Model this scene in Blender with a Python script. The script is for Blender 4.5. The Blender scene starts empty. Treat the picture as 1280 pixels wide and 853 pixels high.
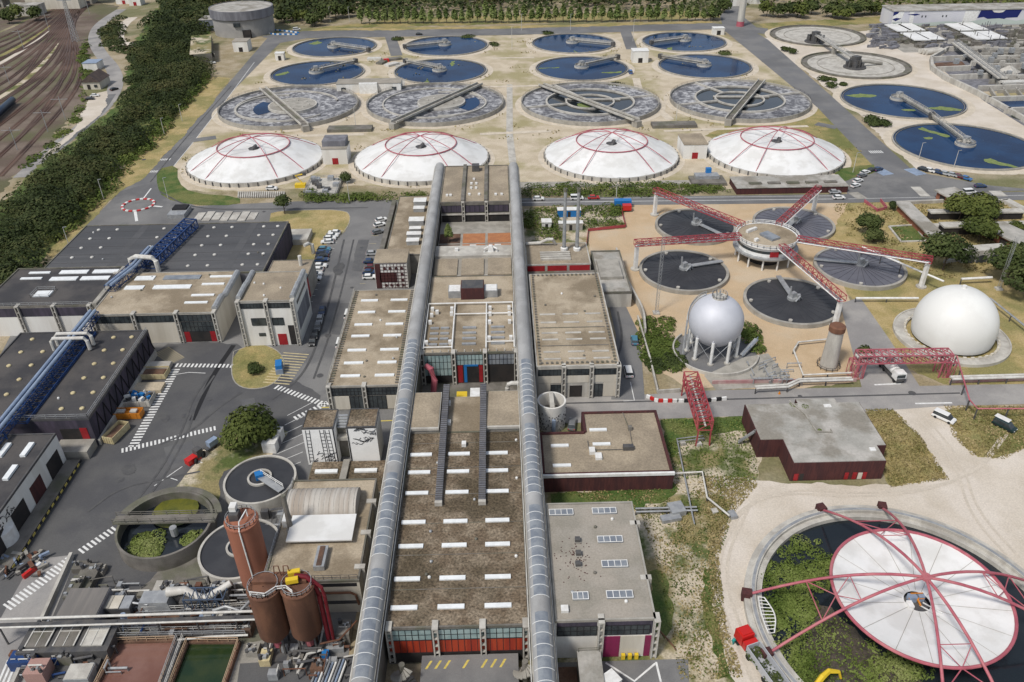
import bpy, math, random
import numpy as np
from math import sin, cos, pi, radians, hypot, atan2
random.seed(7)
S = bpy.context.scene
COL = S.collection
CAMH = 117.0
F, PITCH, YAW, ROLL = 1000.0, 0.577336, 0.012373, -0.015645
def _basis():
    cy, sy, cp, sp = cos(YAW), sin(YAW), cos(PITCH), sin(PITCH)
    fw = np.array([sy*cp, cy*cp, -sp]); r = np.array([cy, -sy, 0.]); u = np.cross(r, fw)
    cr, sr = cos(ROLL), sin(ROLL)
    return cr*r+sr*u, -sr*r+cr*u, fw
BR, BU, BF = _basis()
def P(x, y, z=0.0):
    """survey point: a mark measured on the 1280 px photograph, at height z, as a place in metres"""
    d = BR*(x-640)/F - BU*(y-426.5)/F + BF
    t = (z-CAMH)/d[2]
    return (float(d[0]*t), float(d[1]*t), z)
def PP(pts, z=0.0): return [P(a, b, z) for a, b in pts]
# ------------------------------------------------------------------ materials
MATS = {}
def mat(n, a, b=None, sc=.4, rough=.85, c=None, csc=.03, ca=.6, fine=.25, fsc=6., metal=0., bump=0., st=None, lo=.38, hi=.62, spec=.3, clo=.45, chi=.62):
    if n in MATS: return MATS[n]
    m = bpy.data.materials.new(n); m.use_nodes = True
    nt = m.node_tree; N = nt.nodes; L = nt.links
    bs = N['Principled BSDF']; bs.inputs['Roughness'].default_value = rough; bs.inputs['Metallic'].default_value = metal
    bs.inputs['Specular IOR Level'].default_value = spec
    g = N.new('ShaderNodeNewGeometry'); pos = g.outputs['Position']
    if st:
        vm = N.new('ShaderNodeVectorMath'); vm.operation = 'MULTIPLY'; L.new(pos, vm.inputs[0]); vm.inputs[1].default_value = st; pos = vm.outputs[0]
    def noise(scale, det=5, rg=.55, p=None):
        t = N.new('ShaderNodeTexNoise'); t.inputs['Scale'].default_value = scale; t.inputs['Detail'].default_value = det; t.inputs['Roughness'].default_value = rg
        L.new(p or pos, t.inputs['Vector']); return t.outputs['Fac']
    def step(x, l, h):
        r = N.new('ShaderNodeMapRange'); r.interpolation_type = 'SMOOTHSTEP'; L.new(x, r.inputs['Value']); r.inputs['From Min'].default_value = l; r.inputs['From Max'].default_value = h; return r.outputs['Result']
    def mix(x, A, B):
        k = N.new('ShaderNodeMix'); k.data_type = 'RGBA'
        if isinstance(x, float): k.inputs['Factor'].default_value = x
        else: L.new(x, k.inputs['Factor'])
        for i, q in ((6, A), (7, B)):
            if isinstance(q, tuple): k.inputs[i].default_value = q+(1,)
            else: L.new(q, k.inputs[i])
        return k.outputs[2]
    col = a
    if b: col = mix(step(noise(sc), lo, hi), a, b)
    if c:
        s = step(noise(csc, 6, .6), clo, chi)
        mm = N.new('ShaderNodeMath'); mm.operation = 'MULTIPLY'; L.new(s, mm.inputs[0]); mm.inputs[1].default_value = ca
        col = mix(mm.outputs[0], col, c)
    if fine:
        f = noise(fsc, 4, .7, g.outputs['Position']); r = N.new('ShaderNodeMapRange'); L.new(f, r.inputs['Value'])
        r.inputs['From Min'].default_value = .25; r.inputs['From Max'].default_value = .75; r.inputs['To Min'].default_value = 1-fine; r.inputs['To Max'].default_value = 1+fine
        k = N.new('ShaderNodeVectorMath'); k.operation = 'SCALE'
        if isinstance(col, tuple): k.inputs[0].default_value = col
        else: L.new(col, k.inputs[0])
        L.new(r.outputs[0], k.inputs['Scale']); col = k.outputs[0]
    if isinstance(col, tuple): bs.inputs['Base Color'].default_value = col+(1,)
    else: L.new(col, bs.inputs['Base Color'])
    if bump:
        bn = N.new('ShaderNodeBump'); bn.inputs['Strength'].default_value = bump; bn.inputs['Distance'].default_value = .3
        L.new(noise(fsc*.5), bn.inputs['Height']); L.new(bn.outputs[0], bs.inputs['Normal'])
    MATS[n] = m
    return m
def leafmat(n, a, b, c, nsc=.09):
    """foliage: the tone differs from one leaf spray to the next"""
    if n in MATS: return MATS[n]
    m = bpy.data.materials.new(n); m.use_nodes = True
    nt = m.node_tree; N = nt.nodes; L = nt.links
    bs = N['Principled BSDF']; bs.inputs['Roughness'].default_value = .7; bs.inputs['Specular IOR Level'].default_value = .15
    g = N.new('ShaderNodeNewGeometry'); r = N.new('ShaderNodeValToRGB')
    t = N.new('ShaderNodeTexNoise'); t.inputs['Scale'].default_value = nsc; t.inputs['Detail'].default_value = 7; L.new(g.outputs['Position'], t.inputs['Vector'])
    ad = N.new('ShaderNodeMath'); ad.operation = 'MULTIPLY_ADD'; L.new(g.outputs['Random Per Island'], ad.inputs[0]); ad.inputs[1].default_value = .30
    sh = N.new('ShaderNodeMath'); sh.operation = 'MULTIPLY_ADD'; L.new(t.outputs['Fac'], sh.inputs[0]); sh.inputs[1].default_value = 2.0; sh.inputs[2].default_value = -.68
    L.new(sh.outputs[0], ad.inputs[2]); L.new(ad.outputs[0], r.inputs[0])
    e = r.color_ramp.elements; e[0].color = a+(1,); e[0].position = .1; e[1].color = c+(1,); e[1].position = .95
    k = e.new(.5); k.color = b+(1,)
    L.new(r.outputs[0], bs.inputs['Base Color']); MATS[n] = m
    return m
def water(n, a, b, sc=.05, rough=.12, bump=.05, spec=.5):
    m = mat(n, a, b, sc=sc, rough=rough, fine=0, spec=spec, bump=bump, fsc=2.); return m
# setting
m_base = mat('soil_and_dry_grass', (.27,.22,.13), (.36,.30,.21), sc=.12, c=(.12,.13,.05), csc=.02, ca=.8, fine=.35, fsc=1.5)
m_sand = mat('pale_sand', (.53,.455,.345), (.45,.38,.275), sc=.15, c=(.29,.255,.125), csc=.035, ca=.85, fine=.22, fsc=2)
m_pale = mat('pale_gravel', (.56,.50,.42), (.50,.44,.36), sc=.1, c=(.64,.58,.51), csc=.06, ca=.6, fine=.18, fsc=3)
m_apron = mat('tank_apron', (.58,.51,.41), (.50,.44,.35), sc=.3, fine=.2, fsc=2)
m_orange = mat('orange_gravel', (.50,.375,.24), (.455,.335,.205), sc=.2, c=(.53,.44,.325), csc=.05, ca=.7, fine=.22, fsc=4)
m_dry = mat('dry_grass', (.33,.26,.11), (.25,.22,.09), sc=.25, c=(.11,.13,.035), csc=.05, ca=.8, fine=.45, fsc=2.5, bump=.3)
m_dry2 = mat('straw_grass', (.40,.31,.15), (.33,.26,.11), sc=.25, c=(.20,.19,.07), csc=.06, ca=.8, fine=.4, fsc=2.5, bump=.3)
m_green = mat('green_grass', (.055,.10,.02), (.10,.13,.035), sc=.25, c=(.18,.17,.06), csc=.08, ca=.7, fine=.5, fsc=3, bump=.4)
m_mix = mat('patchy_grass', (.085,.11,.03), (.25,.21,.10), sc=.13, c=(.52,.45,.345), csc=.075, ca=.95, fine=.4, fsc=2.5, bump=.3, lo=.42, hi=.58, clo=.45, chi=.56)
m_asph = mat('yard_asphalt', (.165,.163,.16), (.20,.196,.19), sc=.08, c=(.115,.115,.118), csc=.05, ca=.8, fine=.16, fsc=5)
m_asphd = mat('dark_asphalt_cloud_shade', (.078,.078,.082), (.098,.097,.097), sc=.1, c=(.13,.128,.124), csc=.06, ca=.5, fine=.16, fsc=5)  # dark asphalt, its tone also holding cloud shade over the left yard
m_asphm = mat('road_asphalt', (.155,.155,.158), (.185,.182,.178), sc=.1, c=(.12,.12,.122), csc=.04, ca=.7, fine=.14, fsc=4)
m_asphp = mat('pale_asphalt', (.27,.26,.25), (.33,.315,.295), sc=.12, c=(.22,.21,.205), csc=.07, ca=.7, fine=.12, fsc=4)
m_conc = mat('concrete', (.36,.34,.30), (.30,.285,.25), sc=.4, c=(.20,.185,.16), csc=.1, ca=.5, fine=.15)
m_concd = mat('dark_concrete', (.19,.175,.155), (.13,.12,.105), sc=.3, c=(.09,.10,.05), csc=.12, ca=.5, fine=.2)
m_concw = mat('weathered_pale_concrete', (.50,.48,.43), (.42,.40,.36), sc=.5, c=(.27,.25,.22), csc=.2, ca=.55, fine=.15, st=(1,1,.25))
m_ballast = mat('rail_ballast', (.115,.085,.065), (.185,.145,.115), sc=.05, c=(.10,.105,.045), csc=.022, ca=.75, fine=.3, fsc=2)
m_trackbed = mat('rusty_trackbed', (.075,.040,.028), (.045,.028,.022), sc=.12, c=(.15,.095,.07), csc=.03, ca=.8, fine=.3, fsc=2)
m_rail = mat('steel_rail', (.15,.10,.08), None, fine=.2, rough=.5, metal=.3)
m_white = mat('white_marking', (.72,.72,.70), (.6,.6,.58), sc=1.5, fine=.1)
m_yellow = mat('yellow_marking', (.62,.50,.12), (.5,.4,.1), sc=2, fine=.1)
# building
m_roofbr = mat('brown_gravel_roof', (.135,.100,.066), (.215,.172,.122), sc=.35, c=(.08,.062,.038), csc=.09, ca=.9, fine=.95, fsc=2.2, bump=.3)
m_roofbn = mat('beige_gravel_roof', (.34,.28,.20), (.41,.345,.255), sc=.18, c=(.19,.15,.10), csc=.075, ca=.85, fine=.25, fsc=3)
m_rooftn = mat('tan_roof', (.355,.295,.215), (.295,.245,.178), sc=.16, c=(.23,.19,.14), csc=.1, ca=.75, fine=.3, fsc=2.5)
m_roofgr = mat('grey_roof', (.31,.285,.245), (.26,.24,.20), sc=.2, c=(.36,.32,.27), csc=.09, ca=.6, fine=.18, fsc=3)
m_roofsl = mat('pale_slab_roof', (.42,.40,.365), (.32,.31,.28), sc=.25, c=(.21,.19,.155), csc=.12, ca=.8, fine=.2, fsc=2)
m_roofdk = mat('dark_felt_roof', (.068,.070,.075), (.084,.085,.09), sc=.05, c=(.115,.115,.117), csc=.025, ca=.6, fine=.12, fsc=3, st=(.3,2.5,1))
m_roofbk = mat('black_felt_roof', (.046,.045,.048), (.062,.06,.061), sc=.1, c=(.105,.095,.088), csc=.05, ca=.6, fine=.15, fsc=3)
m_wallw = mat('white_wall', (.72,.71,.67), (.66,.64,.60), sc=.3, c=(.50,.47,.41), csc=.25, ca=.4, fine=.06, st=(1,1,.15))
m_wallc = mat('cream_wall', (.60,.56,.48), (.54,.50,.42), sc=.3, c=(.40,.36,.29), csc=.25, ca=.4, fine=.08, st=(1,1,.15))
m_wallg = mat('grey_panel_wall', (.20,.20,.22), (.16,.16,.175), sc=.4, c=(.10,.10,.115), csc=.2, ca=.5, fine=.12, st=(1,1,.2))
m_wallp = mat('dark_violet_cladding', (.075,.062,.088), (.055,.048,.065), sc=.8, c=(.03,.03,.04), csc=.15, ca=.7, fine=.12, st=(1.5,1.5,.3))
m_maroon = mat('maroon_cladding', (.085,.030,.028), (.065,.024,.024), sc=.8, c=(.045,.02,.022), csc=.2, ca=.6, fine=.2, st=(3,3,.4))
m_red = mat('red_panel', (.32,.020,.026), (.26,.016,.02), sc=.7, fine=.1, rough=.5)
m_orred = mat('orange_red_panel', (.38,.052,.022), (.30,.035,.018), sc=.5, fine=.1, rough=.5, st=(1.4,1,.05), lo=.45, hi=.55)
m_magenta = mat('magenta_panel', (.22,.02,.075), (.19,.02,.065), sc=.6, fine=.1, rough=.5)
m_glass = mat('dark_glass', (.030,.036,.040), (.055,.065,.068), sc=.5, rough=.15, fine=0, spec=.6)
m_glassp = mat('pale_green_glass', (.24,.33,.33), (.33,.42,.41), sc=.6, rough=.2, fine=.08, spec=.5)
m_glassb = mat('blue_grey_glazing', (.17,.19,.22), (.25,.27,.29), sc=.4, rough=.3, fine=.12, spec=.4)
m_black = mat('black_trim', (.018,.018,.02), None, fine=.1)
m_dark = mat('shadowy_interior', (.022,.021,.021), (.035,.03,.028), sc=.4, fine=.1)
m_sky = mat('skylight_dome', (.78,.80,.80), (.70,.72,.72), sc=1, rough=.35, fine=.05)
m_zinc = mat('zinc_vault', (.37,.37,.365), (.31,.31,.305), sc=.25, c=(.23,.225,.22), csc=.12, ca=.55, rough=.6, metal=.0, spec=.15, fine=.1, st=(1,.6,1))
m_ribs = mat('vault_rib', (.55,.56,.56), None, fine=.05, rough=.5)
m_metal = mat('galvanised_steel', (.42,.43,.43), (.33,.34,.35), sc=.8, rough=.5, metal=.4, fine=.1)
m_metald = mat('dark_steel', (.085,.085,.09), (.12,.115,.11), sc=.6, rough=.6, metal=.3, fine=.15)
m_whitep = mat('white_paint', (.74,.74,.72), (.64,.63,.60), sc=.8, fine=.06, rough=.5)
m_pipe = mat('pale_pipe', (.58,.57,.53), (.48,.46,.42), sc=.8, fine=.1, rough=.5)
m_pink = mat('faded_red_steel', (.40,.105,.135), (.34,.085,.11), sc=.5, c=(.5,.2,.2), csc=.2, ca=.5, fine=.1, rough=.5)
m_redst = mat('red_steel', (.33,.05,.065), (.27,.042,.055), sc=.4, c=(.40,.10,.09), csc=.1, ca=.6, fine=.1, rough=.5)
m_blue = mat('blue_steel', (.02,.055,.17), (.016,.04,.12), sc=.5, fine=.15, rough=.5)
m_bluel = mat('light_blue_duct', (.30,.37,.48), (.24,.30,.40), sc=.5, fine=.1, rough=.4, metal=.2)
m_memb = mat('white_membrane', (.73,.73,.715), (.68,.68,.66), sc=.12, c=(.54,.53,.50), csc=.16, ca=.55, fine=.03, rough=.55)
m_gash = mat('gasholder_fabric', (.74,.74,.71), (.70,.70,.67), sc=.1, c=(.64,.63,.60), csc=.1, ca=.4, fine=.03, rough=.5)
m_silver = mat('silver_paint', (.56,.57,.61), (.52,.53,.57), sc=.3, rough=.6, metal=.2, fine=.03)
m_rust = mat('rusty_brown_tank', (.17,.082,.05), (.13,.062,.04), sc=.4, c=(.09,.045,.03), csc=.2, ca=.6, fine=.15, st=(1,1,.3))
m_terra = mat('terracotta_tank', (.34,.14,.085), (.29,.115,.07), sc=.4, c=(.22,.09,.06), csc=.15, ca=.5, fine=.08, st=(1,1,.3))
m_cover = mat('dark_tank_cover', (.033,.034,.038), (.045,.046,.05), sc=.2, fine=.15, rough=.5, spec=.4)
m_cover_refl = mat('tank_cover_painted_reflection', (.13,.13,.15), (.105,.105,.125), sc=.2, fine=.12, rough=.45, spec=.4)  # same cover made greyer, a reflection painted into its colour
m_brick = mat('brick', (.30,.12,.07), (.24,.09,.055), sc=.5, fine=.2)
m_rustsoil = mat('rusty_deck', (.13,.07,.045), (.18,.11,.075), sc=.3, c=(.07,.05,.04), csc=.2, ca=.7, fine=.3, fsc=3)
m_terr = mat('orange_paving', (.42,.185,.085), (.36,.155,.075), sc=.5, fine=.2, fsc=3)
m_orangep = mat('orange_paint', (.55,.20,.025), None, fine=.1, rough=.5)
m_cream = mat('cream_paint', (.56,.48,.28), (.46,.38,.22), sc=1, fine=.15, rough=.6)
m_yelp = mat('yellow_paint', (.66,.46,.03), None, fine=.1, rough=.45)
m_redp = mat('truck_red_paint', (.50,.018,.015), None, fine=.05, rough=.3, spec=.5)
m_bluep = mat('bright_blue_paint', (.02,.16,.42), None, fine=.1, rough=.45)
m_tyre = mat('tyre_rubber', (.02,.02,.02), None, fine=.1)
# water
w_blue = mat('clarifier_water', (.008,.038,.105), (.005,.022,.066), sc=.045, rough=.1, fine=0, spec=.06, bump=.05, fsc=1.2, c=(.16,.20,.22), csc=.45, ca=.45, clo=.67, chi=.76)
w_dark = water('dark_water', (.012,.017,.022), (.02,.025,.03), sc=.06, rough=.08, bump=.04)
w_foam = mat('foamy_water', (.12,.118,.128), (.46,.46,.465), sc=.5, rough=.5, c=(.06,.06,.07), csc=.1, ca=.6, fine=.35, fsc=3.2, lo=.40, hi=.64)
w_rust = water('rusty_sludge_water', (.16,.075,.055), (.22,.12,.095), sc=.12, rough=.15, bump=.04)
w_green = water('green_basin_water', (.012,.03,.012), (.03,.045,.015), sc=.15, rough=.1, bump=.04)
w_algae = mat('algae', (.20,.24,.09), (.14,.19,.06), sc=.8, fine=.3)
m_algw = mat('mossy_water', (.13,.13,.02), (.08,.09,.02), sc=.3, fine=.3, rough=.4)
l_wood = leafmat('wood_leaves', (.016,.025,.007), (.038,.052,.015), (.085,.083,.030), .05)
l_tree = leafmat('tree_leaves', (.032,.046,.010), (.072,.090,.020), (.125,.14,.036))
l_dark = leafmat('dark_tree_leaves', (.026,.038,.011), (.052,.070,.020), (.090,.105,.034))
l_pop = leafmat('poplar_leaves', (.085,.125,.035), (.145,.185,.055), (.20,.235,.085))
l_weed = leafmat('weed_leaves', (.055,.085,.014), (.135,.175,.04), (.24,.26,.10))
l_hedge = leafmat('hedge_leaves', (.045,.070,.012), (.085,.115,.024), (.135,.15,.04))
m_bark = mat('bark', (.10,.075,.055), (.07,.055,.04), sc=2, fine=.2)
# ------------------------------------------------------------------ mesh building
ORG = {}
class MB:
    def __init__(s): s.v = []; s.f = []; s.m = []; s.mi = 0
    def face(s, *ids): s.f.append(ids); s.m.append(s.mi)
    def add(s, pts): b = len(s.v); s.v += [tuple(p) for p in pts]; return b
    def hexa(s, p):       # eight corners: bottom 4 ccw, top 4 ccw
        b = s.add(p)
        for q in ((3,2,1,0), (4,5,6,7), (0,1,5,4), (1,2,6,5), (2,3,7,6), (3,0,4,7)): s.face(*(b+i for i in q))
        return s
    def box(s, x0, x1, y0, y1, z0, z1):
        return s.hexa([(x0,y0,z0),(x1,y0,z0),(x1,y1,z0),(x0,y1,z0),(x0,y0,z1),(x1,y0,z1),(x1,y1,z1),(x0,y1,z1)])
    def obox(s, c, d, a=0., top=1., dz=0):
        ca, sa = cos(a), sin(a); x, y, z = d[0]/2, d[1]/2, d[2]; pts = []
        for k, t in ((0, 1.), (z, top)):
            for i, j in ((-1,-1),(1,-1),(1,1),(-1,1)):
                u, w = i*x*t, j*y*t
                pts.append((c[0]+u*ca-w*sa, c[1]+u*sa+w*ca, c[2]+k))
        return s.hexa(pts)
    def beam(s, p, q, w, h=None):
        h = h or w; p = np.array(p, float); q = np.array(q, float); d = q-p; l = np.linalg.norm(d)
        if l < 1e-6: return s
        d /= l; up = np.array([0,0,1.]) if abs(d[2]) < .95 else np.array([0,1.,0])
        r = np.cross(d, up); r /= np.linalg.norm(r); u = np.cross(r, d)
        c = [(-1,-1),(1,-1),(1,1),(-1,1)]
        return s.hexa([p+r*i*w/2+u*j*h/2 for i, j in c][::-1]+[q+r*i*w/2+u*j*h/2 for i, j in c][::-1])
    def tube(s, pts, r, n=6, caps=True):
        pts = [np.array(p, float) for p in pts]; rings = []
        rr = r if isinstance(r, (list, tuple)) else [r]*len(pts)
        for i, p in enumerate(pts):
            a = pts[max(i-1, 0)]; b = pts[min(i+1, len(pts)-1)]; d = b-a; d /= (np.linalg.norm(d)+1e-9)
            up = np.array([0,0,1.]) if abs(d[2]) < .9 else np.array([0,1.,0])
            x = np.cross(d, up); x /= np.linalg.norm(x); y = np.cross(x, d)
            rings.append(s.add([p+rr[i]*(cos(2*pi*k/n)*x+sin(2*pi*k/n)*y) for k in range(n)]))
        for a, b in zip(rings, rings[1:]):
            for k in range(n): s.face(a+k, b+k, b+(k+1) % n, a+(k+1) % n)
        if caps: s.face(*[rings[0]+k for k in range(n)]); s.face(*[rings[-1]+k for k in range(n)][::-1])
        return s
    def rev(s, c, prof, n=32, a0=0., a1=2*pi, cap0=False, cap1=False):
        full = abs(a1-a0-2*pi) < 1e-6; k = n if full else n+1; rings = []
        for r, z in prof:
            rings.append(s.add([(c[0]+r*cos(a0+(a1-a0)*i/n), c[1]+r*sin(a0+(a1-a0)*i/n), c[2]+z) for i in range(k)]))
        for a, b in zip(rings, rings[1:]):
            for i in range(n):
                j = (i+1) % k; s.face(a+i, a+j, b+j, b+i)
        if cap0: s.face(*[rings[0]+i for i in range(k)][::-1])
        if cap1: s.face(*[rings[-1]+i for i in range(k)])
        return s
    def cyl(s, c, r, z0, z1, n=24, r1=None): return s.rev(c, [(r, z0), (r if r1 is None else r1, z1)], n, cap0=True, cap1=True)
    def ring(s, c, ri, ro, z0, z1, n=64, a0=0., a1=2*pi):
        return s.rev(c, [(ri, z0), (ro, z0), (ro, z1), (ri, z1), (ri, z0)], n, a0, a1)
    def disc(s, c, r, z, n=64): b = s.add([(c[0]+r*cos(2*pi*i/n), c[1]+r*sin(2*pi*i/n), c[2]+z) for i in range(n)]); s.face(*range(b, b+n)); return s
    def poly(s, pts, z=None):
        pts = [(p[0], p[1], p[2] if z is None else z) for p in pts]
        A = sum(p[0]*q[1]-q[0]*p[1] for p, q in zip(pts, pts[1:]+pts[:1]))
        if A < 0: pts = pts[::-1]
        b = s.add(pts); s.face(*range(b, b+len(pts))); return s
    def prism(s, pts, z0, z1):
        A = sum(p[0]*q[1]-q[0]*p[1] for p, q in zip(pts, pts[1:]+pts[:1]))
        if A < 0: pts = pts[::-1]
        n = len(pts); b = s.add([(p[0],p[1],z0) for p in pts]+[(p[0],p[1],z1) for p in pts])
        s.face(*range(b+n, b+2*n)); s.face(*range(b+n-1, b-1, -1))
        for i in range(n): j = (i+1) % n; s.face(b+i, b+j, b+n+j, b+n+i)
        return s
    def truss(s, p, q, w, h, n, t=.16):
        p = np.array(p, float); q = np.array(q, float); d = (q-p)/np.linalg.norm(q-p)
        r = np.cross(d, [0,0,1.]); r /= np.linalg.norm(r); up = np.array([0,0,h])
        c = [lambda k: p+(q-p)*k-r*w/2, lambda k: p+(q-p)*k+r*w/2, lambda k: p+(q-p)*k+r*w/2+up, lambda k: p+(q-p)*k-r*w/2+up]
        for g in c: s.beam(g(0), g(1), t*1.5)
        for i in range(n+1):
            k = i/n
            for a, b in ((0,1),(1,2),(2,3),(3,0)): s.beam(c[a](k), c[b](k), t)
            if i < n:
                k2 = (i+1)/n
                for a, b in (((1,2),(0,3)) if i % 2 else ((2,1),(3,0))): s.beam(c[a](k), c[b](k2), t)
                s.beam(c[3](k), c[2](k2), t); s.beam(c[0](k), c[1](k2), t)
        return s
    def rails(s, pts, h=1.05, t=.07, gap=2.2):
        for a, b in zip(pts, pts[1:]):
            a = np.array(a, float); b = np.array(b, float); l = np.linalg.norm(b-a); n = max(1, int(l/gap))
            for z in (h, h*.5): s.beam(a+[0,0,z], b+[0,0,z], t)
            for i in range(n+1): p = a+(b-a)*i/n; s.beam(p, p+[0,0,h], t)
        return s
    def build(s, name, mats, parent=None, smooth=False):
        if not isinstance(mats, (list, tuple)): mats = [mats]
        o = ORG.get(parent.name, (0,0,0)) if parent else (0,0,0)
        me = bpy.data.meshes.new(name)
        me.from_pydata([(p[0]-o[0], p[1]-o[1], p[2]-o[2]) for p in s.v], [], s.f)
        for m in mats: me.materials.append(m)
        me.polygons.foreach_set('material_index', s.m)
        if smooth: me.polygons.foreach_set('use_smooth', [True]*len(s.f))
        ob = bpy.data.objects.new(name, me); COL.objects.link(ob)
        if parent: ob.parent = parent
        ORG[ob.name] = o
        return ob
def smooth_by(o, ang=35):
    me = o.data; me.polygons.foreach_set('use_smooth', [True]*len(me.polygons))
    me.set_sharp_from_angle(angle=radians(ang)); return o
def T(name, label, cat, loc=(0,0,0), group=None):
    o = bpy.data.objects.new(name, None); COL.objects.link(o); o.location = loc; o.empty_display_size = .5
    o['label'] = label; o['category'] = cat
    if group: o['group'] = group
    ORG[o.name] = tuple(loc); return o
def tag(o, label, cat, group=None):
    o['label'] = label; o['category'] = cat
    if group: o['group'] = group
    return o
def struct(o, kind='structure'): o['kind'] = kind; return o
def dup(root, loc, rz=0., label=None, group=None, mats=None):
    r = root.copy(); COL.objects.link(r); r.location = loc; r.rotation_euler = (0,0,rz)
    if label: r['label'] = label
    if group: r['group'] = group
    for ch in root.children:
        c = ch.copy(); COL.objects.link(c); c.parent = r
        for g in ch.children: d = g.copy(); COL.objects.link(d); d.parent = c
    return r
# ------------------------------------------------------------------ ground sheets
def ragged(pts, amp, stepm=3.0, seed=0):
    rnd = random.Random(seed); out = []; W = [(rnd.uniform(.05,.14), rnd.uniform(0,6.28), 1.2), (rnd.uniform(.25,.5), rnd.uniform(0,6.28), .8), (rnd.uniform(.8,1.4), rnd.uniform(0,6.28), .5)]; s = 0
    for a, b in zip(pts, pts[1:]+pts[:1]):
        l = hypot(b[0]-a[0], b[1]-a[1]); n = max(1, min(90, int(l/min(stepm, 1.2)))); nx, ny = -(b[1]-a[1])/(l+1e-9), (b[0]-a[0])/(l+1e-9)
        for i in range(n):
            k = i/n; e = min(1, 4*k*(1-k)+.15); j = amp*e*(sum(h*math.sin(f*(s+k*l)+p) for f, p, h in W)+rnd.uniform(-.45,.45))
            out.append((a[0]+(b[0]-a[0])*k+nx*j, a[1]+(b[1]-a[1])*k+ny*j, 0))
        s += l
    return out
def round_off(pts, it=2):
    for _ in range(it):
        q = []
        for a, b in zip(pts, pts[1:]+pts[:1]):
            q.append((a[0]*.75+b[0]*.25, a[1]*.75+b[1]*.25, 0)); q.append((a[0]*.25+b[0]*.75, a[1]*.25+b[1]*.75, 0))
        pts = q
    return pts
SHEETS = [0]
def sheet(name, px, m, z, rag=0., rnd=0, world=False):
    pts = list(px) if world else PP(px)
    if rnd: pts = round_off(pts, rnd)
    if rag: pts = ragged(pts, rag, seed=len(px)+int(px[0][0]))
    SHEETS[0] += 1
    return struct(MB().poly(pts, z+.0006*(SHEETS[0] % 60)).build(name, m))
def strip(pts, w, z, mb=None):
    mb = mb or MB(); pts = [np.array(p[:2], float) for p in pts]; L = []; R = []
    for i, p in enumerate(pts):
        d = pts[min(i+1, len(pts)-1)]-pts[max(i-1, 0)]; d /= np.linalg.norm(d)+1e-9; n = np.array([-d[1], d[0]])
        L.append((*(p+n*w/2), z)); R.append((*(p-n*w/2), z))
    b = mb.add(L+R); n = len(pts)
    for i in range(n-1): mb.face(b+n+i, b+n+i+1, b+i+1, b+i)
    return mb
def smoothline(pts, it=3):
    for _ in range(it):
        q = [pts[0]]
        for a, b in zip(pts, pts[1:]):
            q.append(tuple(.75*x+.25*y for x, y in zip(a, b))); q.append(tuple(.25*x+.75*y for x, y in zip(a, b)))
        q.append(pts[-1]); pts = q
    return pts
def kerb(px, w=.25, h=.13, it=0, m=None):
    pts = PP(px)
    if it: pts = smoothline(pts, it)
    mb = MB()
    for a, b in zip(pts, pts[1:]): mb.beam((a[0],a[1],h/2), (b[0],b[1],h/2), w, h)
    return struct(mb.build('kerb', m or m_conc))
def dashes(name, a, b, w, n, m, z=.07, duty=.5, wide=None):
    """a painted row of n bars from photo point a to b; wide = bar length across the row"""
    A = np.array(P(*a)); B = np.array(P(*b)); mb = MB(); d = (B-A)/n; u = d/np.linalg.norm(d)
    for i in range(n):
        p = A+d*i; q = p+d*duty; mb.poly(PPz(p, q, u, wide or w), z)
    return struct(mb.build(name, m))
def PPz(p, q, u, w):
    n = np.array([-u[1], u[0], 0])*w/2
    return [tuple(p+n), tuple(q+n), tuple(q-n), tuple(p-n)]
def line(name, px, w, m, z=.07): return struct(strip(PP(px), w, z).build(name, m))
# ------------------------------------------------------------------ foliage
def leafquads(cent, size, rs, flat=.6, out=None):
    """one leaf spray (a bent quad) at each centre"""
    n = len(cent); nrm = rs.normal(size=(n,3))
    if out is not None: nrm = nrm*.42+out/(np.linalg.norm(out, axis=1)[:,None]+1e-6)+np.array([0,0,.25])
    else: nrm[:,2] += 0
    nrm[:,2] = np.abs(nrm[:,2])+flat*.7; nrm /= np.linalg.norm(nrm, axis=1)[:,None]
    t = np.cross(nrm, rs.normal(size=(n,3))); t /= np.linalg.norm(t, axis=1)[:,None]; b = np.cross(nrm, t)
    s = size*rs.uniform(.55, 1.3, size=(n,1)); k = s*rs.uniform(.5, .9, size=(n,1))
    v = np.stack([cent+t*s, cent+b*k, cent-t*s, cent-b*k], 1).reshape(-1,3)
    return v
def quadmesh(name, v, m, parent=None):
    n = len(v)//4; me = bpy.data.meshes.new(name); o = np.array(ORG.get(parent.name, (0,0,0))) if parent else np.zeros(3)
    me.vertices.add(4*n); me.vertices.foreach_set('co', (v-o).astype(np.float32).ravel())
    me.loops.add(4*n); me.loops.foreach_set('vertex_index', np.arange(4*n, dtype=np.int32))
    me.polygons.add(n); me.polygons.foreach_set('loop_start', np.arange(0, 4*n, 4, dtype=np.int32))
    me.update(); me.validate(); me.materials.append(m)
    ob = bpy.data.objects.new(name, me); COL.objects.link(ob)
    if parent: ob.parent = parent
    ORG[ob.name] = tuple(o); return ob
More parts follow.
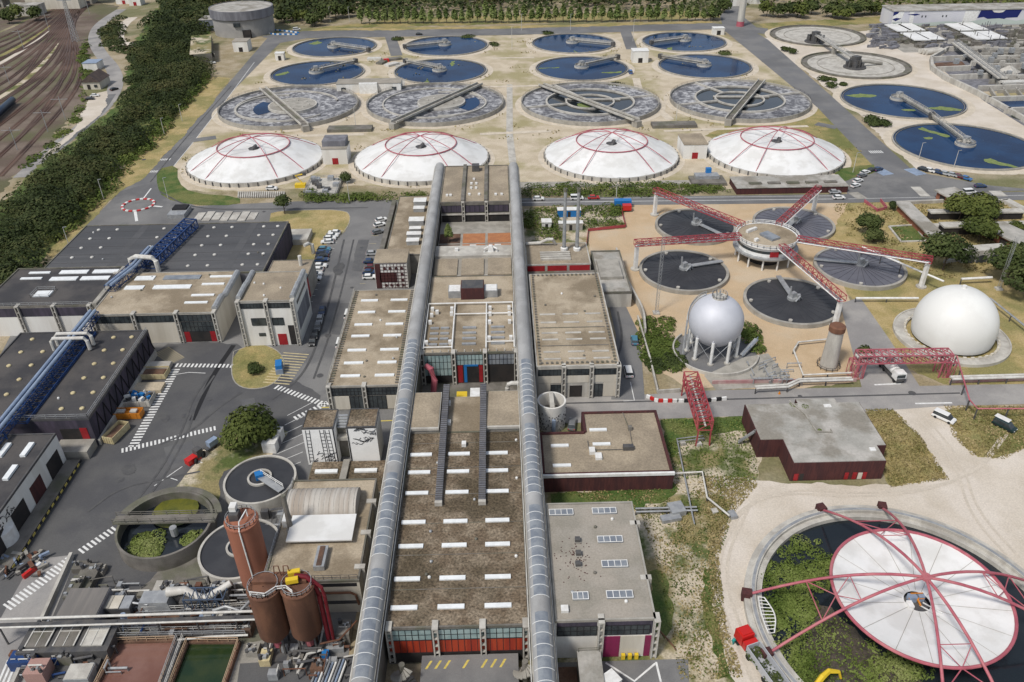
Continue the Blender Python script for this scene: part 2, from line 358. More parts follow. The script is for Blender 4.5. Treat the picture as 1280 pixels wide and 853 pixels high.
def crownpts(rx, rz, n, zc, rs, lobes=9, taper=0.):
    out = []; dirs = []; per = n//lobes+1
    for i in range(lobes):
        d = rs.normal(size=3); d /= np.linalg.norm(d); d[2] = abs(d[2])*1.1-.35
        k = .55*rs.uniform(.7, 1.05); c = np.array([d[0]*rx*k, d[1]*rx*k, d[2]*rz*k]); r = rs.uniform(.42, .62)
        p = rs.normal(size=(per,3)); p /= np.linalg.norm(p, axis=1)[:,None]; p *= rs.uniform(.55, 1., size=(per,1))**.5
        p = p*np.array([rx*r, rx*r, rz*r])+c
        if taper: f = 1-taper*np.clip((p[:,2]+rz)/(2*rz), 0, 1); p[:,0] *= f; p[:,1] *= f
        out.append(p); dirs.append((p-c)*1.0+p*.5)
    p = np.concatenate(out); p[:,2] += zc; return p, np.concatenate(dirs)
TREE_SEED = [1]
def tree(name, label, loc, h, rx, m, n=900, leaf=.45, trunk=True, group=None, cat='tree', taper=0., low=.28):
    rs = np.random.RandomState(TREE_SEED[0]); TREE_SEED[0] += 1
    t = T(name, label, cat, loc, group); rz = h*(1-low)/2*1.08; zc = h-rz
    p, dr = crownpts(rx, rz, n, zc, rs, 11, taper); quadmesh('crown', leafquads(p+np.array(loc), leaf, rs, out=dr), m, t)
    if trunk:
        x, y, z = loc; mb = MB(); r = max(.1, h*.022)
        mb.tube([(x,y,z), (x+.1,y,z+h*.3), (x,y+.1,z+h*.7)], [r, r*.7, r*.3], 7)
        for k in range(5):
            a = k*1.26+.3; mb.tube([(x,y,z+h*(.25+.06*k)), (x+cos(a)*rx*.6, y+sin(a)*rx*.6, z+h*(.5+.06*k))], [r*.45, r*.12], 5)
        mb.build('trunk', m_bark, t)
    return t
def inside(px, py, poly):
    c = np.zeros(len(px), bool); n = len(poly)
    for i in range(n):
        x1, y1 = poly[i][:2]; x2, y2 = poly[(i+1) % n][:2]
        k = ((y1 > py) != (y2 > py)) & (px < (x2-x1)*(py-y1)/((y2-y1) or 1e-9)+x1); c ^= k
    return c
def canopy(name, label, cat, poly, h0, h1, n, leaf, m, seed, bump=9., group=None, kind='stuff', z0=0.):
    """a mass of foliage over a ground outline: sprays scattered over the swelling tops and flanks of many crowns"""
    rs = np.random.RandomState(seed); P2 = np.array([p[:2] for p in poly]); lo = P2.min(0); hi = P2.max(0)
    area = (hi-lo).prod(); k = int(area/(bump*bump)*2.2)
    c = rs.uniform(lo, hi, size=(k,2)); c = c[inside(c[:,0], c[:,1], poly)]
    if len(c) == 0: c = P2.mean(0)[None]
    r = bump*rs.choice([.35,.5,.7,1.0], len(c))*rs.uniform(.85, 1.15, len(c)); ch = rs.uniform(h0, h1, len(c)); w = r**2; w /= w.sum()
    i = rs.choice(len(c), n, p=w); th = rs.uniform(0, 2*pi, n); u = rs.uniform(0, 1, n)
    rad = np.sin(np.arccos(1-u)); zz = 1-u
    x = c[i,0]+r[i]*rad*np.cos(th); y = c[i,1]+r[i]*rad*np.sin(th); z = z0+ch[i]*(.30+.70*zz)*rs.uniform(.9, 1.04, n)
    o = quadmesh(name, leafquads(np.stack([x,y,z], 1), leaf, rs, out=np.stack([rad*np.cos(th), rad*np.sin(th), zz*1.1+.1], 1)), m); o['label'] = label; o['category'] = cat
    if kind: o['kind'] = kind
    if group: o['group'] = group
    return o
# ------------------------------------------------------------------ camera, sky, sun
cd = bpy.data.cameras.new('camera'); cam = bpy.data.objects.new('camera', cd); COL.objects.link(cam)
cd.sensor_width = 36; cd.lens = 36*F/1280; cd.clip_end = 6000; cd.clip_start = 1
import mathutils
R3 = mathutils.Matrix(((BR[0],BU[0],-BF[0]),(BR[1],BU[1],-BF[1]),(BR[2],BU[2],-BF[2])))
cam.matrix_world = mathutils.Matrix.Translation((0,0,CAMH)) @ R3.to_4x4()
S.camera = cam
sd = np.array([-.50, -.50, 1.0]); sd /= np.linalg.norm(sd)
el = math.asin(sd[2]); az = atan2(sd[0], sd[1])
w = bpy.data.worlds.new('World'); S.world = w; w.use_nodes = True
nt = w.node_tree; sk = nt.nodes.new('ShaderNodeTexSky'); sk.sky_type = 'NISHITA'; sk.sun_disc = False
sk.sun_elevation = el; sk.sun_rotation = az; sk.air_density = 1.0; sk.dust_density = 1.2; sk.ozone_density = 1.0
bg = nt.nodes['Background']; bg.inputs['Strength'].default_value = .095; hs = nt.nodes.new('ShaderNodeHueSaturation'); hs.inputs['Saturation'].default_value = .55; nt.links.new(sk.outputs[0], hs.inputs['Color']); nt.links.new(hs.outputs[0], bg.inputs[0])
ld = bpy.data.lights.new('sun', 'SUN'); ld.energy = 2.1; ld.angle = radians(10); ld.color = (1., .95, .88)
lo = bpy.data.objects.new('sun', ld); COL.objects.link(lo); lo.rotation_euler = mathutils.Vector(tuple(sd)).to_track_quat('Z', 'Y').to_euler()
S.view_settings.view_transform = 'Standard'; S.view_settings.look = 'None'; S.view_settings.exposure = 0.48; S.view_settings.gamma = 1
# ------------------------------------------------------------------ ground
sheet('ground', [(-4000,-300,0),(4000,-300,0),(4000,6000,0),(-4000,6000,0)], m_base, 0, world=True)
sheet('railway_ground', [(-40,300),(-20,262),(28,214),(104,135),(118,85),(112,40),(150,8),(60,-8),(-300,-8),(-300,120)], m_ballast, .02, rag=1.5)
sheet('dry_soil', [(345,62),(480,50),(640,44),(800,41),(900,38),(945,70),(1015,120),(1085,190),(1095,215),(1040,232),(640,238),(560,235),(440,232),(300,240),(218,236),(206,215),(262,140),(312,85)], m_sand, .02, rag=1.0)
sheet('plant_soil', [(950,48),(1120,36),(1300,40),(1420,120),(1420,225),(1145,212),(1060,130)], m_pale, .025, rag=.6)
sheet('dry_lawn', [(1040,252),(1300,246),(1450,300),(1450,480),(1180,480),(1090,440),(1070,380),(1000,300)], m_dry2, .02, rag=.6)
sheet('orange_gravel_ground', [(732,262),(800,252),(1060,254),(1030,300),(1060,372),(1100,470),(985,488),(860,486),(805,452),(770,372),(738,318)], m_orange, .03, rag=.4)
sheet('gravel_yard', [(885,596),(940,601),(1110,606),(1183,600),(1150,545),(1100,508),(1186,507),(1240,520),(1450,520),(1500,1000),(940,1000),(920,853),(902,790),(892,700),(912,632)], m_pale, .045, rag=.45)
sheet('patchy_lawn', [(684,612),(890,596),(914,632),(893,700),(903,790),(925,870),(930,1000),(690,1000)], m_mix, .03, rag=.5)
sheet('patchy_lawn', [(826,525),(940,520),(948,600),(880,604),(842,600)], m_mix, .034, rag=.6)
sheet('green_lawn', [(826,526),(930,520),(940,540),(880,545),(868,548),(850,560),(842,572)], m_green, .04, rag=.5)
sheet('green_lawn', [(688,618),(842,603),(845,615),(800,640),(740,640),(690,640)], m_green, .036, rag=.7)
sheet('green_lawn', [(812,716),(830,716),(842,760),(830,800),(815,790)], m_green, .036, rag=.6)
sheet('green_lawn', [(880,712),(896,708),(900,790),(918,853),(895,850),(882,780)], m_green, .036, rag=.6)
sheet('dry_lawn', [(1082,512),(1116,512),(1150,545),(1182,598),(1112,607),(1100,570)], m_dry, .05, rag=.5)
sheet('dry_lawn', [(1180,508),(1300,508),(1320,540),(1255,572),(1225,572),(1195,545)], m_dry, .05, rag=.5, rnd=1)
# asphalt
sheet('yard', [(108,282),(152,238),(180,222),(205,222),(215,245),(245,258),(372,252),(535,250),(545,260),(520,420),(512,520),(470,640),(420,900),(-60,900),(-60,560),(60,330)], m_asph, .04)
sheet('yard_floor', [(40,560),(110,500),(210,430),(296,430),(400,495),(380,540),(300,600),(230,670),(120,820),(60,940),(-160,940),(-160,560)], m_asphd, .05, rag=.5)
sheet('ramp_road', [(0,775),(42,700),(92,694),(90,712),(30,860),(10,960),(-120,960),(-60,860)], m_asphp, .06)
sheet('service_road', [(150,240),(180,222),(262,132),(322,62),(335,47),(380,39),(640,36),(888,29),(960,36),(960,43),(890,37),(640,44),(384,48),(350,54),(342,62),(292,113),(205,224)], m_asphm, .05)
sheet('service_road', [(905,38),(935,35),(960,50),(1050,130),(1150,222),(1105,222),(1022,135)], m_asphm, .055)
sheet('service_road', [(905,40),(900,20),(925,-6),(935,-6),(925,18),(950,38)], m_asphm, .05)
sheet('main_road', [(650,248),(1060,243),(1300,240),(1500,236),(1500,246),(1300,250),(1060,254),(650,258)], m_asphm, .055)
sheet('main_road', [(1055,232),(1062,212),(1105,205),(1150,216),(1235,232),(1300,238),(1060,246)], m_asph, .05)
sheet('pavement', [(650,228),(905,225),(905,231),(650,236)], m_conc, .05)
sheet('cross_road', [(640,498),(800,494),(900,488),(1300,480),(1500,476),(1500,498),(1300,505),(1180,508),(1100,514),(940,520),(830,524),(700,530),(640,530)], m_asphp, .06)
sheet('cross_road', [(1050,380),(1075,372),(1112,425),(1150,484),(1078,488)], m_asphp, .056)
sheet('lane', [(755,355),(775,368),(800,420),(806,500),(764,500),(770,420)], m_asphm, .062)
sheet('forecourt', [(690,829),(860,824),(866,960),(690,960)], m_asph, .062)
sheet('inner_road', [(400,500),(640,492),(640,525),(395,545)], m_asph, .046)
# islands in the yard
sheet('dry_lawn_island', [(334,268),(352,264),(432,262),(440,275),(428,295),(398,312),(384,345),(362,372),(340,350)], m_dry2, .07, rnd=1)
kerb([(352,264),(430,262),(440,272),(430,292),(398,314)], it=2)
sheet('dry_lawn_island', [(292,440),(322,428),(352,440),(357,462),(340,484),(306,488),(288,474)], m_dry, .07, rnd=1)
kerb([(292,440),(322,428),(352,440),(357,462),(340,484),(306,488),(288,474),(292,440)], it=2)
sheet('grass_bank', [(268,548),(300,530),(360,540),(340,570),(280,590),(272,640),(210,620),(245,580)], m_mix, .07, rag=.3)
sheet('green_lawn_edge', [(196,212),(222,206),(222,228),(240,242),(300,246),(300,257),(240,257),(204,248),(196,232)], m_green, .06, rnd=1)
sheet('verge', [(58,318),(100,268),(140,226),(180,180),(222,136),(258,96),(288,98),(262,134),(181,222),(150,240),(108,282),(72,330)], m_dry2, .062, rag=.4)
sheet('verge', [(400,36),(640,33),(880,26),(890,29),(640,36),(384,39)], m_dry2, .058, rag=1.)
sheet('verge', [(380,37),(520,22),(870,14),(905,22),(640,30)], m_dry, .03, rag=1.)
sheet('verge', [(950,30),(1110,20),(1112,28),(960,38)], m_dry, .03, rag=1.)
sheet('grass_verge', [(880,170),(1010,120),(1085,190),(1100,214),(1040,228)], m_dry, .03, rag=1.)
sheet('green_lawn_edge', [(1042,212),(1092,206),(1100,214),(1060,226),(1044,230)], m_green, .05, rag=.4)
# pale gravel court with tracks beside the railway
sheet('railway_yard', [(62,188),(96,158),(112,120),(134,114),(134,132),(118,150),(80,180),(42,210)], m_pale, .05, rag=.4)
struct(strip(smoothline(PP([(28,222),(70,183),(112,152),(136,128),(147,104),(141,84),(124,66),(116,48),(124,30),(152,12)])), 7.5, .06).build('railway_road', m_asphp))
struct(strip(smoothline(PP([(60,192),(100,165),(126,140),(140,118)])), 4.0, .07).build('railway_lane', m_asphm))
struct(strip(smoothline(PP([(170,56),(150,54),(147,44),(155,30),(166,22)])), 7, .05).build('gravel_path', m_pale))
# road paint
line('road_line', [(650,253.5),(1055,249)], .3, m_white); line('road_line', [(650,249.5),(1050,245)], .2, m_white)
line('road_line', [(1060,249),(1300,244)], .2, m_white)
line('stop_line', [(1093,481.5),(1126,480)], .5, m_white, .08); line('stop_line', [(1144,505),(1190,504)], .5, m_white, .08)
line('road_line', [(205,223),(240,180),(292,113),(318,78)], .25, m_white)
dashes('crossing_bars', (186,215), (200,214.5), 0, 7, m_white, .08, .5, 2.2); dashes('crossing_bars', (200,200), (214,199.5), 0, 7, m_white, .08, .5, 2.2)
dashes('crossing_bars', (1087,190.5), (1104,190), 0, 7, m_white, .08, .5, 3.)
line('crosswalk_block', [(1066,241),(1078,249)], 4, m_conc, .11); line('crosswalk_block', [(1144,234),(1157,246)], 3.6, m_concw, .11); line('crosswalk_block', [(1243,239),(1252,246)], 4.5, m_concw, .11)
line('give_way_mark', [(189,236),(179,249)], .5, m_white, .1)
# yard paint: dashed walkway edges
dashes('walkway_bars', (220,462), (165,561), 0, 30, m_white, .09, .5, 2.1)
dashes('walkway_bars', (152,564), (272,535), 0, 24, m_white, .09, .5, 1.6)
dashes('walkway_bars', (220,457), (293,458), 0, 15, m_white, .09, .5, 1.6)
dashes('walkway_bars', (345,484), (408,507), 0, 15, m_white, .09, .5, 1.7); dashes('walkway_bars', (410,504), (366,525), 0, 9, m_white, .09, .5, 1.7)
dashes('walkway_bars', (144,661), (98,692), 0, 9, m_white, .09, .5, 1.8); dashes('walkway_bars', (88,700), (6,762), 0, 17, m_white, .09, .5, 2.4)
dashes('crossing_bars', (2,842), (32,838), 0, 5, m_white, .09, .5, 5)
dashes('hatched_bay', (203,449), (222,440), 0, 8, m_cream, .09, .3, 8.); dashes('hatched_bay', (345,480), (372,440), 0, 12, m_cream, .09, .3, 7.)
line('bay_line', [(193,608),(262,560)], .18, m_white, .09); line('bay_line', [(213,598),(222,601)], .18, m_white, .09); line('bay_line', [(240,574),(253,579)], .18, m_white, .09)
line('bay_line', [(218,469),(236,466),(257,467)], .2, m_white, .09)
line('tar_patch', [(240,526),(262,478),(274,458),(292,432)], 1.3, m_black, .085)
for k in range(7): line('bay_line', [(340+k*3.2,592-k*12),(376+k*2.6,578-k*12.5)], .14, m_white, .09)
for k in range(9): line('bay_line', [(421-k*3.3,289+k*7.3),(428-k*3.3,289+k*7.3)], .14, m_white, .09)
for k in range(8): line('bay_line', [(466-k*2.3,285+k*10),(476-k*2.8,285+k*10)], .14, m_cream, .09)
for k in range(8): line('bay_line', [(390-k*3,355+k*7.5),(400-k*3,355+k*7.5)], .14, m_white, .09)
line('wall_stripe', [(402,510),(492,507)], .35, m_yellow, .09); line('wall_stripe', [(470,527),(495,526)], .35, m_yellow, .09)
line('forecourt_line', [(757,829),(793,852),(819,830)], .35, m_white, .09); line('forecourt_line', [(820,828),(826,853)], .35, m_white, .09)
line('lane_line', [(788,478),(793,501),(779,502)], .2, m_white, .09)
# paths across the tank field, repairs and wheel marks
for px, w_, m in (([(637,106),(637,168),(641,204)],3.0,m_concw),([(560,110),(690,107)],2.6,m_apron),([(600,168),(690,164)],3.0,m_apron),([(345,171),(455,168)],3,m_apron),([(500,78),(500,112)],5,m_concw),([(795,98),(800,118),(838,150)],4,m_apron),([(615,73),(668,72)],2.6,m_apron),([(830,164),(1010,158)],2.6,m_apron),([(488,46),(496,70)],7,m_asphm),([(782,40),(790,62)],7,m_asphm),([(1020,155),(1046,160)],5,m_asphm),([(270,172),(240,176)],5,m_asphm),([(330,47),(372,38)],6,m_asphm)): SHEETS[0] += 1; struct(strip(PP(px), w_, .075+.0006*(SHEETS[0] % 40)).build('concrete_path', m))
m_track = mat('wheel_worn_gravel', (.50,.445,.37), (.54,.48,.40), sc=.4, fine=.2, fsc=3); m_rep = mat('asphalt_repair', (.105,.105,.108), (.125,.124,.122), sc=.3, fine=.15, fsc=5)
for px in ([(930,640),(905,690),(902,740),(925,800),(960,880)],[(1150,520),(1200,580),(1215,640),(1270,700)],[(1255,545),(1215,600),(1100,622),(960,612),(905,660)]):
    q = smoothline(PP(px), 3)
    for d in (-.95, .95): SHEETS[0] += 1; struct(strip([(x+d, y+d*.5) for x, y, z in q], .55, .085+.0006*(SHEETS[0] % 40)).build('tyre_track', m_track))
for px in ([(448,300),(462,300),(452,340),(440,338)],[(425,380),(440,380),(430,420),(414,418)],[(205,560),(240,552),(250,575),(215,588)],[(300,500),(318,498),(322,512),(304,514)],[(960,492),(1000,491),(1002,500),(962,501)],[(1180,490),(1230,489),(1232,497),(1182,498)],[(700,502),(740,501),(738,510),(700,511)]): sheet('asphalt_repair', px, m_rep if px[0][0] < 600 else m_asphp, .1, rag=.15)
m_stain = mat('asphalt_stain', (.075,.075,.078), (.095,.094,.093), sc=.4, fine=.2, fsc=5)
for px, w_ in (([(262,470),(240,500),(228,540),(200,590),(160,640)],.5),([(268,470),(246,502),(236,540),(208,594),(170,640)],.5),([(300,492),(270,512),(240,540),(200,556)],.6),([(430,300),(416,360),(400,420),(380,470),(340,500)],.6),([(442,300),(428,360),(412,420),(392,474)],.5),([(110,640),(150,610),(200,600),(250,590)],.5),([(200,240),(240,262),(330,262),(460,260)],.6),([(188,228),(226,180),(289,108)],.4),([(700,505),(900,500),(1200,492)],.5),([(760,470),(780,430),(772,390)],.6)):
    SHEETS[0] += 1; struct(strip(smoothline(PP(px), 3), w_, .105+.0006*(SHEETS[0] % 40)).build('tyre_mark', m_stain))
for i, px in enumerate(((232,520),(205,548),(262,500),(150,600),(190,620),(300,492),(410,420),(440,360),(452,310),(400,470),(330,265),(240,262),(180,200),(700,510),(1000,496),(1140,492))):
    SHEETS[0] += 1; struct(MB().disc(P(*px), .55 if i % 3 else .9, .112+.0005*i, 12).build('manhole_cover', m_stain if i % 2 else m_metald))
for px in ([(196,520),(204,514),(214,522),(206,530)],[(150,585),(166,578),(172,590),(156,596)],[(420,330),(432,328),(428,345),(416,344)],[(262,545),(276,541),(280,547),(266,551)]): sheet('oil_stain', px, m_stain, .1, rag=.4, rnd=1)
# roundabout paint
c0 = P(173,257)
t = T('barrier_ring', 'ring of red and white road barriers in the middle of the left crossroads', 'barrier', c0)

for k in range(24):
    a0 = 2*pi*k/24; MB().prism([(c0[0]+r*cos(a0+d), c0[1]+r*sin(a0+d)) for r, d in ((5.1,.02),(5.9,.02),(5.95,.13),(5.9,.24),(5.1,.24),(5.12,.13))], .07, .45).build('block', m_redp if k % 2 else m_whitep, t)
line('give_way_mark', [(169,265),(171,277)], 1.0, m_white, .1); line('give_way_mark', [(192,258),(203,259)], .9, m_white, .1)
# ------------------------------------------------------------------ woods
sheet('wood_floor', [(-80,430),(-60,330),(30,224),(122,150),(158,118),(160,70),(182,30),(205,-3),(268,-3),(262,35),(258,82),(258,92),(222,130),(180,172),(140,217),(100,262),(58,318),(18,372)], m_green, .045, rag=1)
canopy('woodland', 'dark dense belt of scrub woodland between railway and works', 'woodland', PP([(-80,430),(-50,330),(42,236),(128,170),(165,132),(172,95),(188,62),(208,32),(252,45),(255,82),(252,100),(220,138),(178,178),(136,224),(96,268),(54,322),(10,385)]), 3.5, 8.0, 105000, .5, l_wood, 3, 7.5)
canopy('woodland', 'scrub woodland on the slope behind the round concrete reservoir', 'woodland', PP([(190,55),(198,24),(215,-8),(300,-8),(430,-6),(430,8),(345,12),(330,0),(262,10),(255,50)]), 4, 9, 26000, .9, l_wood, 5, 10)
canopy('woodland', 'far mass of dark woodland along the top of the view', 'woodland', PP([(360,32),(380,22),(520,20),(880,12),(902,14),(905,-4),(900,-40),(640,-70),(340,-60),(330,8)]), 7, 12, 34000, 1.7, l_wood, 8, 14)
canopy('woodland', 'woodland behind the long painted building', 'woodland', PP([(1100,18),(1400,6),(1400,-60),(935,-60),(938,10)]), 7, 12, 16000, 1.6, l_tree, 9, 14)
canopy('undergrowth', 'strip of rough green undergrowth along the foot of the woodland belt', 'undergrowth', PP([(255,92),(268,92),(215,155),(150,225),(90,292),(60,318),(58,308),(100,258),(180,168)]), 1., 3., 12000, .5, l_hedge, 11, 3.5)
canopy('undergrowth', 'green scrub between the railway and its curving service road', 'undergrowth', PP([(24,214),(54,188),(92,152),(102,128),(106,98),(100,70),(110,45),(107,66),(112,92),(106,122),(94,156),(58,190)]), .4, 1.4, 4000, .5, l_hedge, 12, 3)
canopy('undergrowth', 'scrub between the curving service road and the woodland', 'undergrowth', PP([(158,118),(166,100),(164,72),(140,62),(128,48),(134,34),(150,22),(146,40),(152,62),(176,56),(186,62),(172,95),(165,130)]), .8, 3.5, 6000, .8, l_wood, 13, 6)
# hedges (clipped or banked, each one)
def hedge(label, px, h, n, m=None, leaf=.35, bump=2.2, seed=1, cat='hedge'):
    o = canopy('hedge', label, cat, PP(px), h*.75, h, n, leaf, m or l_hedge, seed, bump, kind=None); return o
hedge('long green hedge beside the road, left of the two pale chimneys', [(652,234),(820,231),(822,246),(652,247)], 2.2, 5000, seed=21)
hedge('green hedge beside the road behind the first red gantry', [(824,230),(912,236),(912,241),(826,245)], 1.6, 2600, seed=22)
hedge('dark clipped hedge bank in front of the second white dome', [(382,236),(396,244),(404,246),(440,247),(535,244),(534,252),(380,253)], 2.2, 4600, seed=23)
hedge('green slope plants beside the curved concrete ramp', [(800,398),(812,396),(838,440),(850,462),(820,464),(806,448)], 1.2, 3000, seed=24)
hedge('shrubs around the round pit of the silver sphere', [(930,395),(945,415),(960,440),(945,446),(928,425)], 1.5, 1500, seed=25)
hedge('dark clipped hedge block below the silver sphere', [(810,452),(852,448),(852,461),(812,465)], 1.5, 1400, m=l_dark, seed=26)
# ------------------------------------------------------------------ railway
mast = [[(0,221),(50,168),(94,117),(104,88),(91,48),(92,24),(112,6)], [(-60,190),(30,128),(78,82),(88,46),(92,20),(108,4)], [(-120,160),(0,110),(45,72),(80,36),(98,4)], [(-160,110),(-40,90),(30,56),(70,28),(92,2)], [(-200,80),(-60,66),(10,46),(60,16),(86,0)]]
mast = [smoothline(PP(m), 3) for m in mast]
def resample(pts, n=26):
    p = np.array([q[:2] for q in pts]); d = np.r_[0, np.cumsum(np.hypot(*np.diff(p, axis=0).T))]; k = np.linspace(0, d[-1], n)
    return np.stack([np.interp(k, d, p[:,0]), np.interp(k, d, p[:,1])], 1)
mast = [resample(m) for m in mast]; NT = 15
words = ['nearest the service road', 'second from the service road', 'third from the service road', 'fourth from the service road', 'fifth from the service road', 'sixth from the service road', 'seventh from the service road', 'eighth from the service road', 'ninth from the service road', 'tenth from the service road', 'eleventh from the service road', 'twelfth from the service road', 'thirteenth from the service road', 'fourteenth from the service road', 'farthest from the service road']
for i in range(NT):
    k = i/(NT-1)*(len(mast)-1); a = min(int(k), len(mast)-2); c = mast[a]*(1-(k-a))+mast[a+1]*(k-a)
    t = T('railway_track', 'rusty railway track '+words[i], 'railway track', (c[0][0], c[0][1], 0), 'railway tracks of the yard')
    strip([(x,y) for x, y in c], 2.7, .10+.004*i).build('track_bed', m_trackbed, t)
    for sgn in (-1, 1):
        q = []
        for j in range(len(c)):
            d = c[min(j+1, len(c)-1)]-c[max(j-1, 0)]; d /= np.linalg.norm(d); q.append((c[j][0]-d[1]*.75*sgn, c[j][1]+d[0]*.75*sgn))
        strip(q, .22, .28).build('rail', m_rail, t)
for i, (k0, k1, a, b, lb) in enumerate(((1,3,2,16,'rusty connecting track crossing the tracks nearest the service road'),(5,3,4,17,'rusty connecting track crossing the middle tracks'),(6,9,6,19,'rusty connecting track among the middle far tracks'),(11,9,3,15,'rusty connecting track among the far left tracks'))):
    def cc(j): k = j/(NT-1)*(len(mast)-1); q = min(int(k), len(mast)-2); return mast[q]*(1-(k-q))+mast[q+1]*(k-q)
    A_, B_ = cc(k0), cc(k1); pts = [tuple(A_[j]*(1-u)+B_[j]*u) for j in range(a, b) for u in [(lambda t: t*t*(3-2*t))((j-a)/(b-a-1))]]
    t = T('railway_track', lb, 'railway track', (pts[0][0], pts[0][1], 0)); strip(pts, 2.5, .17+.004*i).build('track_bed', m_trackbed, t)
    for s in (-.75, .75): strip([(x+s, y) for x, y in pts], .2, .3).build('rail', m_rail, t)
    q = [tuple(cc(k0+4.5)[j]) for j in range(3+i, 15+i)]; SHEETS[0] += 1; struct(strip(q, 3.2, .06+.0006*i).build('weedy_strip', [m_mix, m_pale, m_dry, m_base][i]))
for i, (x, y, h, lb) in enumerate([(82,150,11,'slim steel mast among the tracks nearest the woodland'),(60,165,10,'slim steel mast near the pale service yard'),(22,188,10,'slim steel mast at the left edge of the tracks'),(30,62,12,'catenary mast among the far left tracks'),(62,40,12,'tall catenary mast under the viaduct end of the tracks'),(12,105,10,'catenary mast beside the blue tank wagon'),(112,18,12,'catenary mast beside the far end of the service road')]):
    p = P(x, y); t = T('catenary_mast', lb, 'mast', p, 'catenary masts of the railway')
    MB().tube([p, (p[0],p[1],h)], .16, 5).build('post', m_metal, t); MB().beam((p[0]-4,p[1],h-1.2), (p[0]+4,p[1],h-1.2), .16).build('arm', m_metal, t)
p = P(95,52); t = T('lattice_pylon', 'tall blue grey lattice pylon standing between the tracks', 'pylon', p)
mb = MB(); q = 1.6; H = 34
for sx in (-1, 1):
    for sy in (-1, 1): mb.beam((p[0]+sx*q,p[1]+sy*q,0), (p[0]+sx*.3,p[1]+sy*.3,H), .22)
for k in range(12):
    f = lambda z: q+(.3-q)*z/H; z0 = k*H/12; z1 = z0+H/12; a = f(z0); b = f(z1)
    for sy in (-1, 1): mb.beam((p[0]-a,p[1]+sy*a,z0), (p[0]+b,p[1]+sy*b,z1), .14); mb.beam((p[0]+a,p[1]+sy*a,z0), (p[0]-b,p[1]+sy*b,z1), .14)
mb.build('lattice_mast', m_metal, t); mb = MB()
for z in (25, 29, 33): mb.beam((p[0]-4.5,p[1],z), (p[0]+4.5,p[1],z), .3, .5)
mb.build('cross_arm', m_metal, t)
# tank wagon
a = np.array(P(-14,160)); b = np.array(P(18,131)); d = (b-a)/np.linalg.norm(b-a); t = T('tank_wagon', 'dark blue tank wagon standing on a track at the left edge', 'wagon', tuple((a+b)/2))
mb = MB(); mb.tube([a-d*.2+[0,0,2.6], a+[0,0,2.6], b+[0,0,2.6], b+d*.2+[0,0,2.6]], [1.3,1.5,1.5,1.3], 14); smooth_by(mb.build('tank', mat('wagon_blue', (.02,.04,.075), None, fine=.1, rough=.4), t), 50)
MB().beam(a+[0,0,.9], b+[0,0,.9], 2.4, .4).build('chassis', m_metald, t)
for k in (.12, .25, .75, .88):
    c = a+(b-a)*k; n = np.array([-d[1], d[0], 0]); MB().tube([c-n*.8+[0,0,.55], c+n*.8+[0,0,.55]], .45, 10).build('wheelset', m_metald, t)
# viaduct at the far end of the yard, and the house by the tracks
a = np.array(P(-200,16)); b = np.array(P(136,3)); t = T('viaduct', 'grey concrete road viaduct crossing the railway at the top left', 'bridge', tuple((a+b)/2))
MB().beam(a+[0,0,8], b+[0,0,8], 14, 1.3).build('deck', m_conc, t)
for s in (-1, 1): MB().beam(a+[0,s*6.8,9.2], b+[0,s*6.8,9.2], .4, 1.1).build('parapet', m_concw, t)
for k in range(9):
    c = a+(b-a)*(k+.5)/9; MB().obox(c, (1.6,11,7.4)).build('pier', m_conc, t)
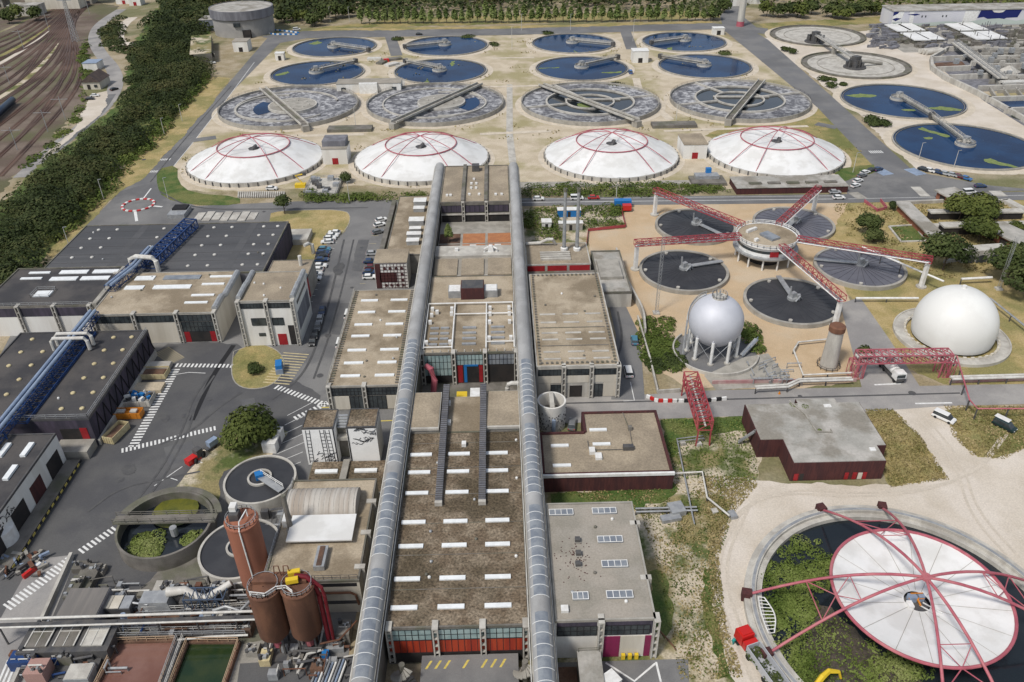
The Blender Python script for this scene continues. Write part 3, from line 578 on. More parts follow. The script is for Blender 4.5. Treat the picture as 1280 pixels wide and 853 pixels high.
# ------------------------------------------------------------------ building kit
def rect_parapet(mb, X0, X1, Y0, Y1, z, h, w=.3, o=.03):
    mb.box(X0-o, X1+o, Y0-o, Y0+w, z, z+h); mb.box(X0-o, X1+o, Y1-w, Y1+o, z, z+h)
    mb.box(X0-o, X0+w, Y0+w, Y1-w, z, z+h); mb.box(X1-w, X1+o, Y0+w, Y1-w, z, z+h); return mb
class Bld:
    def __init__(s, name, label, X0, X1, Y0, Y1, h, wall, roof, cat='building', par=.35, z0=0, parm=None, group=None, pname='parapet'):
        s.X0, s.X1, s.Y0, s.Y1, s.h = X0, X1, Y0, Y1, h
        s.t = T(name, label, cat, ((X0+X1)/2, (Y0+Y1)/2, z0), group)
        MB().box(X0, X1, Y0, Y1, z0, h).build('wall', wall, s.t)
        MB().box(X0+.31, X1-.31, Y0+.31, Y1-.31, h+.003, h+.08).build('roof', roof, s.t)
        if par: rect_parapet(MB(), X0, X1, Y0, Y1, h-.25, par+.25).build(pname, parm or m_concd, s.t)
    def pan(s, face, u0, u1, z0, z1, m, name='panel', proud=.06, mull=None, mm=None, nz=1):
        e = proud
        def bx(mb, a, b, c, d, q, r):
            if face == 'F': mb.box(a, b, s.Y0-r, s.Y0-q, c, d)
            elif face == 'R': mb.box(s.X1+q, s.X1+r, a, b, c, d)
            elif face == 'L': mb.box(s.X0-r, s.X0-q, a, b, c, d)
            else: mb.box(a, b, s.Y1+q, s.Y1+r, c, d)
            return mb
        o = bx(MB(), u0, u1, z0, z1, -.02, e).build(name, m, s.t)
        if mull:
            mb = MB(); n = max(1, int(round((u1-u0)/mull))); g = .05
            for i in range(n+1): c = u0+(u1-u0)*i/n; bx(mb, c-g, c+g, z0, z1, e, e+.05)
            for i in range(nz+1): c = z0+(z1-z0)*i/nz; bx(mb, u0, u1, c-g, c+g, e+.003, e+.045)
            mb.build('frame', mm or m_black, o)
        return o
    def butt(s, face, us, z0, z1, m=None):
        """pairs of slim concrete ribs joined by rungs, running up the wall and over the roof edge"""
        for u in us:
            mb = MB()
            def bx(a, b, c, d, q, r):
                if face == 'F': mb.box(a, b, s.Y0-r, s.Y0-q, c, d)
                elif face == 'R': mb.box(s.X1+q, s.X1+r, a, b, c, d)
                else: mb.box(s.X0-r, s.X0-q, a, b, c, d)
            bx(u-.5, u-.27, z0, z1, .0, .62); bx(u+.27, u+.5, z0, z1, .0, .62)
            z = z0+.2
            while z < z1-.5: bx(u-.27, u+.27, z, z+.28, .05, .5); z += 1.75
            bx(u-.5, u+.5, z1, z1+.3, -1.2, .65)
            mb.build('buttress', m or m_concw, s.t)
    def skl(s, pts, lx, ly, m=None, z=None, hgt=.35, grid=0, name='skylight'):
        z = s.h if z is None else z
        for x, y in pts:
            mb = MB(); mb.box(x-lx/2, x+lx/2, y-ly/2, y+ly/2, z+.05, z+hgt); o = mb.build(name, m or m_sky, s.t)
            if grid:
                mb = MB(); zz = z+hgt
                for i in range(grid+1): c = x-lx/2+lx*i/grid; mb.box(c-.06, c+.06, y-ly/2-.05, y+ly/2+.05, zz, zz+.05)
                for c in (y-ly/2, y+ly/2): mb.box(x-lx/2, x+lx/2, c-.06, c+.06, zz+.003, zz+.047)
                mb.build('frame', m_whitep, o)
def xy(px, z): return [P(a, b, z)[:2] for a, b in px]
# ------------------------------------------------------------------ the central row between the two vaulted galleries
MH = Bld('treatment_hall', 'long central hall with brown gravel roof, white skylight strips and orange red front', -20.1, 3.1, 82.3, 131, 9, m_concd, m_roofbr, par=.25)
for y in (90,97.5,105,112.5,120,127.5): MB().box(-19.7, 2.7, y-.06, y+.06, 9.083, 9.12).build('roof_joint', m_concd, MH.t)
MH.pan('F', -20, 3, 6.2, 8.7, m_glassp, 'window', mull=1.05, nz=2)
MH.pan('F', -20, 3, 3.0, 6.1, m_orred, 'cladding', mull=1.05, mm=m_maroon); MH.pan('F', -20, 3, .4, 2.9, m_dark, 'doorway')
MH.butt('F', [-19.4, -12, -4.4, 2.5], 1.2, 9.2)
sx = [-17.3, -9.6, -1.9]
rows = [P(x, y, 9)[1] for x, y in ((528,569.5),(527,591.5),(522,617.5),(517,654),(514,684),(510,725),(506,761))]
MH.skl([(x, y) for y in rows for x in sx], 4.4, .85)
mb = MB(); mb.box(-20.1, -5.2, 131.05, 143.4, 0, 10.3)
S2 = T('filter_block', 'low brown roofed block in three strips just behind the long central hall', 'building', (-8.5, 137, 0))
for a, b, h in ((-20.1,-14,10.4), (-13.95,-4.6,9.0), (-4.5,3.1,10.4)):
    MB().box(a, b, 131.06, 143.4, 0, h).build('wall', m_concw, S2); MB().box(a+.2, b-.2, 131.3, 143.2, h+.003, h+.1).build('roof', m_rooftn if h > 10 else m_roofbn, S2)
    if h > 10: MB().box(a, b, 130.7, 131.05, 9.9, 10.45).build('ledge', m_concw, S2)
for x in (-10.9, -9.2): pass
for x, lb in ((-12.95, 'left dark ribbed stair duct sloping over the brown hall roof'), (-4.75, 'right dark ribbed stair duct sloping over the brown hall roof')):
    t = T('stair_duct', lb, 'duct', (x, 125, 9), 'ribbed ducts over the central roof')
    mb = MB(); mb.hexa([(x-.62,110,9.1),(x+.62,110,9.1),(x+.62,144.5,9.1),(x-.62,144.5,9.1),(x-.62,110,9.9),(x+.62,110,9.9),(x+.62,144.5,11.6),(x-.62,144.5,11.6)]); mb.build('casing', m_metald, t)
    mb = MB()
    for k in range(58): y = 110.2+k*.6; z = 9.9+(y-110)/34.5*1.7; mb.box(x-.68, x+.68, y, y+.16, z-.6, z+.07)
    mb.build('ribs', m_wallg, t); MB().box(x-.7, x+.7, 109.3, 109.97, 9.1, 10).build('end_wall', m_concw, t)
for px, lb in (((561,506),'small white roof vent beside the left ribbed duct'),((561,530),'second white roof vent beside the left ribbed duct'),((580,557),'small white roof box in front of the middle roof strip')):
    p = P(*px, 9.1); tag(MB().obox(p, (.9,1.1,.8)).build('roof_vent', m_whitep), lb, 'vent', 'white roof vents')
# hall with glazed front and white pipe grid on its roof
GH = Bld('glazed_hall', 'central hall with pale glazed front, blue and red doorway and white pipes on its roof', -20.1, 3.1, 160.8, 199.8, 9, m_concd, m_roofbn, par=.25)
for a, b in ((-19.6,-12.9), (-11.6,-5.2), (-3.9,2.6)):
    GH.pan('F', a, b, 5.6 if a > -19 else 2.6, 8.6, m_glassp if a < -5 else m_glassb, 'window', mull=.95, nz=2 if a > -19 else 3)
    GH.pan('F', a, b, .4, 5.5 if a > -19 else 2.5, m_dark, 'doorway', proud=.05)
GH.pan('F', -11.5, -10.2, .4, 5.5, m_red, 'door', .12); GH.pan('F', -6.2, -5.3, .4, 5.5, m_red, 'door', .12); GH.pan('F', -9.9, -9.2, .4, 5.2, m_bluep, 'door', .1); GH.pan('F', -9.9, -6.4, 5.2, 5.7, m_bluep, 'door_lintel', .15)
GH.butt('F', [-12.3, -4.6, -19.9, 2.9], .2, 9.2)
for i, x in enumerate((-17.4, -14.8, -8.6, -1.5)):
    GH.skl([(x, y) for y in (164.5, 167, 169.5, 172)], 2.1 if i < 2 else 3.4, .7, m_metal, hgt=.5, name='louvre')
PH = T('roof_plant', 'dark brown plant box flanked by white housings on the glazed hall roof', 'plant room', (-8, 189, 9.1))
MB().box(-11.2, -5.0, 186.5, 191.5, 9.1, 12.4).build('housing', m_maroon, PH); MB().box(-11, -5.2, 186.8, 191.3, 12.405, 12.5).build('roof', m_metald, PH)
MB().box(-14.6, -11.25, 187.4, 191, 9.1, 11.2).build('side_box', m_metal, PH); MB().box(-4.95, -1.4, 187.4, 191, 9.1, 11.2).build('side_box', m_metal, PH)
MB().box(-14.4, -11.4, 187.5, 190.9, 11.205, 11.28).build('lid', m_whitep, PH); MB().box(-4.8, -1.6, 187.5, 190.9, 11.205, 11.28).build('lid', m_whitep, PH)
RP = T('roof_pipework', 'grid of white pipes with small vents on the glazed hall roof', 'pipework', (-8.5, 173, 9))
mb = MB(); z = 9.8
mb.tube([(-19.6,162,z),(-19.6,183.5,z),(2.6,183.5,z),(2.6,162,z)], .22, 6); mb.tube([(-12.6,162,z),(-12.6,183.5,z)], .2, 6); mb.tube([(-4.3,162,z),(-4.3,183.5,z)], .2, 6); mb.tube([(-12.6,178,z),(2.6,178,z)], .16, 6); mb.tube([(-19.6,162.6,z),(-12.6,162.6,z)], .16, 6); mb.tube([(-4.3,164.6,z),(2.6,164.6,z)], .16, 6)
mb.build('pipes', m_whitep, RP)
for k, (x, y) in enumerate([(-18.5,181),(-18.5,178),(-17.2,179.5),(-13.4,181),(-13.4,178.5),(-3.4,181),(-3.4,178),(1.6,181),(1.6,178),(-18.7,174.5),(-3.5,174),(1.6,174),(-19,165),(-13.2,165),(-3.6,166.5),(1.8,166.5)]): MB().obox((x,y,9.1), (.8,.8,1.0)).build('vent', m_whitep, RP)
for k in range(12): MB().tube([(-19.3+1.95*k if k < 12 else 0,161.4,9.1),(-19.3+1.95*k,161.4,9.7)], .12, 5).build('vent', m_pipe, RP)
# sunken loading court between them
struct(MB().box(-20.3, 3.2, 143.45, 160.75, 0, .12).build('court_floor', m_concd))
t = T('loading_court_pipe', 'bent beige pipe rising in the loading court beside the right gallery', 'pipe', (1, 150, 0))
MB().tube([(.6,150,0),(.6,150,6.4),(.9,150,7.3),(1.6,150,7.6),(3.6,150,7.6)], .55, 10).build('bend', m_pipe, t)
tag(MB().obox((-9.9,147.5,0), (2.4,2.6,6.5)).build('hopper', m_yelp), 'yellow topped hopper in the loading court', 'hopper')
t = T('tanker_lorry', 'white lorry cab in the loading court between yellow and white boxes', 'lorry', (-6.9,148,0)); MB().obox((-6.9,148,.6), (2.2,4.4,5.8)).build('body', m_whitep, t); MB().obox((-6.9,145.74,3.2), (1.9,.1,1.2)).build('windscreen', m_glass, t); MB().obox((-6.9,148,0), (1.9,3.6,.62)).build('chassis', m_tyre, t)
tag(MB().obox((-4.1,147.5,0), (2.2,2.6,6.2)).build('hopper', m_whitep), 'white topped hopper in the loading court', 'hopper')
t = T('spiral_stair', 'faded red covered stair beside the left gallery in the loading court', 'stair', (-18.6,157,0)); MB().tube([(-18.8,158,7.5),(-17.5,157,7.2),(-16.8,156,4.5),(-17.2,154.6,1.5),(-17.2,154,0)], [.7,.8,.8,.7,.6], 8).build('canopy', m_pink, t)
for x, lb in ((-13.6,'mossy post at the left of the loading court'),(-2.2,'mossy post at the right of the loading court')): canopy('creeper', lb.replace('mossy post','green creeper'), 'creeper', [(x-.7,146.5),(x+.7,146.5),(x+.7,148.2),(x-.7,148.2)], 5, 6.5, 260, .3, l_hedge, 31, 1.5, kind=None)
# red strip, terrace and rear block
RS = Bld('red_striped_block', 'low central block with red striped windowed front and three roof panels', -20.1, 3.1, 201, 221.5, 7.6, m_conc, m_roofgr, par=.2)
for a, b in ((-19.6,-13), (-11.8,-5.3), (-4.1,2.7)):
    RS.pan('F', a, b, 4.6, 7.7, m_red, 'cladding', .08); RS.pan('F', a+.2, b-.2, 5.4, 6.9, m_glass if a > -19 or 1 else m_sky, 'window', .13, 1.0)
    MB().box(a, b, 202.5, 212.5, 7.7, 8.1).build('roof_panel', m_rooftn, RS.t)
MB().box(-2.0, 2.5, 200.76, 200.86, 5.45, 6.85).build('blind', m_whitep, RS.t)
RS.butt('F', [-12.4, -4.7], 4.4, 7.9); MB().box(-20.05, 3.05, 214, 220.8, 7.7, 8.3).build('ledge', m_concw, RS.t)
t = T('roof_cowl', 'white four legged cowl on the ledge before the orange terrace', 'cowl', (-3.3,217,8.3)); MB().obox((-3.3,217,8.3), (1.8,2,1.8), 0, .6).build('hood', m_whitep, t)
for sx_ in (-1.9, 1.9): MB().tube([(-3.3+sx_*.4,217,9.6),(-3.3+sx_,216.3,9.3),(-3.3+sx_,216.2,8.3)], .25, 6).build('duct', m_whitep, t)
tag(MB().obox((-13.6,217.5,8.3), (1,1,.8)).build('roof_vent', m_whitep), 'white vent on the ledge left of the cowl', 'vent')
TR = T('terrace', 'orange paved terrace in front of the rear central block', 'terrace', (-8.5,233,0))
MB().box(-20.1, 3.1, 221.6, 247, 0, 4.2).build('slab', m_conc, TR)
for a, b in ((-19.9,-13.2), (-12.4,-5.2), (-4.4,3.0)):
    for c, d in ((225.2,230), (230.8,237.8)): MB().box(a, b, c, d, 4.2, 4.24).build('paving', m_terr if a > -19 else m_rustsoil, TR)
for x in (-9, -1.2): tag(MB().box(x-1, x+1, 227.5, 228.6, 4.25, 4.8).build('planter', m_whitep), 'white box on the orange terrace, '+('left' if x < -5 else 'right')+' of the two', 'planter')
canopy('planting_bed', 'row of green plants edging the orange terrace', 'planting', [(-20,221.8,0),(3,221.8,0),(3,224.6,0),(-20,224.6,0)], .8, 1.8, 900, .4, l_hedge, 41, 2, kind=None, z0=4.2)
tree('courtyard_tree', 'small green conifer on the orange terrace', (-16.8,231.5,4.2), 7.2, 2.1, l_pop, 900, .4, taper=.75, low=.1)
RB = Bld('rear_block', 'rear central block with dark window bands between the gallery ends', -20.1, 3.1, 247.3, 280.5, 11, m_concd, m_rooftn, par=.3)
for a, b in ((-19.6,-13.1), (-11.9,-5.4), (-4.2,2.6)):
    RB.pan('F', a, b, 7.6, 10, m_wallp, 'window', mull=1.6); RB.pan('F', a, b, 4.2, 6.6, m_dark, 'window', mull=1.6)
RB.pan('F', -19.9, 2.9, 6.65, 7.1, m_concw, 'sill_band', .35); RB.butt('F', [-12.5, -4.8], 4.2, 11.1)
for x in (-12.6, -4.9): MB().box(x-.6, x+.6, 247.4, 280, 11.1, 12).build('roof_duct', m_concd, RB.t)
MB().obox((-8.7,276,11.1), (2.6,2.6,2.2)).build('plant_box', m_metald, RB.t)
for k, (x, y) in enumerate([(-18,253),(-16.8,253),(-10.5,253.4),(-7.2,253.4),(-1.6,253),(.4,253),(-10,259),(-8.3,259),(-10,263),(-8.3,263),(-9.2,267)]): MB().obox((x,y,11.1), (.8,.8,.6)).build('roof_vent', m_whitep, RB.t)
# galleries
def gallery(cx, lb, ya, yb):
    t = T('vaulted_gallery', lb, 'gallery', (cx, ya, 0), 'vaulted galleries flanking the central halls'); r = 1.62; zc = 11.0
    MB().box(cx-r+.15, cx+r-.15, ya, yb, 0, zc-.05).build('wall', m_concd, t)
    for s in (-1, 1): MB().box(cx+s*(r+.02)-.16, cx+s*(r+.02)+.16, ya, yb, zc-.35, zc+.1).build('gutter', m_conc, t)
    mb = MB(); n = 14; rr = []
    for y in (ya, yb): rr.append(mb.add([(cx+r*cos(pi*k/n), y, zc+r*sin(pi*k/n)*.95) for k in range(n+1)]))
    for k in range(n): mb.face(rr[0]+k, rr[0]+k+1, rr[1]+k+1, rr[1]+k)
    mb.face(*[rr[0]+k for k in range(n+1)][::-1]); mb.face(*[rr[1]+k for k in range(n+1)])
    smooth_by(mb.build('vault', m_zinc, t), 40)
    L = 23.5; y = ya+2; k = 0
    while y < min(yb, ya+190):
        e = min(y+L-3.2, yb-1); mb = MB(); rr = []
        far = y > ya+95
        for yy in (y, e): rr.append(mb.add([(cx+(r+.025)*cos(a), yy, zc+(r+.025)*sin(a)*.95) for a in [radians(52+76*i/8) for i in range(9)]]))
        for i in range(8): mb.face(rr[0]+i, rr[0]+i+1, rr[1]+i+1, rr[1]+i)
        smooth_by(mb.build('glazing', m_glassb if not far else m_zinc, t), 40)
        yy = y
        while yy < e and not far:
            MB().tube([(cx+(r+.05)*cos(a), yy, zc+(r+.05)*sin(a)*.95) for a in [radians(30+120*i/8) for i in range(9)]], .075, 4, False).build('rib', m_ribs, t); yy += 2.05
        y += L
    for k in range(int((yb-ya-95)/6)): y = ya+96+k*6; MB().tube([(cx+(r+.03)*cos(a), y, zc+(r+.03)*sin(a)*.95) for a in [radians(180*i/12) for i in range(13)]], .05, 4, False).build('seam', m_zinc, t)
    for s in (-1, 1): MB().tube([(cx+s*(r+.35), ya, zc-.6), (cx+s*(r+.35), yb, zc-.6)], .1, 5).build('side_pipe', m_pipe, t)
    return t
gallery(-21.95, 'long grey vaulted gallery along the left of the central halls', 69.5, 281)
gallery(4.95, 'long grey vaulted gallery along the right of the central halls', 60, 280)
t = T('gallery_entrance', 'white porch at the near end of the left vaulted gallery', 'porch', (-21.95,68.2,0)); MB().box(-23.8, -20.1, 66.5, 69.4, 0, 9.6).build('wall', m_whitep, t); MB().box(-23.9, -20, 66.3, 69.45, 9.6, 9.9).build('roof', m_whitep, t)
# court at the near end of the central hall
tag(MB().box(-14.5, 1.2, 60, 81.9, 0, 2.6).build('loading_ramp', m_asph), 'dark loading deck in front of the orange red hall front', 'loading deck')
for k in range(9):
    if k not in (3, 5): struct(MB().poly([(-13.9+k*1.5,79.4,0),(-13.5+k*1.5,79.4,0),(-12.7+k*1.5,80.9,0),(-13.1+k*1.5,80.9,0)], 2.612).build('hazard_stripe', m_yellow))
for cx, lb in ((-17.2,'round concrete spiral stair at the left end of the hall front'), (1.9+.35,'round concrete spiral stair at the right end of the hall front')):
    t = T('spiral_stair', lb, 'stair', (cx,78,0)); mb = MB(); mb.cyl((cx,78,0), .5, 0, 6, 12); mb.build('newel', m_concd, t)
    for k in range(16):
        a = k*.34+.4; mb = MB(); mb.prism([(cx+.4*cos(a),78+.4*sin(a)),(cx+2*cos(a),78+2*sin(a)),(cx+2*cos(a+.3),78+2*sin(a+.3)),(cx+.4*cos(a+.3),78+.4*sin(a+.3))], .2+k*.34, .45+k*.34); mb.build('step', m_conc, t)
# ------------------------------------------------------------------ right of the galleries
FR = Bld('filter_hall', 'beige roofed concrete hall with three front bays right of the right gallery', 7.5, 27.3, 154, 199.6, 9.2, m_concw, m_roofbn, par=.2, parm=m_concw)
for a, b in ((8,13.4), (14.6,20), (21.2,26.9)): FR.pan('F', a, b, 6.7, 8.4, m_glass, 'window', mull=.9); FR.pan('F', a, b, 4.5, 6.6, m_wallc, 'cladding', .1)
FR.pan('F', 11, 13.4, .3, 4, m_glass, 'door', .06, .8); FR.pan('F', 15.5, 18.5, .3, 3.6, m_dark, 'doorway'); FR.pan('F', 21.4, 23.4, .3, 4, m_glass, 'door', .06, .8); FR.pan('F', 8, 10.9, .3, 4.4, m_wallc, 'cladding', .1); FR.pan('F', 23.6, 26.9, .3, 4.4, m_wallc, 'cladding', .1)
FR.pan('R', 155, 199, 5, 8.4, m_glassb, 'window', mull=2.2); FR.butt('F', [14, 20.6, 27], .2, 9.1)
for k in range(34):
    for x in (8.5, 26.3): MB().obox((x,155+k*1.33,9.28), (.5,.5,.4)).build('ballast_block', m_concd, FR.t)
for k in range(15):
    for y in (155.2, 198.6): MB().obox((8.9+k*1.19,y,9.28), (.5,.5,.4)).build('ballast_block', m_concd, FR.t)
FR.skl([(x, y) for y in (157,160,165.5,168.5,173.5,177.5) for x in (11.5,17.4,23.3)], 4.0, .6, m_concw, hgt=.25)
for y in (171, 162.7): MB().box(9.2, 25.6, y-.12, y+.12, 9.29, 9.42).build('roof_joint', m_concd, FR.t)
RFb = Bld('red_fascia_block', 'beige roofed block with dark red fascia panels under two slim chimneys', 7.2, 26.2, 209.5, 223.5, 7, m_conc, m_rooftn, par=.2, parm=m_concw)
for a, b in ((7.5,12.6), (13.4,19.1), (19.9,25.9)): RFb.pan('F', a, b, 4.3, 6.7, m_red, 'fascia', .1); RFb.pan('F', a, b, 1, 4.1, m_glass, 'window', .05, 1.1)
for k in range(4): MB().box(11.5, 20.5, 212+k*1.4, 212.7+k*1.4, 7.1, 7.7).build('louvre', m_concw, RFb.t)
MB().tube([(7.5,222.6,7.6),(12,222.3,8),(14,221.5,9.5),(15.5,221.5,9.5),(16.5,222.3,7.6)], .5, 8).build('duct', m_pipe, RFb.t)
MB().box(7.5, 27.3, 199.7, 209.4, 0, 5.0).build('link_block', m_concd, RFb.t)
for px, top, lb in (((705,313),(705,248),'left slim pale chimney on the red fascia block'), ((721,313),(721,246),'right slim pale chimney on the red fascia block')):
    p = P(*px, 7); t = T('chimney', lb, 'chimney', p, 'slim chimneys'); MB().rev(p, [(.58,0),(.45,19)], 12, cap1=True).build('shaft', m_metal, t); MB().rev(p, [(1.1,0),(1.1,.9),(.75,1.2)], 12).build('base', m_whitep, t); MB().ring(p, .3, .6, 19, 20, 12).build('cap', m_concd, t)
LB = Bld('switch_block', 'grey flat roofed block beside the sunken curved ramp', 27.5, 36.5, 196, 222, 4.6, m_concw, m_roofsl, par=.5)
MB().box(28.5, 35, 204, 215, 4.7, 5.6).build('roof_step', m_conc, LB.t)
pts = PP([(770,318),(777,345),(790,370),(804,395),(806,420)])
t = T('retaining_wall', 'pale curved retaining wall along the sunken lane', 'wall', pts[2]); mb = MB()
for a, b in zip(smoothline(pts, 2), smoothline(pts, 2)[1:]): mb.beam((a[0],a[1],1.2), (b[0],b[1],1.2), .5, 2.4)
mb.build('wall', m_concw, t)
t = T('retaining_wall', 'low pale straight wall along the lane below the curved ramp', 'wall', P(815,465)); mb = MB()
for a, b in zip(PP([(797,398),(812,450),(822,492)]), PP([(812,450),(822,492),(850,490)])): mb.beam((a[0],a[1],.5), (b[0],b[1],.5), .4, 1.)
mb.build('wall', m_concw, t)
# sunken garden behind the chimneys
struct(MB().poly(PP([(655,262),(780,258),(782,286),(735,290),(735,310),(655,312)]), .045).build('garden_lawn', m_mix))
for px, lb, n in (([(675,262),(700,260),(702,300),(675,300)],'dark green planting left of the chimneys',1500), ([(722,262),(775,258),(778,270),(722,274)],'tall green planting behind the right chimney',1500), ([(657,262),(672,262),(672,288),(657,288)],'green shrubs beside the far end of the right gallery',800), ([(730,276),(776,274),(778,284),(732,286)],'tufts of reed beside the orange gravel corner',700)): hedge(lb, px, 1.8, n, seed=50+n % 7+int(px[0][0]))
for px, d, m, lb in (((683,285),(3.2,3,2.6),m_whitep,'white cubic hut in the garden behind the red fascia block'), ((711,270),(8,2.4,2.6),m_bluep,'blue fronted hut between the two chimneys'), ((713,287),(8,2,2.6),m_conc,'pale concrete hut behind the two chimneys')):
    p = P(*px); t = T('garden_hut', lb, 'hut', p); MB().obox(p, d).build('wall', m, t); MB().obox((p[0],p[1],d[2]), (d[0]+.3,d[1]+.3,.2)).build('roof', m_whitep, t); MB().obox((p[0],p[1]-d[1]/2-.02,.1), (1,.06,2)).build('door', m_dark, t)
t = T('barrier_fence', 'red barrier fence at the corner of the orange gravel', 'fence', P(780,272)); mb = MB()
for a, b in zip(PP([(776,262),(782,285),(735,290)]), PP([(782,285),(735,290),(733,308)])): mb.beam((a[0],a[1],.7), (b[0],b[1],.7), .12, 1.)
mb.build('panel', m_redst, t)
p = P(779,262); t = T('site_lorry', 'blue and red site lorry parked at the orange gravel corner', 'lorry', p); MB().obox((p[0],p[1]+2,.9), (6,2.4,2)).build('load', m_bluep, t); MB().obox((p[0]+1,p[1]-1.6,.7), (3,2.2,1.8)).build('cab', m_redp, t); MB().obox((p[0],p[1],.3), (5,4,.6)).build('chassis', m_tyre, t)
# mural cylinder, pump house
c = P(690,541); c = (c[0], c[1]+3, 0); t = T('mural_tank', 'round white tank with black speckled drawing beside the right gallery', 'tank', c)
mb = MB(); mb.rev(c, [(3.25,0),(3.25,7),(2.85,7),(2.85,3.5)], 36); smooth_by(mb.build('wall', m_wallw, t)); MB().disc(c, 2.86, 3.5, 32).build('floor', m_concd, t)
mb = MB()
for k in range(110): a = random.uniform(-2.9,-.2); z = random.uniform(.6,5.6)*(1-.3*random.random()); mb.beam((c[0]+3.26*cos(a),c[1]+3.26*sin(a),z), (c[0]+3.27*cos(a+.1*random.uniform(-1,1)),c[1]+3.27*sin(a),z+random.uniform(-.5,.5)), random.uniform(.08,.3), .05)
mb.build('mural', m_black, t); MB().box(c[0]-.5, c[0]+.5, c[1]-2.8, c[1]+2.8, 6.4, 7.2).build('walkway', m_concw, t); MB().obox((c[0]+.3,c[1]-3.5,0), (.8,.6,4)).build('cabinet', m_bluel, t)
t = T('pump_house', 'low maroon edged pump house with tan gravel roof right of the right gallery', 'building', (21,132,0))
MB().prism([(7.3,121.8),(34.3,121.8),(34.3,142.6),(17.2,142.6),(17.2,135.6),(7.3,135.6)], 0, 4.2).build('wall', m_maroon, t); MB().prism([(7.6,122.1),(34,122.1),(34,142.3),(17.5,142.3),(17.5,135.3),(7.6,135.3)], 4.2, 4.3).build('roof', m_rooftn, t)
mb = MB()
for a, b in (((7.3,122.35),(34.3,122.35)),((33.9,122.5),(33.9,142.6)),((33.7,142.3),(17.2,142.3)),((17.4,142.1),(17.4,135.6)),((17.2,135.4),(7.3,135.4)),((7.6,135.2),(7.6,122.5))): mb.beam((*a,4.45), (*b,4.45), .6, .35)
mb.build('roof_edge', m_maroon, t); MB().box(7.2, 34.4, 121.6, 122.1, 4.1, 4.75).build('fascia', m_whitep, t)
for x, y in ((11.5,125),(11.5,131.3),(20.5,131.5),(20.3,136.3)): MB().box(x-1.9, x+1.9, y-.4, y+.4, 4.3, 4.6).build('skylight', m_sky, t)
for x, y, d, m in ((18.2,129,(1.2,1.6,.9),m_whitep),(19.4,127.4,(1.4,1.8,.6),m_whitep),(26,129.8,(2.2,1.1,1),m_metald),(27.3,136.2,(.8,.8,1),m_concd)): MB().obox((x,y,4.3), d).build('roof_unit', m, t)
MB().tube([(17.6,132.5,4.6),(17.6,129.5,4.6),(27,129.5,4.5),(27.2,136,4.5),(26.5,142,4.5)], .09, 5).build('roof_pipe', m_concd, t)
# right front hall
RF = Bld('sludge_hall', 'tan roofed hall with white and magenta front right of the right gallery', 7.2, 23.4, 82.6, 108.9, 9.3, m_wallw, m_roofgr, par=.3, parm=m_conc)
RF.pan('F', 7.5, 14, 6, 9.1, m_wallp, 'fascia'); RF.pan('F', 15.3, 23, 6, 9.1, m_wallp, 'fascia'); RF.pan('F', 7.6, 14, 5.9, 8.2, m_glass, 'window', .1, 1.1, nz=2); RF.pan('F', 15.3, 22.6, 5.9, 8.2, m_glass, 'window', .1, 1.1, nz=2)
RF.pan('F', 15.2, 17.9, .2, 5.4, m_magenta, 'shutter', .12); RF.pan('F', 22, 23, .2, 5.4, m_magenta, 'shutter', .12); RF.pan('F', 17.95, 21.95, .4, 5.4, m_wallc, 'shutter', .08)
for x in (18.6, 19.7, 20.8): MB().box(x-.3, x+.3, 81.9, 82.4, .1, 1.2).build('bollard', m_yelp, RF.t)
RF.butt('F', [14.65, 23.6], .1, 9.3); RF.butt('R', [91, 103.5], .1, 9.3); RF.pan('R', 84, 108, 5.5, 8.6, m_glass, 'window', .06, 1.2)
for x, y in ((9.9,106.5),(17.9,106.6),(18.1,99.6),(18.2,94)): RF.skl([(x,y)], 4.4, 1.4, m_glassb, hgt=.4, grid=4)
RF.skl([(18.2,87.5)], 4.3, 1.45, m_glassb, hgt=.4, grid=4); RF.skl([(11.7,87.4)], 2.6, 1.45, m_glassb, hgt=.4, grid=3); RF.skl([(8.9,84.8)], 1.2, 1.2, m_whitep, hgt=.7, name='roof_box')
for x, y in ((12.3,99.5),(12.2,96.4),(11.9,94)): MB().obox((x,y,9.38), (.9,.9,.8)).build('roof_fan', m_metald, RF.t); MB().obox((x,y,9.38), (1.2,1.2,.2)).build('fan_base', m_conc, RF.t)
mb = MB()
for k in range(90): x = 12+random.gauss(0,1.6); y = 95.5+random.gauss(0,2); mb.obox((x,y,9.39), (.14,.2,.05), random.random()*3)
mb.build('fallen_leaves', m_maroon, RF.t).__setitem__('kind', 'stuff')
t = T('substation', 'small grey flat roofed block in front of the white hall wall', 'building', (12.6,79,0)); MB().box(10.8, 14.4, 74, 80.6, 0, 4.2).build('wall', m_concd, t); MB().box(10.7, 14.5, 73.9, 80.7, 4.2, 4.4).build('roof', m_roofsl, t); MB().rails([(10.9,80.5,4.4),(14.3,80.5,4.4)], 1, .08).build('railing', m_concd, t)
t = T('container_office', 'tilted white container cabin at the lower edge before the magenta front', 'container', (14,75.6,0)); MB().obox((14.6,75.2,0), (5,2.4,4.0), .62).build('body', m_whitep, t); MB().obox((14.6,75.2,4.0), (5.1,2.5,.08), .62).build('roof', m_whitep, t)
tag(MB().obox((9.2,77,0), (3.0,7,.6)).build('planter', m_rustsoil), 'dark bed in the corner beside the right gallery', 'planter')
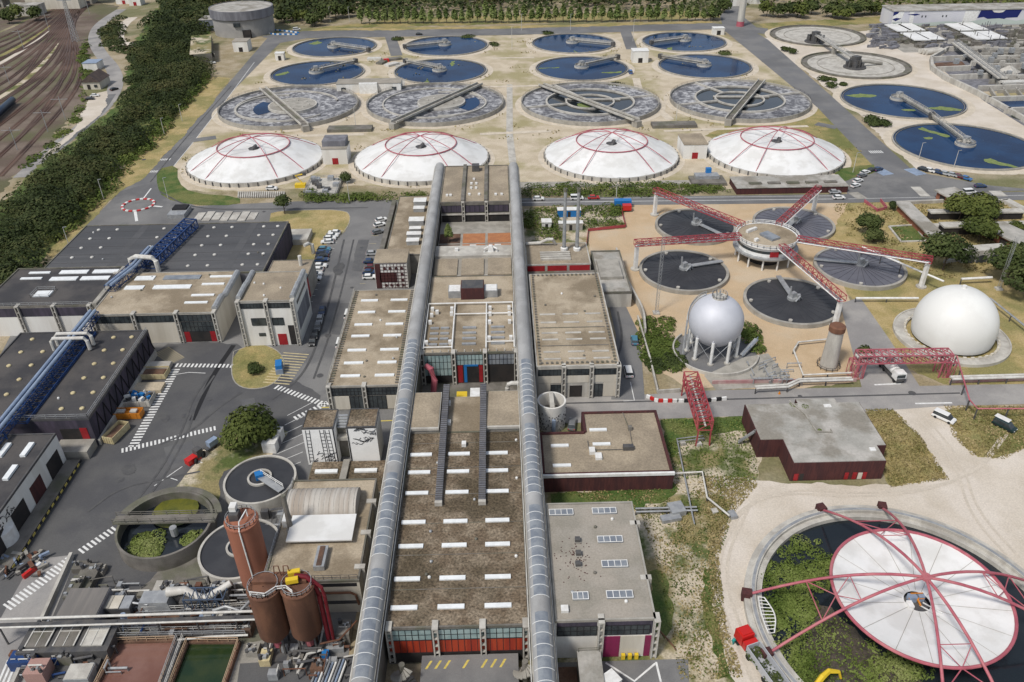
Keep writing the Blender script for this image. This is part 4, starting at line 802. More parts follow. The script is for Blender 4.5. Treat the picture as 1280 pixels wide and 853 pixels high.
# left of the galleries
FL = Bld('filter_hall', 'beige roofed hall with two dark front bays left of the left gallery', -41.6, -24.4, 151, 196.5, 7.0, m_conc, m_roofbn, par=.15, parm=m_conc)
for a, b in ((-40.6,-33.4), (-32.2,-25)): FL.pan('F', a, b, 4.5, 6.6, m_glass, 'window', mull=.9, nz=2); FL.pan('F', a if a < -35 else a+4.4, a+4 if a < -35 else b, .4, 4.2, m_wallc, 'cladding', .1); FL.pan('F', a+4.1 if a < -35 else a, b if a < -35 else a+4.3, .4, 4.2, m_glass, 'window', .06, 1)
FL.butt('F', [-41, -32.8], .2, 7.1); FL.pan('L', 152, 196, 3, 6.5, m_glassp, 'window', .06, 2)
FL.skl([(x, y) for y in (155,160.4,166,172.5,178,184.3,190.5) for x in (-36.5,-28.4)], 4.6, .9)
MB().rails([(-41.4,151.3,7.2),(-41.4,196,7.2)], 1, .1).build('railing', m_conc, FL.t); 
for k in range(42):
    for x in (-40.6, -25.2): MB().obox((x,152+k*1.06,7.08), (.8,.4,.3)).build('ballast_block', m_concd, FL.t)
t = T('mural_tower', 'small block with black and white grid mural left of the left gallery', 'building', (-32,213,0)); MB().box(-37.6, -28, 209.8, 218.5, 0, 8.6).build('wall', m_wallw, t); MB().box(-37.7, -27.9, 209.7, 218.6, 8.6, 8.8).build('roof', m_rooftn, t)
mb = MB(); mb.box(-37.5, -36, 209.70, 209.77, .2, 8.4)
for k in range(8): mb.box(-36+k*1.0, -35.88+k*1.0, 209.70, 209.765, .2, 8.4)
for k in range(9): mb.box(-36, -28.2, 209.70, 209.76, .3+k, .42+k)
mb.box(-36.2, -31.2, 209.70, 209.78, 2.2, 5.5)
for x, z in ((-34.6,6.8),(-33,6.8),(-31.2,6.8),(-29.6,6.8),(-29.6,4.8),(-29.6,2.9),(-34.6,1.2),(-33,1.2),(-31.2,1.2),(-29.6,1.2)):
    b = mb.add([(x+.5*cos(a), 209.68, z+.5*sin(a)) for a in [2*pi*i/10 for i in range(10)]]); mb.face(*range(b, b+10))
mb.build('mural', m_maroon, t)
LL = Bld('workshop_block', 'long beige roofed block with grey rooftop units beside the left gallery', -35.5, -24.6, 218.8, 264, 6.5, m_conc, m_roofbn, par=.2)
for y, d in ((257,(4.2,3.4,1.6)),(251.5,(3.6,2.4,1.2)),(241,(4.8,3.2,1.7)),(235.5,(3.6,2,1.2)),(231,(4.4,2.2,1.4)),(226.5,(3.8,2.4,1.3))): MB().obox((-27.6,y,6.58), d).build('roof_unit', m_metal, LL.t); MB().obox((-27.6,y,6.58+d[2]), (d[0]+.2,d[1]+.2,.12)).build('unit_lid', m_whitep, LL.t)
t = T('parapet_wall', 'long dark concrete screen wall on the car park side of the workshop block', 'wall', (-37,240,0)); MB().box(-37.9, -36.4, 218.9, 262, 0, 6.2).build('wall', m_concd, t)
# white drawing blocks
t = T('drawing_block', 'pair of white blocks with black line drawings and a stair between', 'building', (-35,135,0))
for a, b in ((-43,-36.3), (-33.7,-27.4)): MB().box(a, b, 132.1, 138.4, 0, 10).build('wall', mat('bright_white_render', (.86,.86,.84), (.80,.80,.78), sc=.3, fine=.03), t); MB().box(a+.15, b-.15, 132.3, 138.2, 10, 10.12).build('roof', m_roofbr, t); rect_parapet(MB(), a, b, 132.1, 138.4, 9.8, .45, .2).build('parapet', m_metald, t)
MB().box(-36.2, -33.8, 134.5, 138.2, 0, 8.4).build('stair_core', m_concd, t); MB().box(-36.2, -33.8, 133, 134.4, 5.8, 6.6).build('landing', m_conc, t)
for k in range(5): MB().box(-36, -34, 134+k*.6, 134.55+k*.6, 8.45+k*.3, 8.7+k*.3).build('step', m_metal, t)
mb = MB(); Y = 132.0
def ln(a, b, w=.08): mb.beam((a[0],Y+.05,a[1]), (b[0],Y+.05,b[1]), w, .06)
for x0, sl in ((-42.6,-.1), (-39.2,.05), (-37.9,.1)):
    ln((x0,.6), (x0-sl*3,9.6), .1); ln((x0+.85,.6), (x0+.85-sl*3,9.6), .1)
    for k in range(9): ln((x0-sl*k*.35,1.1+k*.95), (x0+.85-sl*k*.35,1.1+k*.95), .07)
rr = random.Random(4)
for k in range(22):
    x, z = rr.uniform(-33.2,-28.4), rr.uniform(5.6,9.4); dx = rr.uniform(.4,1.4); p0 = (x,z)
    for j in range(4):
        p1 = (min(p0[0]+dx*.5, -27.6), min(p0[1]+rr.uniform(-.35,.5), 9.8)); ln(p0, p1, .1); p0 = p1
for k in range(14):
    x, z = rr.uniform(-42,-38), rr.uniform(.5,3.2); p0 = (x,z)
    for j in range(3): p1 = (p0[0]+rr.uniform(.1,.6), p0[1]+rr.uniform(-.1,.6)); ln(p0, p1, .1); p0 = p1
for x in (-36.5, -33.5): ln((x,.2), (x,9.8), .25)
mb.build('mural', m_black, t)
t = T('low_annexe', 'low brown roofed annexe with two white skylights below the white drawing blocks', 'building', (-34,127,0)); MB().box(-42, -25.9, 121, 131.9, 0, .9).build('wall', m_concd, t); MB().box(-41.8, -26.1, 121.2, 131.8, .9, 1.0).build('roof', m_roofbr, t)
for x in (-38.4, -30): MB().box(x-2.4, x+2.4, 128.0, 129, 1.0, 1.4).build('skylight', m_sky, t)
MB().box(-42, -26, 121, 121.4, .9, 1.7).build('parapet', m_conc, t); MB().box(-35.2, -33.8, 123, 131.8, 1.0, 1.6).build('walkway', m_conc, t)
VB = Bld('vault_house', 'tan roofed house with ribbed barrel vault and big white roof panel', -42.2, -25.7, 93, 118.3, 8, m_wallc, m_roofbn, par=.3)
mb = MB(); n = 16; x0, x1 = -41.2, -28.3; y0, yr, zc = 111.2, 3.7, 8.1
for i in range(n+1): a = pi*i/n; y = y0-yr*cos(a); z = zc+3.0*sin(a); mb.add([(x0,y,z),(x1,y,z)])
for i in range(n): b = 2*i; mb.face(b, b+1, b+3, b+2)
mb.face(*range(0, 2*n+2, 2)); mb.face(*range(2*n+1, 0, -2)); v = mb.build('barrel_vault', mat('ribbed_vault', (.46,.43,.385), (.38,.345,.30), sc=.5, c=(.27,.21,.16), csc=.3, ca=.5, fine=.08, st=(2,.15,.15)), VB.t); smooth_by(v, 40)
mb = MB()
for k in range(14): x = x0+.4+k*.93; mb.tube([(x,y0-3.73*cos(a),zc+3.03*sin(a)) for a in [pi*i/10 for i in range(11)]], .045, 4, False)
mb.build('rib', m_concw, v)
MB().hexa([(-39.8,101.2,9.1),(-28,101.2,9.1),(-28,107.4,9.3),(-39.8,107.4,9.3),(-39.8,101.2,9.4),(-28,101.2,9.4),(-28,107.4,9.6),(-39.8,107.4,9.6)]).build('roof_panel', m_memb, VB.t)
MB().box(-33.9, -32, 95.4, 100.2, 8.1, 9.2).build('roof_hatch', m_metal, VB.t); MB().box(-33.4, -32.5, 95.6, 100, 9.2, 9.3).build('hatch_lid', m_rustsoil, VB.t)
VB.pan('F', -41.5, -26.2, 6.8, 7.6, m_black, 'window'); VB.pan('F', -40, -26.2, 2.3, 3.1, m_metald, 'window'); VB.butt('R', [96, 104, 112], .2, 8.1)
MB().rails([(-42,93.2,8.4),(-25.9,93.2,8.4)], 1.0, .07, 1.4).build('railing', m_metald, VB.t); MB().rails([(-42,93.2,8.4),(-42,118,8.4)], 1.0, .07, 1.4).build('railing', m_metal, VB.t)
MB().tube([(-38,92.6,5.6),(-27.4,92.6,5.6),(-26.6,92.6,5),(-26.3,92.6,2.5)], .22, 8).build('wall_pipe', m_rust, VB.t)
p = P(364,664,8); t = T('flue', 'leaning looking pale flue pipe standing beside the white roof panel', 'flue', p); t['label'] = 'slim weathered flue pipe standing beside the white roof panel'; MB().rev(p, [(.55,0),(.42,9)], 10, cap1=True).build('shaft', m_concd, t); MB().cyl(p, .8, 0, .5, 12).build('base', m_conc, t)
tag(MB().obox((-41,107,8.1), (1.0,2.4,1.6)).build('roof_ladder', m_whitep), 'white ladder stand on the roof beside the flue', 'ladder')
# ------------------------------------------------------------------ left halls
HA = Bld('great_hall', 'large dark felt roofed hall with two clusters of small round vents', -135, -69.3, 206.8, 241.5, 8, m_wallg, m_roofdk, par=.3, parm=m_concd)
for x in (-131,-124.5,-107.5,-100.5): 
    for y in (238,231.5,225,218.5,212.5): pass
def domes(B, pts, z): 
    for x, y in pts:
        o = MB().rev((x,y,z), [(.55,0),(.55,.22),(.36,.38)], 10, cap1=True).build('roof_vent', m_cream if B is not HA else m_pipe, B.t)
domes(HA, [(x, y) for y in (238,231.5,225,218.5,211.5) for x in (-129.5,-123.5,-108.5,-102.8,-92.5,-86.7,-76.5,-72)], 8.08)
MB().box(-69.2, -68.9, 207, 241.4, .2, 7.6).build('side_cladding', m_wallp, HA.t)
for k in range(6): MB().box(-134.6, -69.7, 209.5+k*5.4, 209.62+k*5.4, 8.083, 8.11).build('roof_joint', m_roofbk, HA.t)
for x in (-117,-82): MB().hexa([(x,207.2,8.083),(x+2.5,207.2,8.083),(x+2.9,241,8.083),(x+.6,241,8.083),(x,207.2,8.1),(x+2.5,207.2,8.1),(x+2.9,241,8.1),(x+.6,241,8.1)]).build('roof_walkway', mat('worn_felt', (.092,.093,.097), (.08,.081,.085), sc=.2, fine=.15), HA.t)
HB = Bld('dark_roofed_hall', 'hall with black roof and white skylights at the left edge', -141, -110.6, 187.7, 210, 9, m_wallw, m_roofbk, par=.35, parm=m_concd)
HB.pan('F', -140.8, -111, 6.1, 8.7, m_wallp, 'cladding'); HB.butt('F', [-140, -130.5, -120.8, -111.2], .2, 9.2); HB.butt('R', [206], .2, 9.1)
for x, y, lx in ((-133.5,207.2,6),(-123.6,207.2,8),(-114.3,207.2,7.6),(-134.3,203.8,6),(-124.8,203.2,7.6),(-115.9,203.2,8)): HB.skl([(x,y)], lx, 1.0 if lx == 6 else 2.0)
HB.skl([(-126.6,194.6)], 4.4, 3.2); MB().rails([(-129.2,192.8,9.1),(-124.2,192.8,9.1),(-124.2,197,9.1),(-129.2,197,9.1),(-129.2,192.8,9.1)], 1, .07).build('railing', m_metal, HB.t); MB().rails([(-140.9,187.9,9.3),(-111,187.9,9.3)], 1, .07).build('railing', m_metal, HB.t)
MB().box(-110.5, -109.3, 188, 209.5, 6.5, 9.6).build('roof_duct', m_conc, HB.t)
for k in range(12): MB().box(-109.29, -109.2, 189+k*1.7, 189.8+k*1.7, 7.4, 8.7).build('duct_opening', m_dark, HB.t)
HC = Bld('beige_roofed_hall', 'hall with beige roof and long white skylights between dark hall and white house', -108.9, -75.8, 182.6, 205.9, 9, m_wallc, m_roofbn, par=.2, parm=m_conc)
HC.pan('F', -108.7, -76.2, 6.6, 8.6, m_glass, 'window', mull=1.2); HC.butt('F', [-108.4,-97.6,-86.4,-76.4], .2, 9.2); HC.pan('F', -85.6, -77, 3.4, 6.4, m_glass, 'window', .09, 1.1, nz=2); HC.pan('F', -85.4, -77.2, .2, 3.3, m_dark, 'doorway', .1); HC.pan('F', -85.5, -84, .2, 3.4, m_red, 'door', .14); HC.pan('F', -78.6, -77.2, .2, 3.4, m_red, 'door', .14)
for x, y, lx, ly, m in ((-101.5,202.5,5.4,2.3,m_sky),(-91,202.5,10.4,2.3,m_glassb),(-102.5,197,5.2,2,m_sky),(-92,197,10.4,2,m_sky),(-80,202.6,6.2,.9,m_sky),(-81,198.2,6.2,.9,m_sky),(-82,192,6.2,.9,m_sky),(-82.6,188,6.2,.9,m_sky)): HC.skl([(x,y)], lx, ly, m)
mb = MB(); mb.tube([(-76.5,184,9.5),(-76.5,190.5,9.5),(-76,192,9.2),(-76,205,9.2)], .85, 8); mb.build('roof_duct', m_metal, HC.t)
HD = Bld('white_house', 'tall white plant house with tan roof, ribs and red door beside the car row', -68.9, -54.2, 180.1, 196.2, 13.5, m_wallw, m_rooftn, par=.25, parm=m_conc)
HD.pan('F', -68.2, -54.8, 11.6, 13.1, m_glass, 'window', mull=.9); HD.butt('F', [-68.6,-61.4,-54.5], .2, 13.6); HD.pan('F', -66, -62.2, 6.4, 8.6, m_glass, 'window', .08, 2); HD.pan('F', -60.6, -57.6, 6.4, 8.6, m_glass, 'window', .08, 2); HD.pan('F', -64.8, -63, 3, 4, m_glass, 'window', .08); HD.pan('F', -59.9, -57.6, .2, 3.6, m_red, 'door', .1); HD.pan('F', -56.8, -54.9, .2, 6.2, m_dark, 'doorway', .06)
HD.pan('R', 182, 195, 3.5, 9, m_wallg, 'cladding', .05); HD.pan('R', 183, 194, 10.8, 11.8, m_glass, 'window', .06)
for x in (-54.6, -68.5): MB().tube([(x,181,14.2),(x,188.5,14.2),(x,189.5,13.9),(x,196,13.9)], .7, 8).build('roof_duct', m_metal, HD.t)
HX = Bld('low_link_block', 'low tan roofed block with two white skylights behind the white house', -68.6, -56.2, 197, 215.5, 7.2, m_conc, m_rooftn, par=.2)
HX.skl([(-62.8,207), (-63.2,202)], 6, .9); HX.pan('R', 197.5, 205, 1, 7, m_red, 'cladding', .08); MB().tube([(-57,198,7.6),(-57,205.5,7.6)], .8, 8).build('roof_duct', m_metal, HX.t); MB().tube([(-59.5,212,7.3),(-59.5,212,10.5)], .55, 8).build('flue', m_pipe, HX.t)
tag(MB().box(-71, -64, 240.5, 249, 0, 2.0).build('concrete_platform', m_concw), 'flat concrete platform between the dark great hall and the dry lawn', 'platform')
t = T('duct_bend', 'pale bent duct on the dry lawn beside the great hall', 'duct', (-58.5,212,0)); MB().tube([(-61,234,.2),(-61,234,3.4),(-62,233.5,4),(-63,232,4)], .6, 8).build('bend', m_pipe, t)
HE = Bld('long_dark_hall', 'long dark grey felt roofed hall with violet side and blue duct on top', -124.5, -91.8, 140.2, 176.6, 7.6, m_wallp, m_roofbk, par=.35, parm=m_metald)
domes(HE, [(x, y) for y in (173.5,167.6,161.7,155.8,149.9,144) for x in (-120,-114.6,-99.4,-94.8)], 7.68)
MB().rails([(-124,140.4,7.9),(-92,140.4,7.9),(-92,176.3,7.9)], 1, .08).build('railing', m_metal, HE.t); MB().box(-91.7, -91.2, 140.4, 176.4, 0, 1.6).build('plinth', m_concw, HE.t)
for k in range(10): y = 142+k*3.5; MB().beam((-91.72,y,1.8), (-91.72,y+1.7,7), .25, .1).build('bracing', m_black, HE.t); MB().beam((-91.73,y+3.4,1.8), (-91.73,y+1.7,7), .25, .1).build('bracing', m_black, HE.t)
HE.pan('F', -99, -93.5, .2, 5, m_dark, 'doorway'); HE.pan('F', -94.6, -93, .2, 5.2, m_red, 'door', .1)
tag(MB().box(-99.5, -91.9, 135.6, 140, 0, 2.2).build('loading_dock', m_conc), 'concrete loading dock below the violet sided hall', 'dock')
HF = Bld('garage_hall', 'dark roofed garage with white wall of openings at the lower left', -135, -96.4, 104, 134.8, 8, m_wallw, m_roofbk, par=.3, parm=m_metald)
for a, b, m in ((128.2,133.2,m_dark), (121,125.5,m_maroon), (113.5,118.5,m_dark), (106,110.5,m_dark)): HF.pan('R', a, b, .2, 5.2, m, 'doorway')
for y in (130, 123): HF.skl([(-99.8,y-.5),(-104.6,y-.5),(-109.6,y-.5)], 1.1, 4.2, hgt=.6)
mb = MB(); rr = random.Random(9)
for k in range(36): y, z = rr.uniform(109.5,116), rr.uniform(5.3,7.2); mb.beam((-96.33,y,z), (-96.33,y+rr.uniform(-.7,.7),z+rr.uniform(-.6,.6)), .16, .06)
mb.build('mural', m_black, HF.t)
mb = MB(); mb.box(-96.2, -93.2, 104, 134.5, 0, 1.0); t = T('loading_platform', 'loading platform with black and yellow edge along the garage', 'platform', (-94.6,120,0)); mb.build('slab', m_concd, t); MB().box(-93.18, -93, 104, 134.5, .5, 1.02).build('edge', m_black, t)
mb = MB()
for k in range(15): mb.box(-92.99, -92.95, 104.3+k*2, 105.3+k*2, .5, 1.0)
mb.build('edge_stripes', m_yellow, t)
# blue ducts over the left halls
def ductrun(lb, pts, n):
    t = T('blue_duct_bridge', lb, 'duct', pts[0], 'blue duct bridges over the left halls'); a, b = np.array(pts[0]), np.array(pts[-1])
    MB().truss(a-[0,0,1.0], b-[0,0,1.0], 2.8, 1.6, n, .1).build('truss', m_blue, t)
    for s in (-.6, .6): q = np.array([s,0,.9]); smooth_by(MB().tube([np.array(p)+q for p in pts], .42, 10).build('duct', m_bluel, t), 50)
    for k in range(5): p = a+(b-a)*(k+.5)/5; [MB().box(p[0]+s*1.3-.12, p[0]+s*1.3+.12, p[1]-.12, p[1]+.12, 7.7, p[2]).build('trestle', m_blue, t) for s in (-1, 1)]
    return t
t = ductrun('blue lattice duct bridge across the long dark hall roof', [(-107.3,128,10), (-107.3,182,10)], 22)
MB().truss((-107.3,139,7.8), (-107.3,175.5,7.8), 5.4, .5, 16, .12).build('walkway_grid', m_blue, t)
p = (-107.3, 170, 11.2)
for s, lb in ((1,'paired white cross pipes under the blue duct bridge on the dark hall'),):
    q = T('cross_pipe', lb, 'pipe', p)
    for dy in (0, -2.2): MB().tube([(p[0]-4.4,170+dy,8),(p[0]-4.4,170+dy,10.6),(p[0]-3.8,170+dy,11.4),(p[0]+3.8,170+dy,11.4),(p[0]+4.4,170+dy,10.6),(p[0]+4.4,170+dy,8)], .45, 8).build('pipe', m_pipe, q)
t = ductrun('blue duct bridge between the beige hall and the great hall roof', [(-108.3,195,10.4), (-105.5,205.5,10.6), (-104.8,218,10.6)], 8)
MB().tube([(-108,210,8),(-108,210,11.6),(-106,210,12.4),(-101,209,12.4),(-100,208.5,11.5),(-100,208.5,8)], .7, 8).build('cross_duct', m_pipe, t)
t = T('blue_lattice_screen', 'tall bright blue lattice screen standing on the great hall roof', 'screen', (-101.5,228,8)); MB().truss((-103.5,210.5,8.1), (-99.8,239,8.1), 4.0, 2.8, 14, .22).build('lattice', m_blue, t)
p = P(225,268); t = T('cooling_unit', 'grey cooling unit with black top behind the great hall', 'plant unit', p); MB().obox(p, (6,8,1.6)).build('casing', m_metal, t); MB().obox((p[0],p[1]+2,1.6), (5,4,.5)).build('fan_deck', m_black, t)
for k in range(7): p = P(250+k*11, 271); tag(MB().obox(p, (2.7,8 if k % 2 else 6,.3)).build('concrete_slab_stack', m_concw), 'stack of pale concrete slabs, '+['first','second','third','fourth','fifth','sixth','seventh'][k]+' from the left behind the great hall', 'slab stack', 'concrete slab stacks behind the great hall')
# ------------------------------------------------------------------ clarifiers
def ap(c, r0, r1, z=.055):
    SHEETS[0] += 1; z += .0007*(SHEETS[0] % 50)
    return struct(MB().ring((c[0],c[1],0), r0, r1, 0, z, 72).build('tank_apron', m_apron))
def patchpoly(c, r, px, m, z, seed):
    pts = ragged([(p[0],p[1],0) for p in PP(px, z)], .5, 2, seed); return MB().poly(pts, z)
def clarifier(label, c, R, hub, tip, algae=()):
    c = (c[0], c[1], 0); t = T('clarifier', label, 'settling tank', c, 'round blue clarifiers'); ap(c, R, R+3.4)
    mb = MB(); mb.rev(c, [(R,0),(R,.75),(R-.55,.75),(R-.55,.1)], 72); mb.build('rim', m_conc, t)
    MB().ring(c, R-1.5, R-1.15, .1, .5, 72).build('weir', m_concd, t)
    MB().disc(c, R-.5, .3, 72).build('water', w_blue, t)
    h = np.array(P(*hub)); e = np.array(P(*tip)); d = e-h; d /= np.linalg.norm(d); k = h+d*1.0
    hb = MB(); hb.ring(tuple(h), 2.6, 4.1, .2, 1.0, 28); hb.cyl(tuple(h), 1.3, .2, 2.8, 14); hb.build('hub', m_concw, t)
    mc = MB(); mc.obox((h[0],h[1],2.8), (2.2,2.2,1.1), .4); mc.obox((h[0]+1.8,h[1]-.8,1), (1.2,1.4,1.2), .2); mc.ring(tuple(h), 3.7, 3.8, 1.0, 2.0, 20); mc.build('drive', m_metal, t)
    b = MB(); a0 = h-d*2+[0,0,2.2]; a1 = e+[0,0,2.2]; b.beam(a0, a1, 1.5, .25); n = np.array([-d[1],d[0],0])
    for s in (-.85, .85): b.rails([a0+n*s+[0,0,.1], a1+n*s+[0,0,.1]], 1.0, .14, 3.0)
    b.beam(a0-[0,0,.8], a1-[0,0,.8], .5, .7); b.build('bridge', m_concw, t); MB().obox((a1[0],a1[1],.75), (1.8,2.4,2.2), atan2(d[1],d[0])).build('carriage', m_metald, t)
    for i, px in enumerate(algae): patchpoly(c, R, px, w_algae, .33, i).build('algae_patch', w_algae, t)
    return t
R = 26.0
clarifier('blue clarifier at the far left corner of the tank field', (-101,518.6), R, (417.5,59.8), (461,66), [[(385,55),(397,51),(402,54),(392,56)]])
clarifier('far row blue clarifier, second from the left road', (-31.5,516), R, (556,57), (506,62))
clarifier('far row blue clarifier just right of the white lamp mast', (47.4,516.5), R, (715.5,54), (766,59), [[(718,63),(723,66),(721,67),(717,64)]])
clarifier('far row blue clarifier nearest the slender chimney', (116,515), R, (856,51.5), (814,57), [[(835,60),(842,58),(840,62),(836,63)]])
clarifier('near left blue clarifier beside the long white pavilion', (-100.3,457.3), R, (395.5,91.5), (445,80), [[(345,93),(360,89),(362,91),(347,95)]])
clarifier('near blue clarifier right of the long white pavilion with yellow algae', (-31.8,456.6), R, (549.5,89), (507,80), [[(564,77),(569,76),(569,80),(565,83)], [(530,103),(534,98),(536,104),(531,104)]])
clarifier('near blue clarifier left of the small white cabin', (47,456.6), R, (727,85), (772,75), [[(752,90.5),(777,89),(777,91),(752,91.5)], [(674,85),(699,84),(699,85),(674,86)]])
clarifier('near blue clarifier with a dark shine, right of the small white cabin', (115.8,456.4), R, (880,83), (825,74))
c9 = np.add(P(1049.3,127), P(1209,127))/2; c10 = (c9[0]+9, c9[1]-60.5)
clarifier('right hand blue clarifier of two joined by a bridge, the farther', (196,385), 28.6, (1123,125), (1164,149), [[(1056,119),(1075,117),(1094,119),(1093,121),(1072,122),(1060,120)], [(1152,135),(1175,133),(1203,137),(1200,139),(1170,137)], [(1126,137),(1143,137),(1142,139),(1128,138)]])
clarifier('right hand blue clarifier of two joined by a bridge, the nearer', (195,321.3), 28.6, (1206,182), (1164,150), [[(1147,161),(1152,159),(1187,170),(1184,172)], [(1230,199),(1238,198),(1273,209),(1268,210),(1236,204)], [(1154,172),(1166,172),(1165,174),(1156,174)]])
def emptytank(label, c, hub, R=29):
    c = (c[0], c[1], 0); t = T('drained_clarifier', label, 'settling tank', c, 'drained clarifiers'); ap(c, R, R+3)
    mb = MB(); mb.rev(c, [(R,0),(R,1.0),(R-.7,1.0),(R-.7,.3)], 72); mb.build('rim', m_concd, t); MB().rev(c, [(R-.7,.35),(R-5,.3),(R-5.1,.12),(5,.1)], 64, cap1=True).build('floor', m_concw, t)
    MB().ring(c, R-3.4, R-.75, .3, .42, 60).build('painted_shade_ring', m_concd, t); MB().ring(c, R-9, R-8.6, .1, .35, 60).build('floor_ring', m_conc, t); h = P(*hub); m = MB(); m.cyl(h, 6, .1, .8, 30); m.cyl(h, 2.2, .1, 4.5, 14); m.obox((h[0],h[1],4.5), (4,3.4,1.8), .5)  # dark ring near the rim paints in the shading of the inner wall
    rr = random.Random(int(hub[0]))
    for k in range(16): a = rr.random()*6.28; r = rr.uniform(1.5,5); m.obox((h[0]+r*cos(a),h[1]+r*sin(a),.2), (rr.uniform(.5,1.6),rr.uniform(.5,1.6),rr.uniform(1.5,4.6)), a)
    m.build('machinery', m_metald, t); return t
emptytank('far drained clarifier with pale floor and dark central machinery', (202.3,524.5), (1018,53)); emptytank('nearer drained clarifier with pale floor and dark central machinery', (199,452.7), (1068,85))
a = np.array(P(1018,53)); b = np.array(P(1068,85)); t = T('access_bridge', 'long pale bridge linking the two drained clarifiers', 'bridge', tuple((a+b)/2)); MB().beam(a+[0,0,4.4], b+[0,0,4.4], 2.6, .4).build('deck', m_concw, t)
d = (b-a)/np.linalg.norm(b-a); n = np.array([-d[1],d[0],0])
for s in (-1.3, 1.3): MB().rails([a+n*s+[0,0,4.6], b+n*s+[0,0,4.6]], 1.1, .12, 4).build('railing', m_metal, t)
MB().beam((a+b)/2+[0,0,0], (a+b)/2+[0,0,4.2], 2.2).build('pier', m_conc, t); e = np.array(P(1080,80)); MB().tube([b+[0,0,3.5], b+[8,3,2.5], b+[17,5,.8]], .9, 8).build('pipe', m_conc, t)
# ------------------------------------------------------------------ aeration tanks
def aeration(label, c, kind, br):
    R = 33.6; c = (c[0], c[1], 0); t = T('aeration_tank', label, 'aeration tank', c, 'foaming aeration tanks'); ap(c, R, R+3)
    mb = MB(); mb.rev(c, [(R,0),(R,2.0),(R-.6,2.0),(R-.6,.5)], 80); mb.build('rim', m_conc, t); MB().disc(c, R-.5, 1.1, 80).build('water', w_foam, t)
    MB().rails([(c[0]+(R-.2)*cos(2*pi*k/48), c[1]+(R-.2)*sin(2*pi*k/48), 2.0) for k in range(49)], 1, .07, 3.7).build('railing', m_metald, t)
    iw = MB()
    if kind == 0:
        pc = (c[0]+(2 if br > 0 else 3), c[1]-1, 0); iw.ring(pc, 11.0, 11.7, .5, 2.2, 48); iw.ring((c[0]+(5 if br < 0 else -5),c[1]-2,0), 19.5, 20.2, .5, 1.8, 60, *((-1.7,1.8) if br < 0 else (1.5,4.9))); iw.ring((c[0]-1,c[1],0), 24.2, 24.9, .5, 1.75, 60, .3, 5.6); iw.build('inner_wall', m_concw, t)
        MB().disc(pc, 11.1, 2.15, 40).build('platform', m_conc, t); mb = MB(); sg = 1 if br < 0 else -1; mb.rev((pc[0],pc[1],0), [(11.8,1.2),(18.8,1.2)], 20, *((-.75,.5) if sg > 0 else (pi-.5,pi+.75))); mb.build('dark_channel', w_blue, t)
        m2 = MB()
        for k in range(9): a = k*.7; m2.obox((pc[0]+7.5*cos(a),pc[1]+6.5*sin(a),2.15), (1.2,.8,.3), a)
        m2.build('hatch', m_concw, t)
    else:
        iw.ring(c, 20.8, 21.7, .5, 1.9, 64); iw.ring((c[0],c[1],0), 11.2, 12, .5, 1.8, 48)
        for a in (.25, .25+pi, 2.05): iw.beam((c[0]+11.5*cos(a),c[1]+11.5*sin(a),1.5), (c[0]+33*cos(a),c[1]+33*sin(a),1.5), 1.0, .7)
        iw.beam((c[0]-12,c[1]+4,1.6), (c[0]+15,c[1]+2,1.6), 1.3, .6); iw.build('inner_wall', m_concw, t)
        MB().ring(c, 12.1, 20.7, 1.1, 1.16, 60).build('dark_channel', w_dark, t)
        if br > 0: MB().disc((c[0]-2.5,c[1]-4.5,0), 4.2, 1.2, 16).build('algae_patch', w_algae, t)
        MB().disc(c, 11.3, 1.14, 40).build('inner_pool', w_dark, t)
    a, b = (np.array((c[0]-abs(br)*18, c[1]+26, 2.6)), np.array((c[0]+abs(br)*14, c[1]-35, 2.6)))
    if br < 0: a[0], b[0] = c[0]+abs(br)*18, c[0]-abs(br)*14
    d = (b-a)/np.linalg.norm(b-a); n = np.array([-d[1],d[0],0]); m = MB(); m.beam(a, b, 3.2, .5); m.build('bridge', m_concd, t); m = MB()
    for s in (-1.6, 1.6): m.beam(a+n*s+[0,0,.6], b+n*s+[0,0,.6], .45, .9)
    m.build('bridge_parapet', m_concw, t); MB().obox((b[0],b[1],0), (3.4,3,2.8), atan2(d[1],d[0])).build('abutment', m_conc, t)
aeration('foaming aeration tank with round platform, first from the left road', (-102.3,392.8), 0, 1.05); aeration('foaming aeration tank with round platform, second from the left road', (-30.9,393.6), 0, -1.2)
aeration('foaming aeration tank with ring walls and green algae at its middle', (44.7,389.8), 1, 1.25); aeration('foaming aeration tank with ring walls nearest the right service road', (117.8,389.6), 1, -1.0)
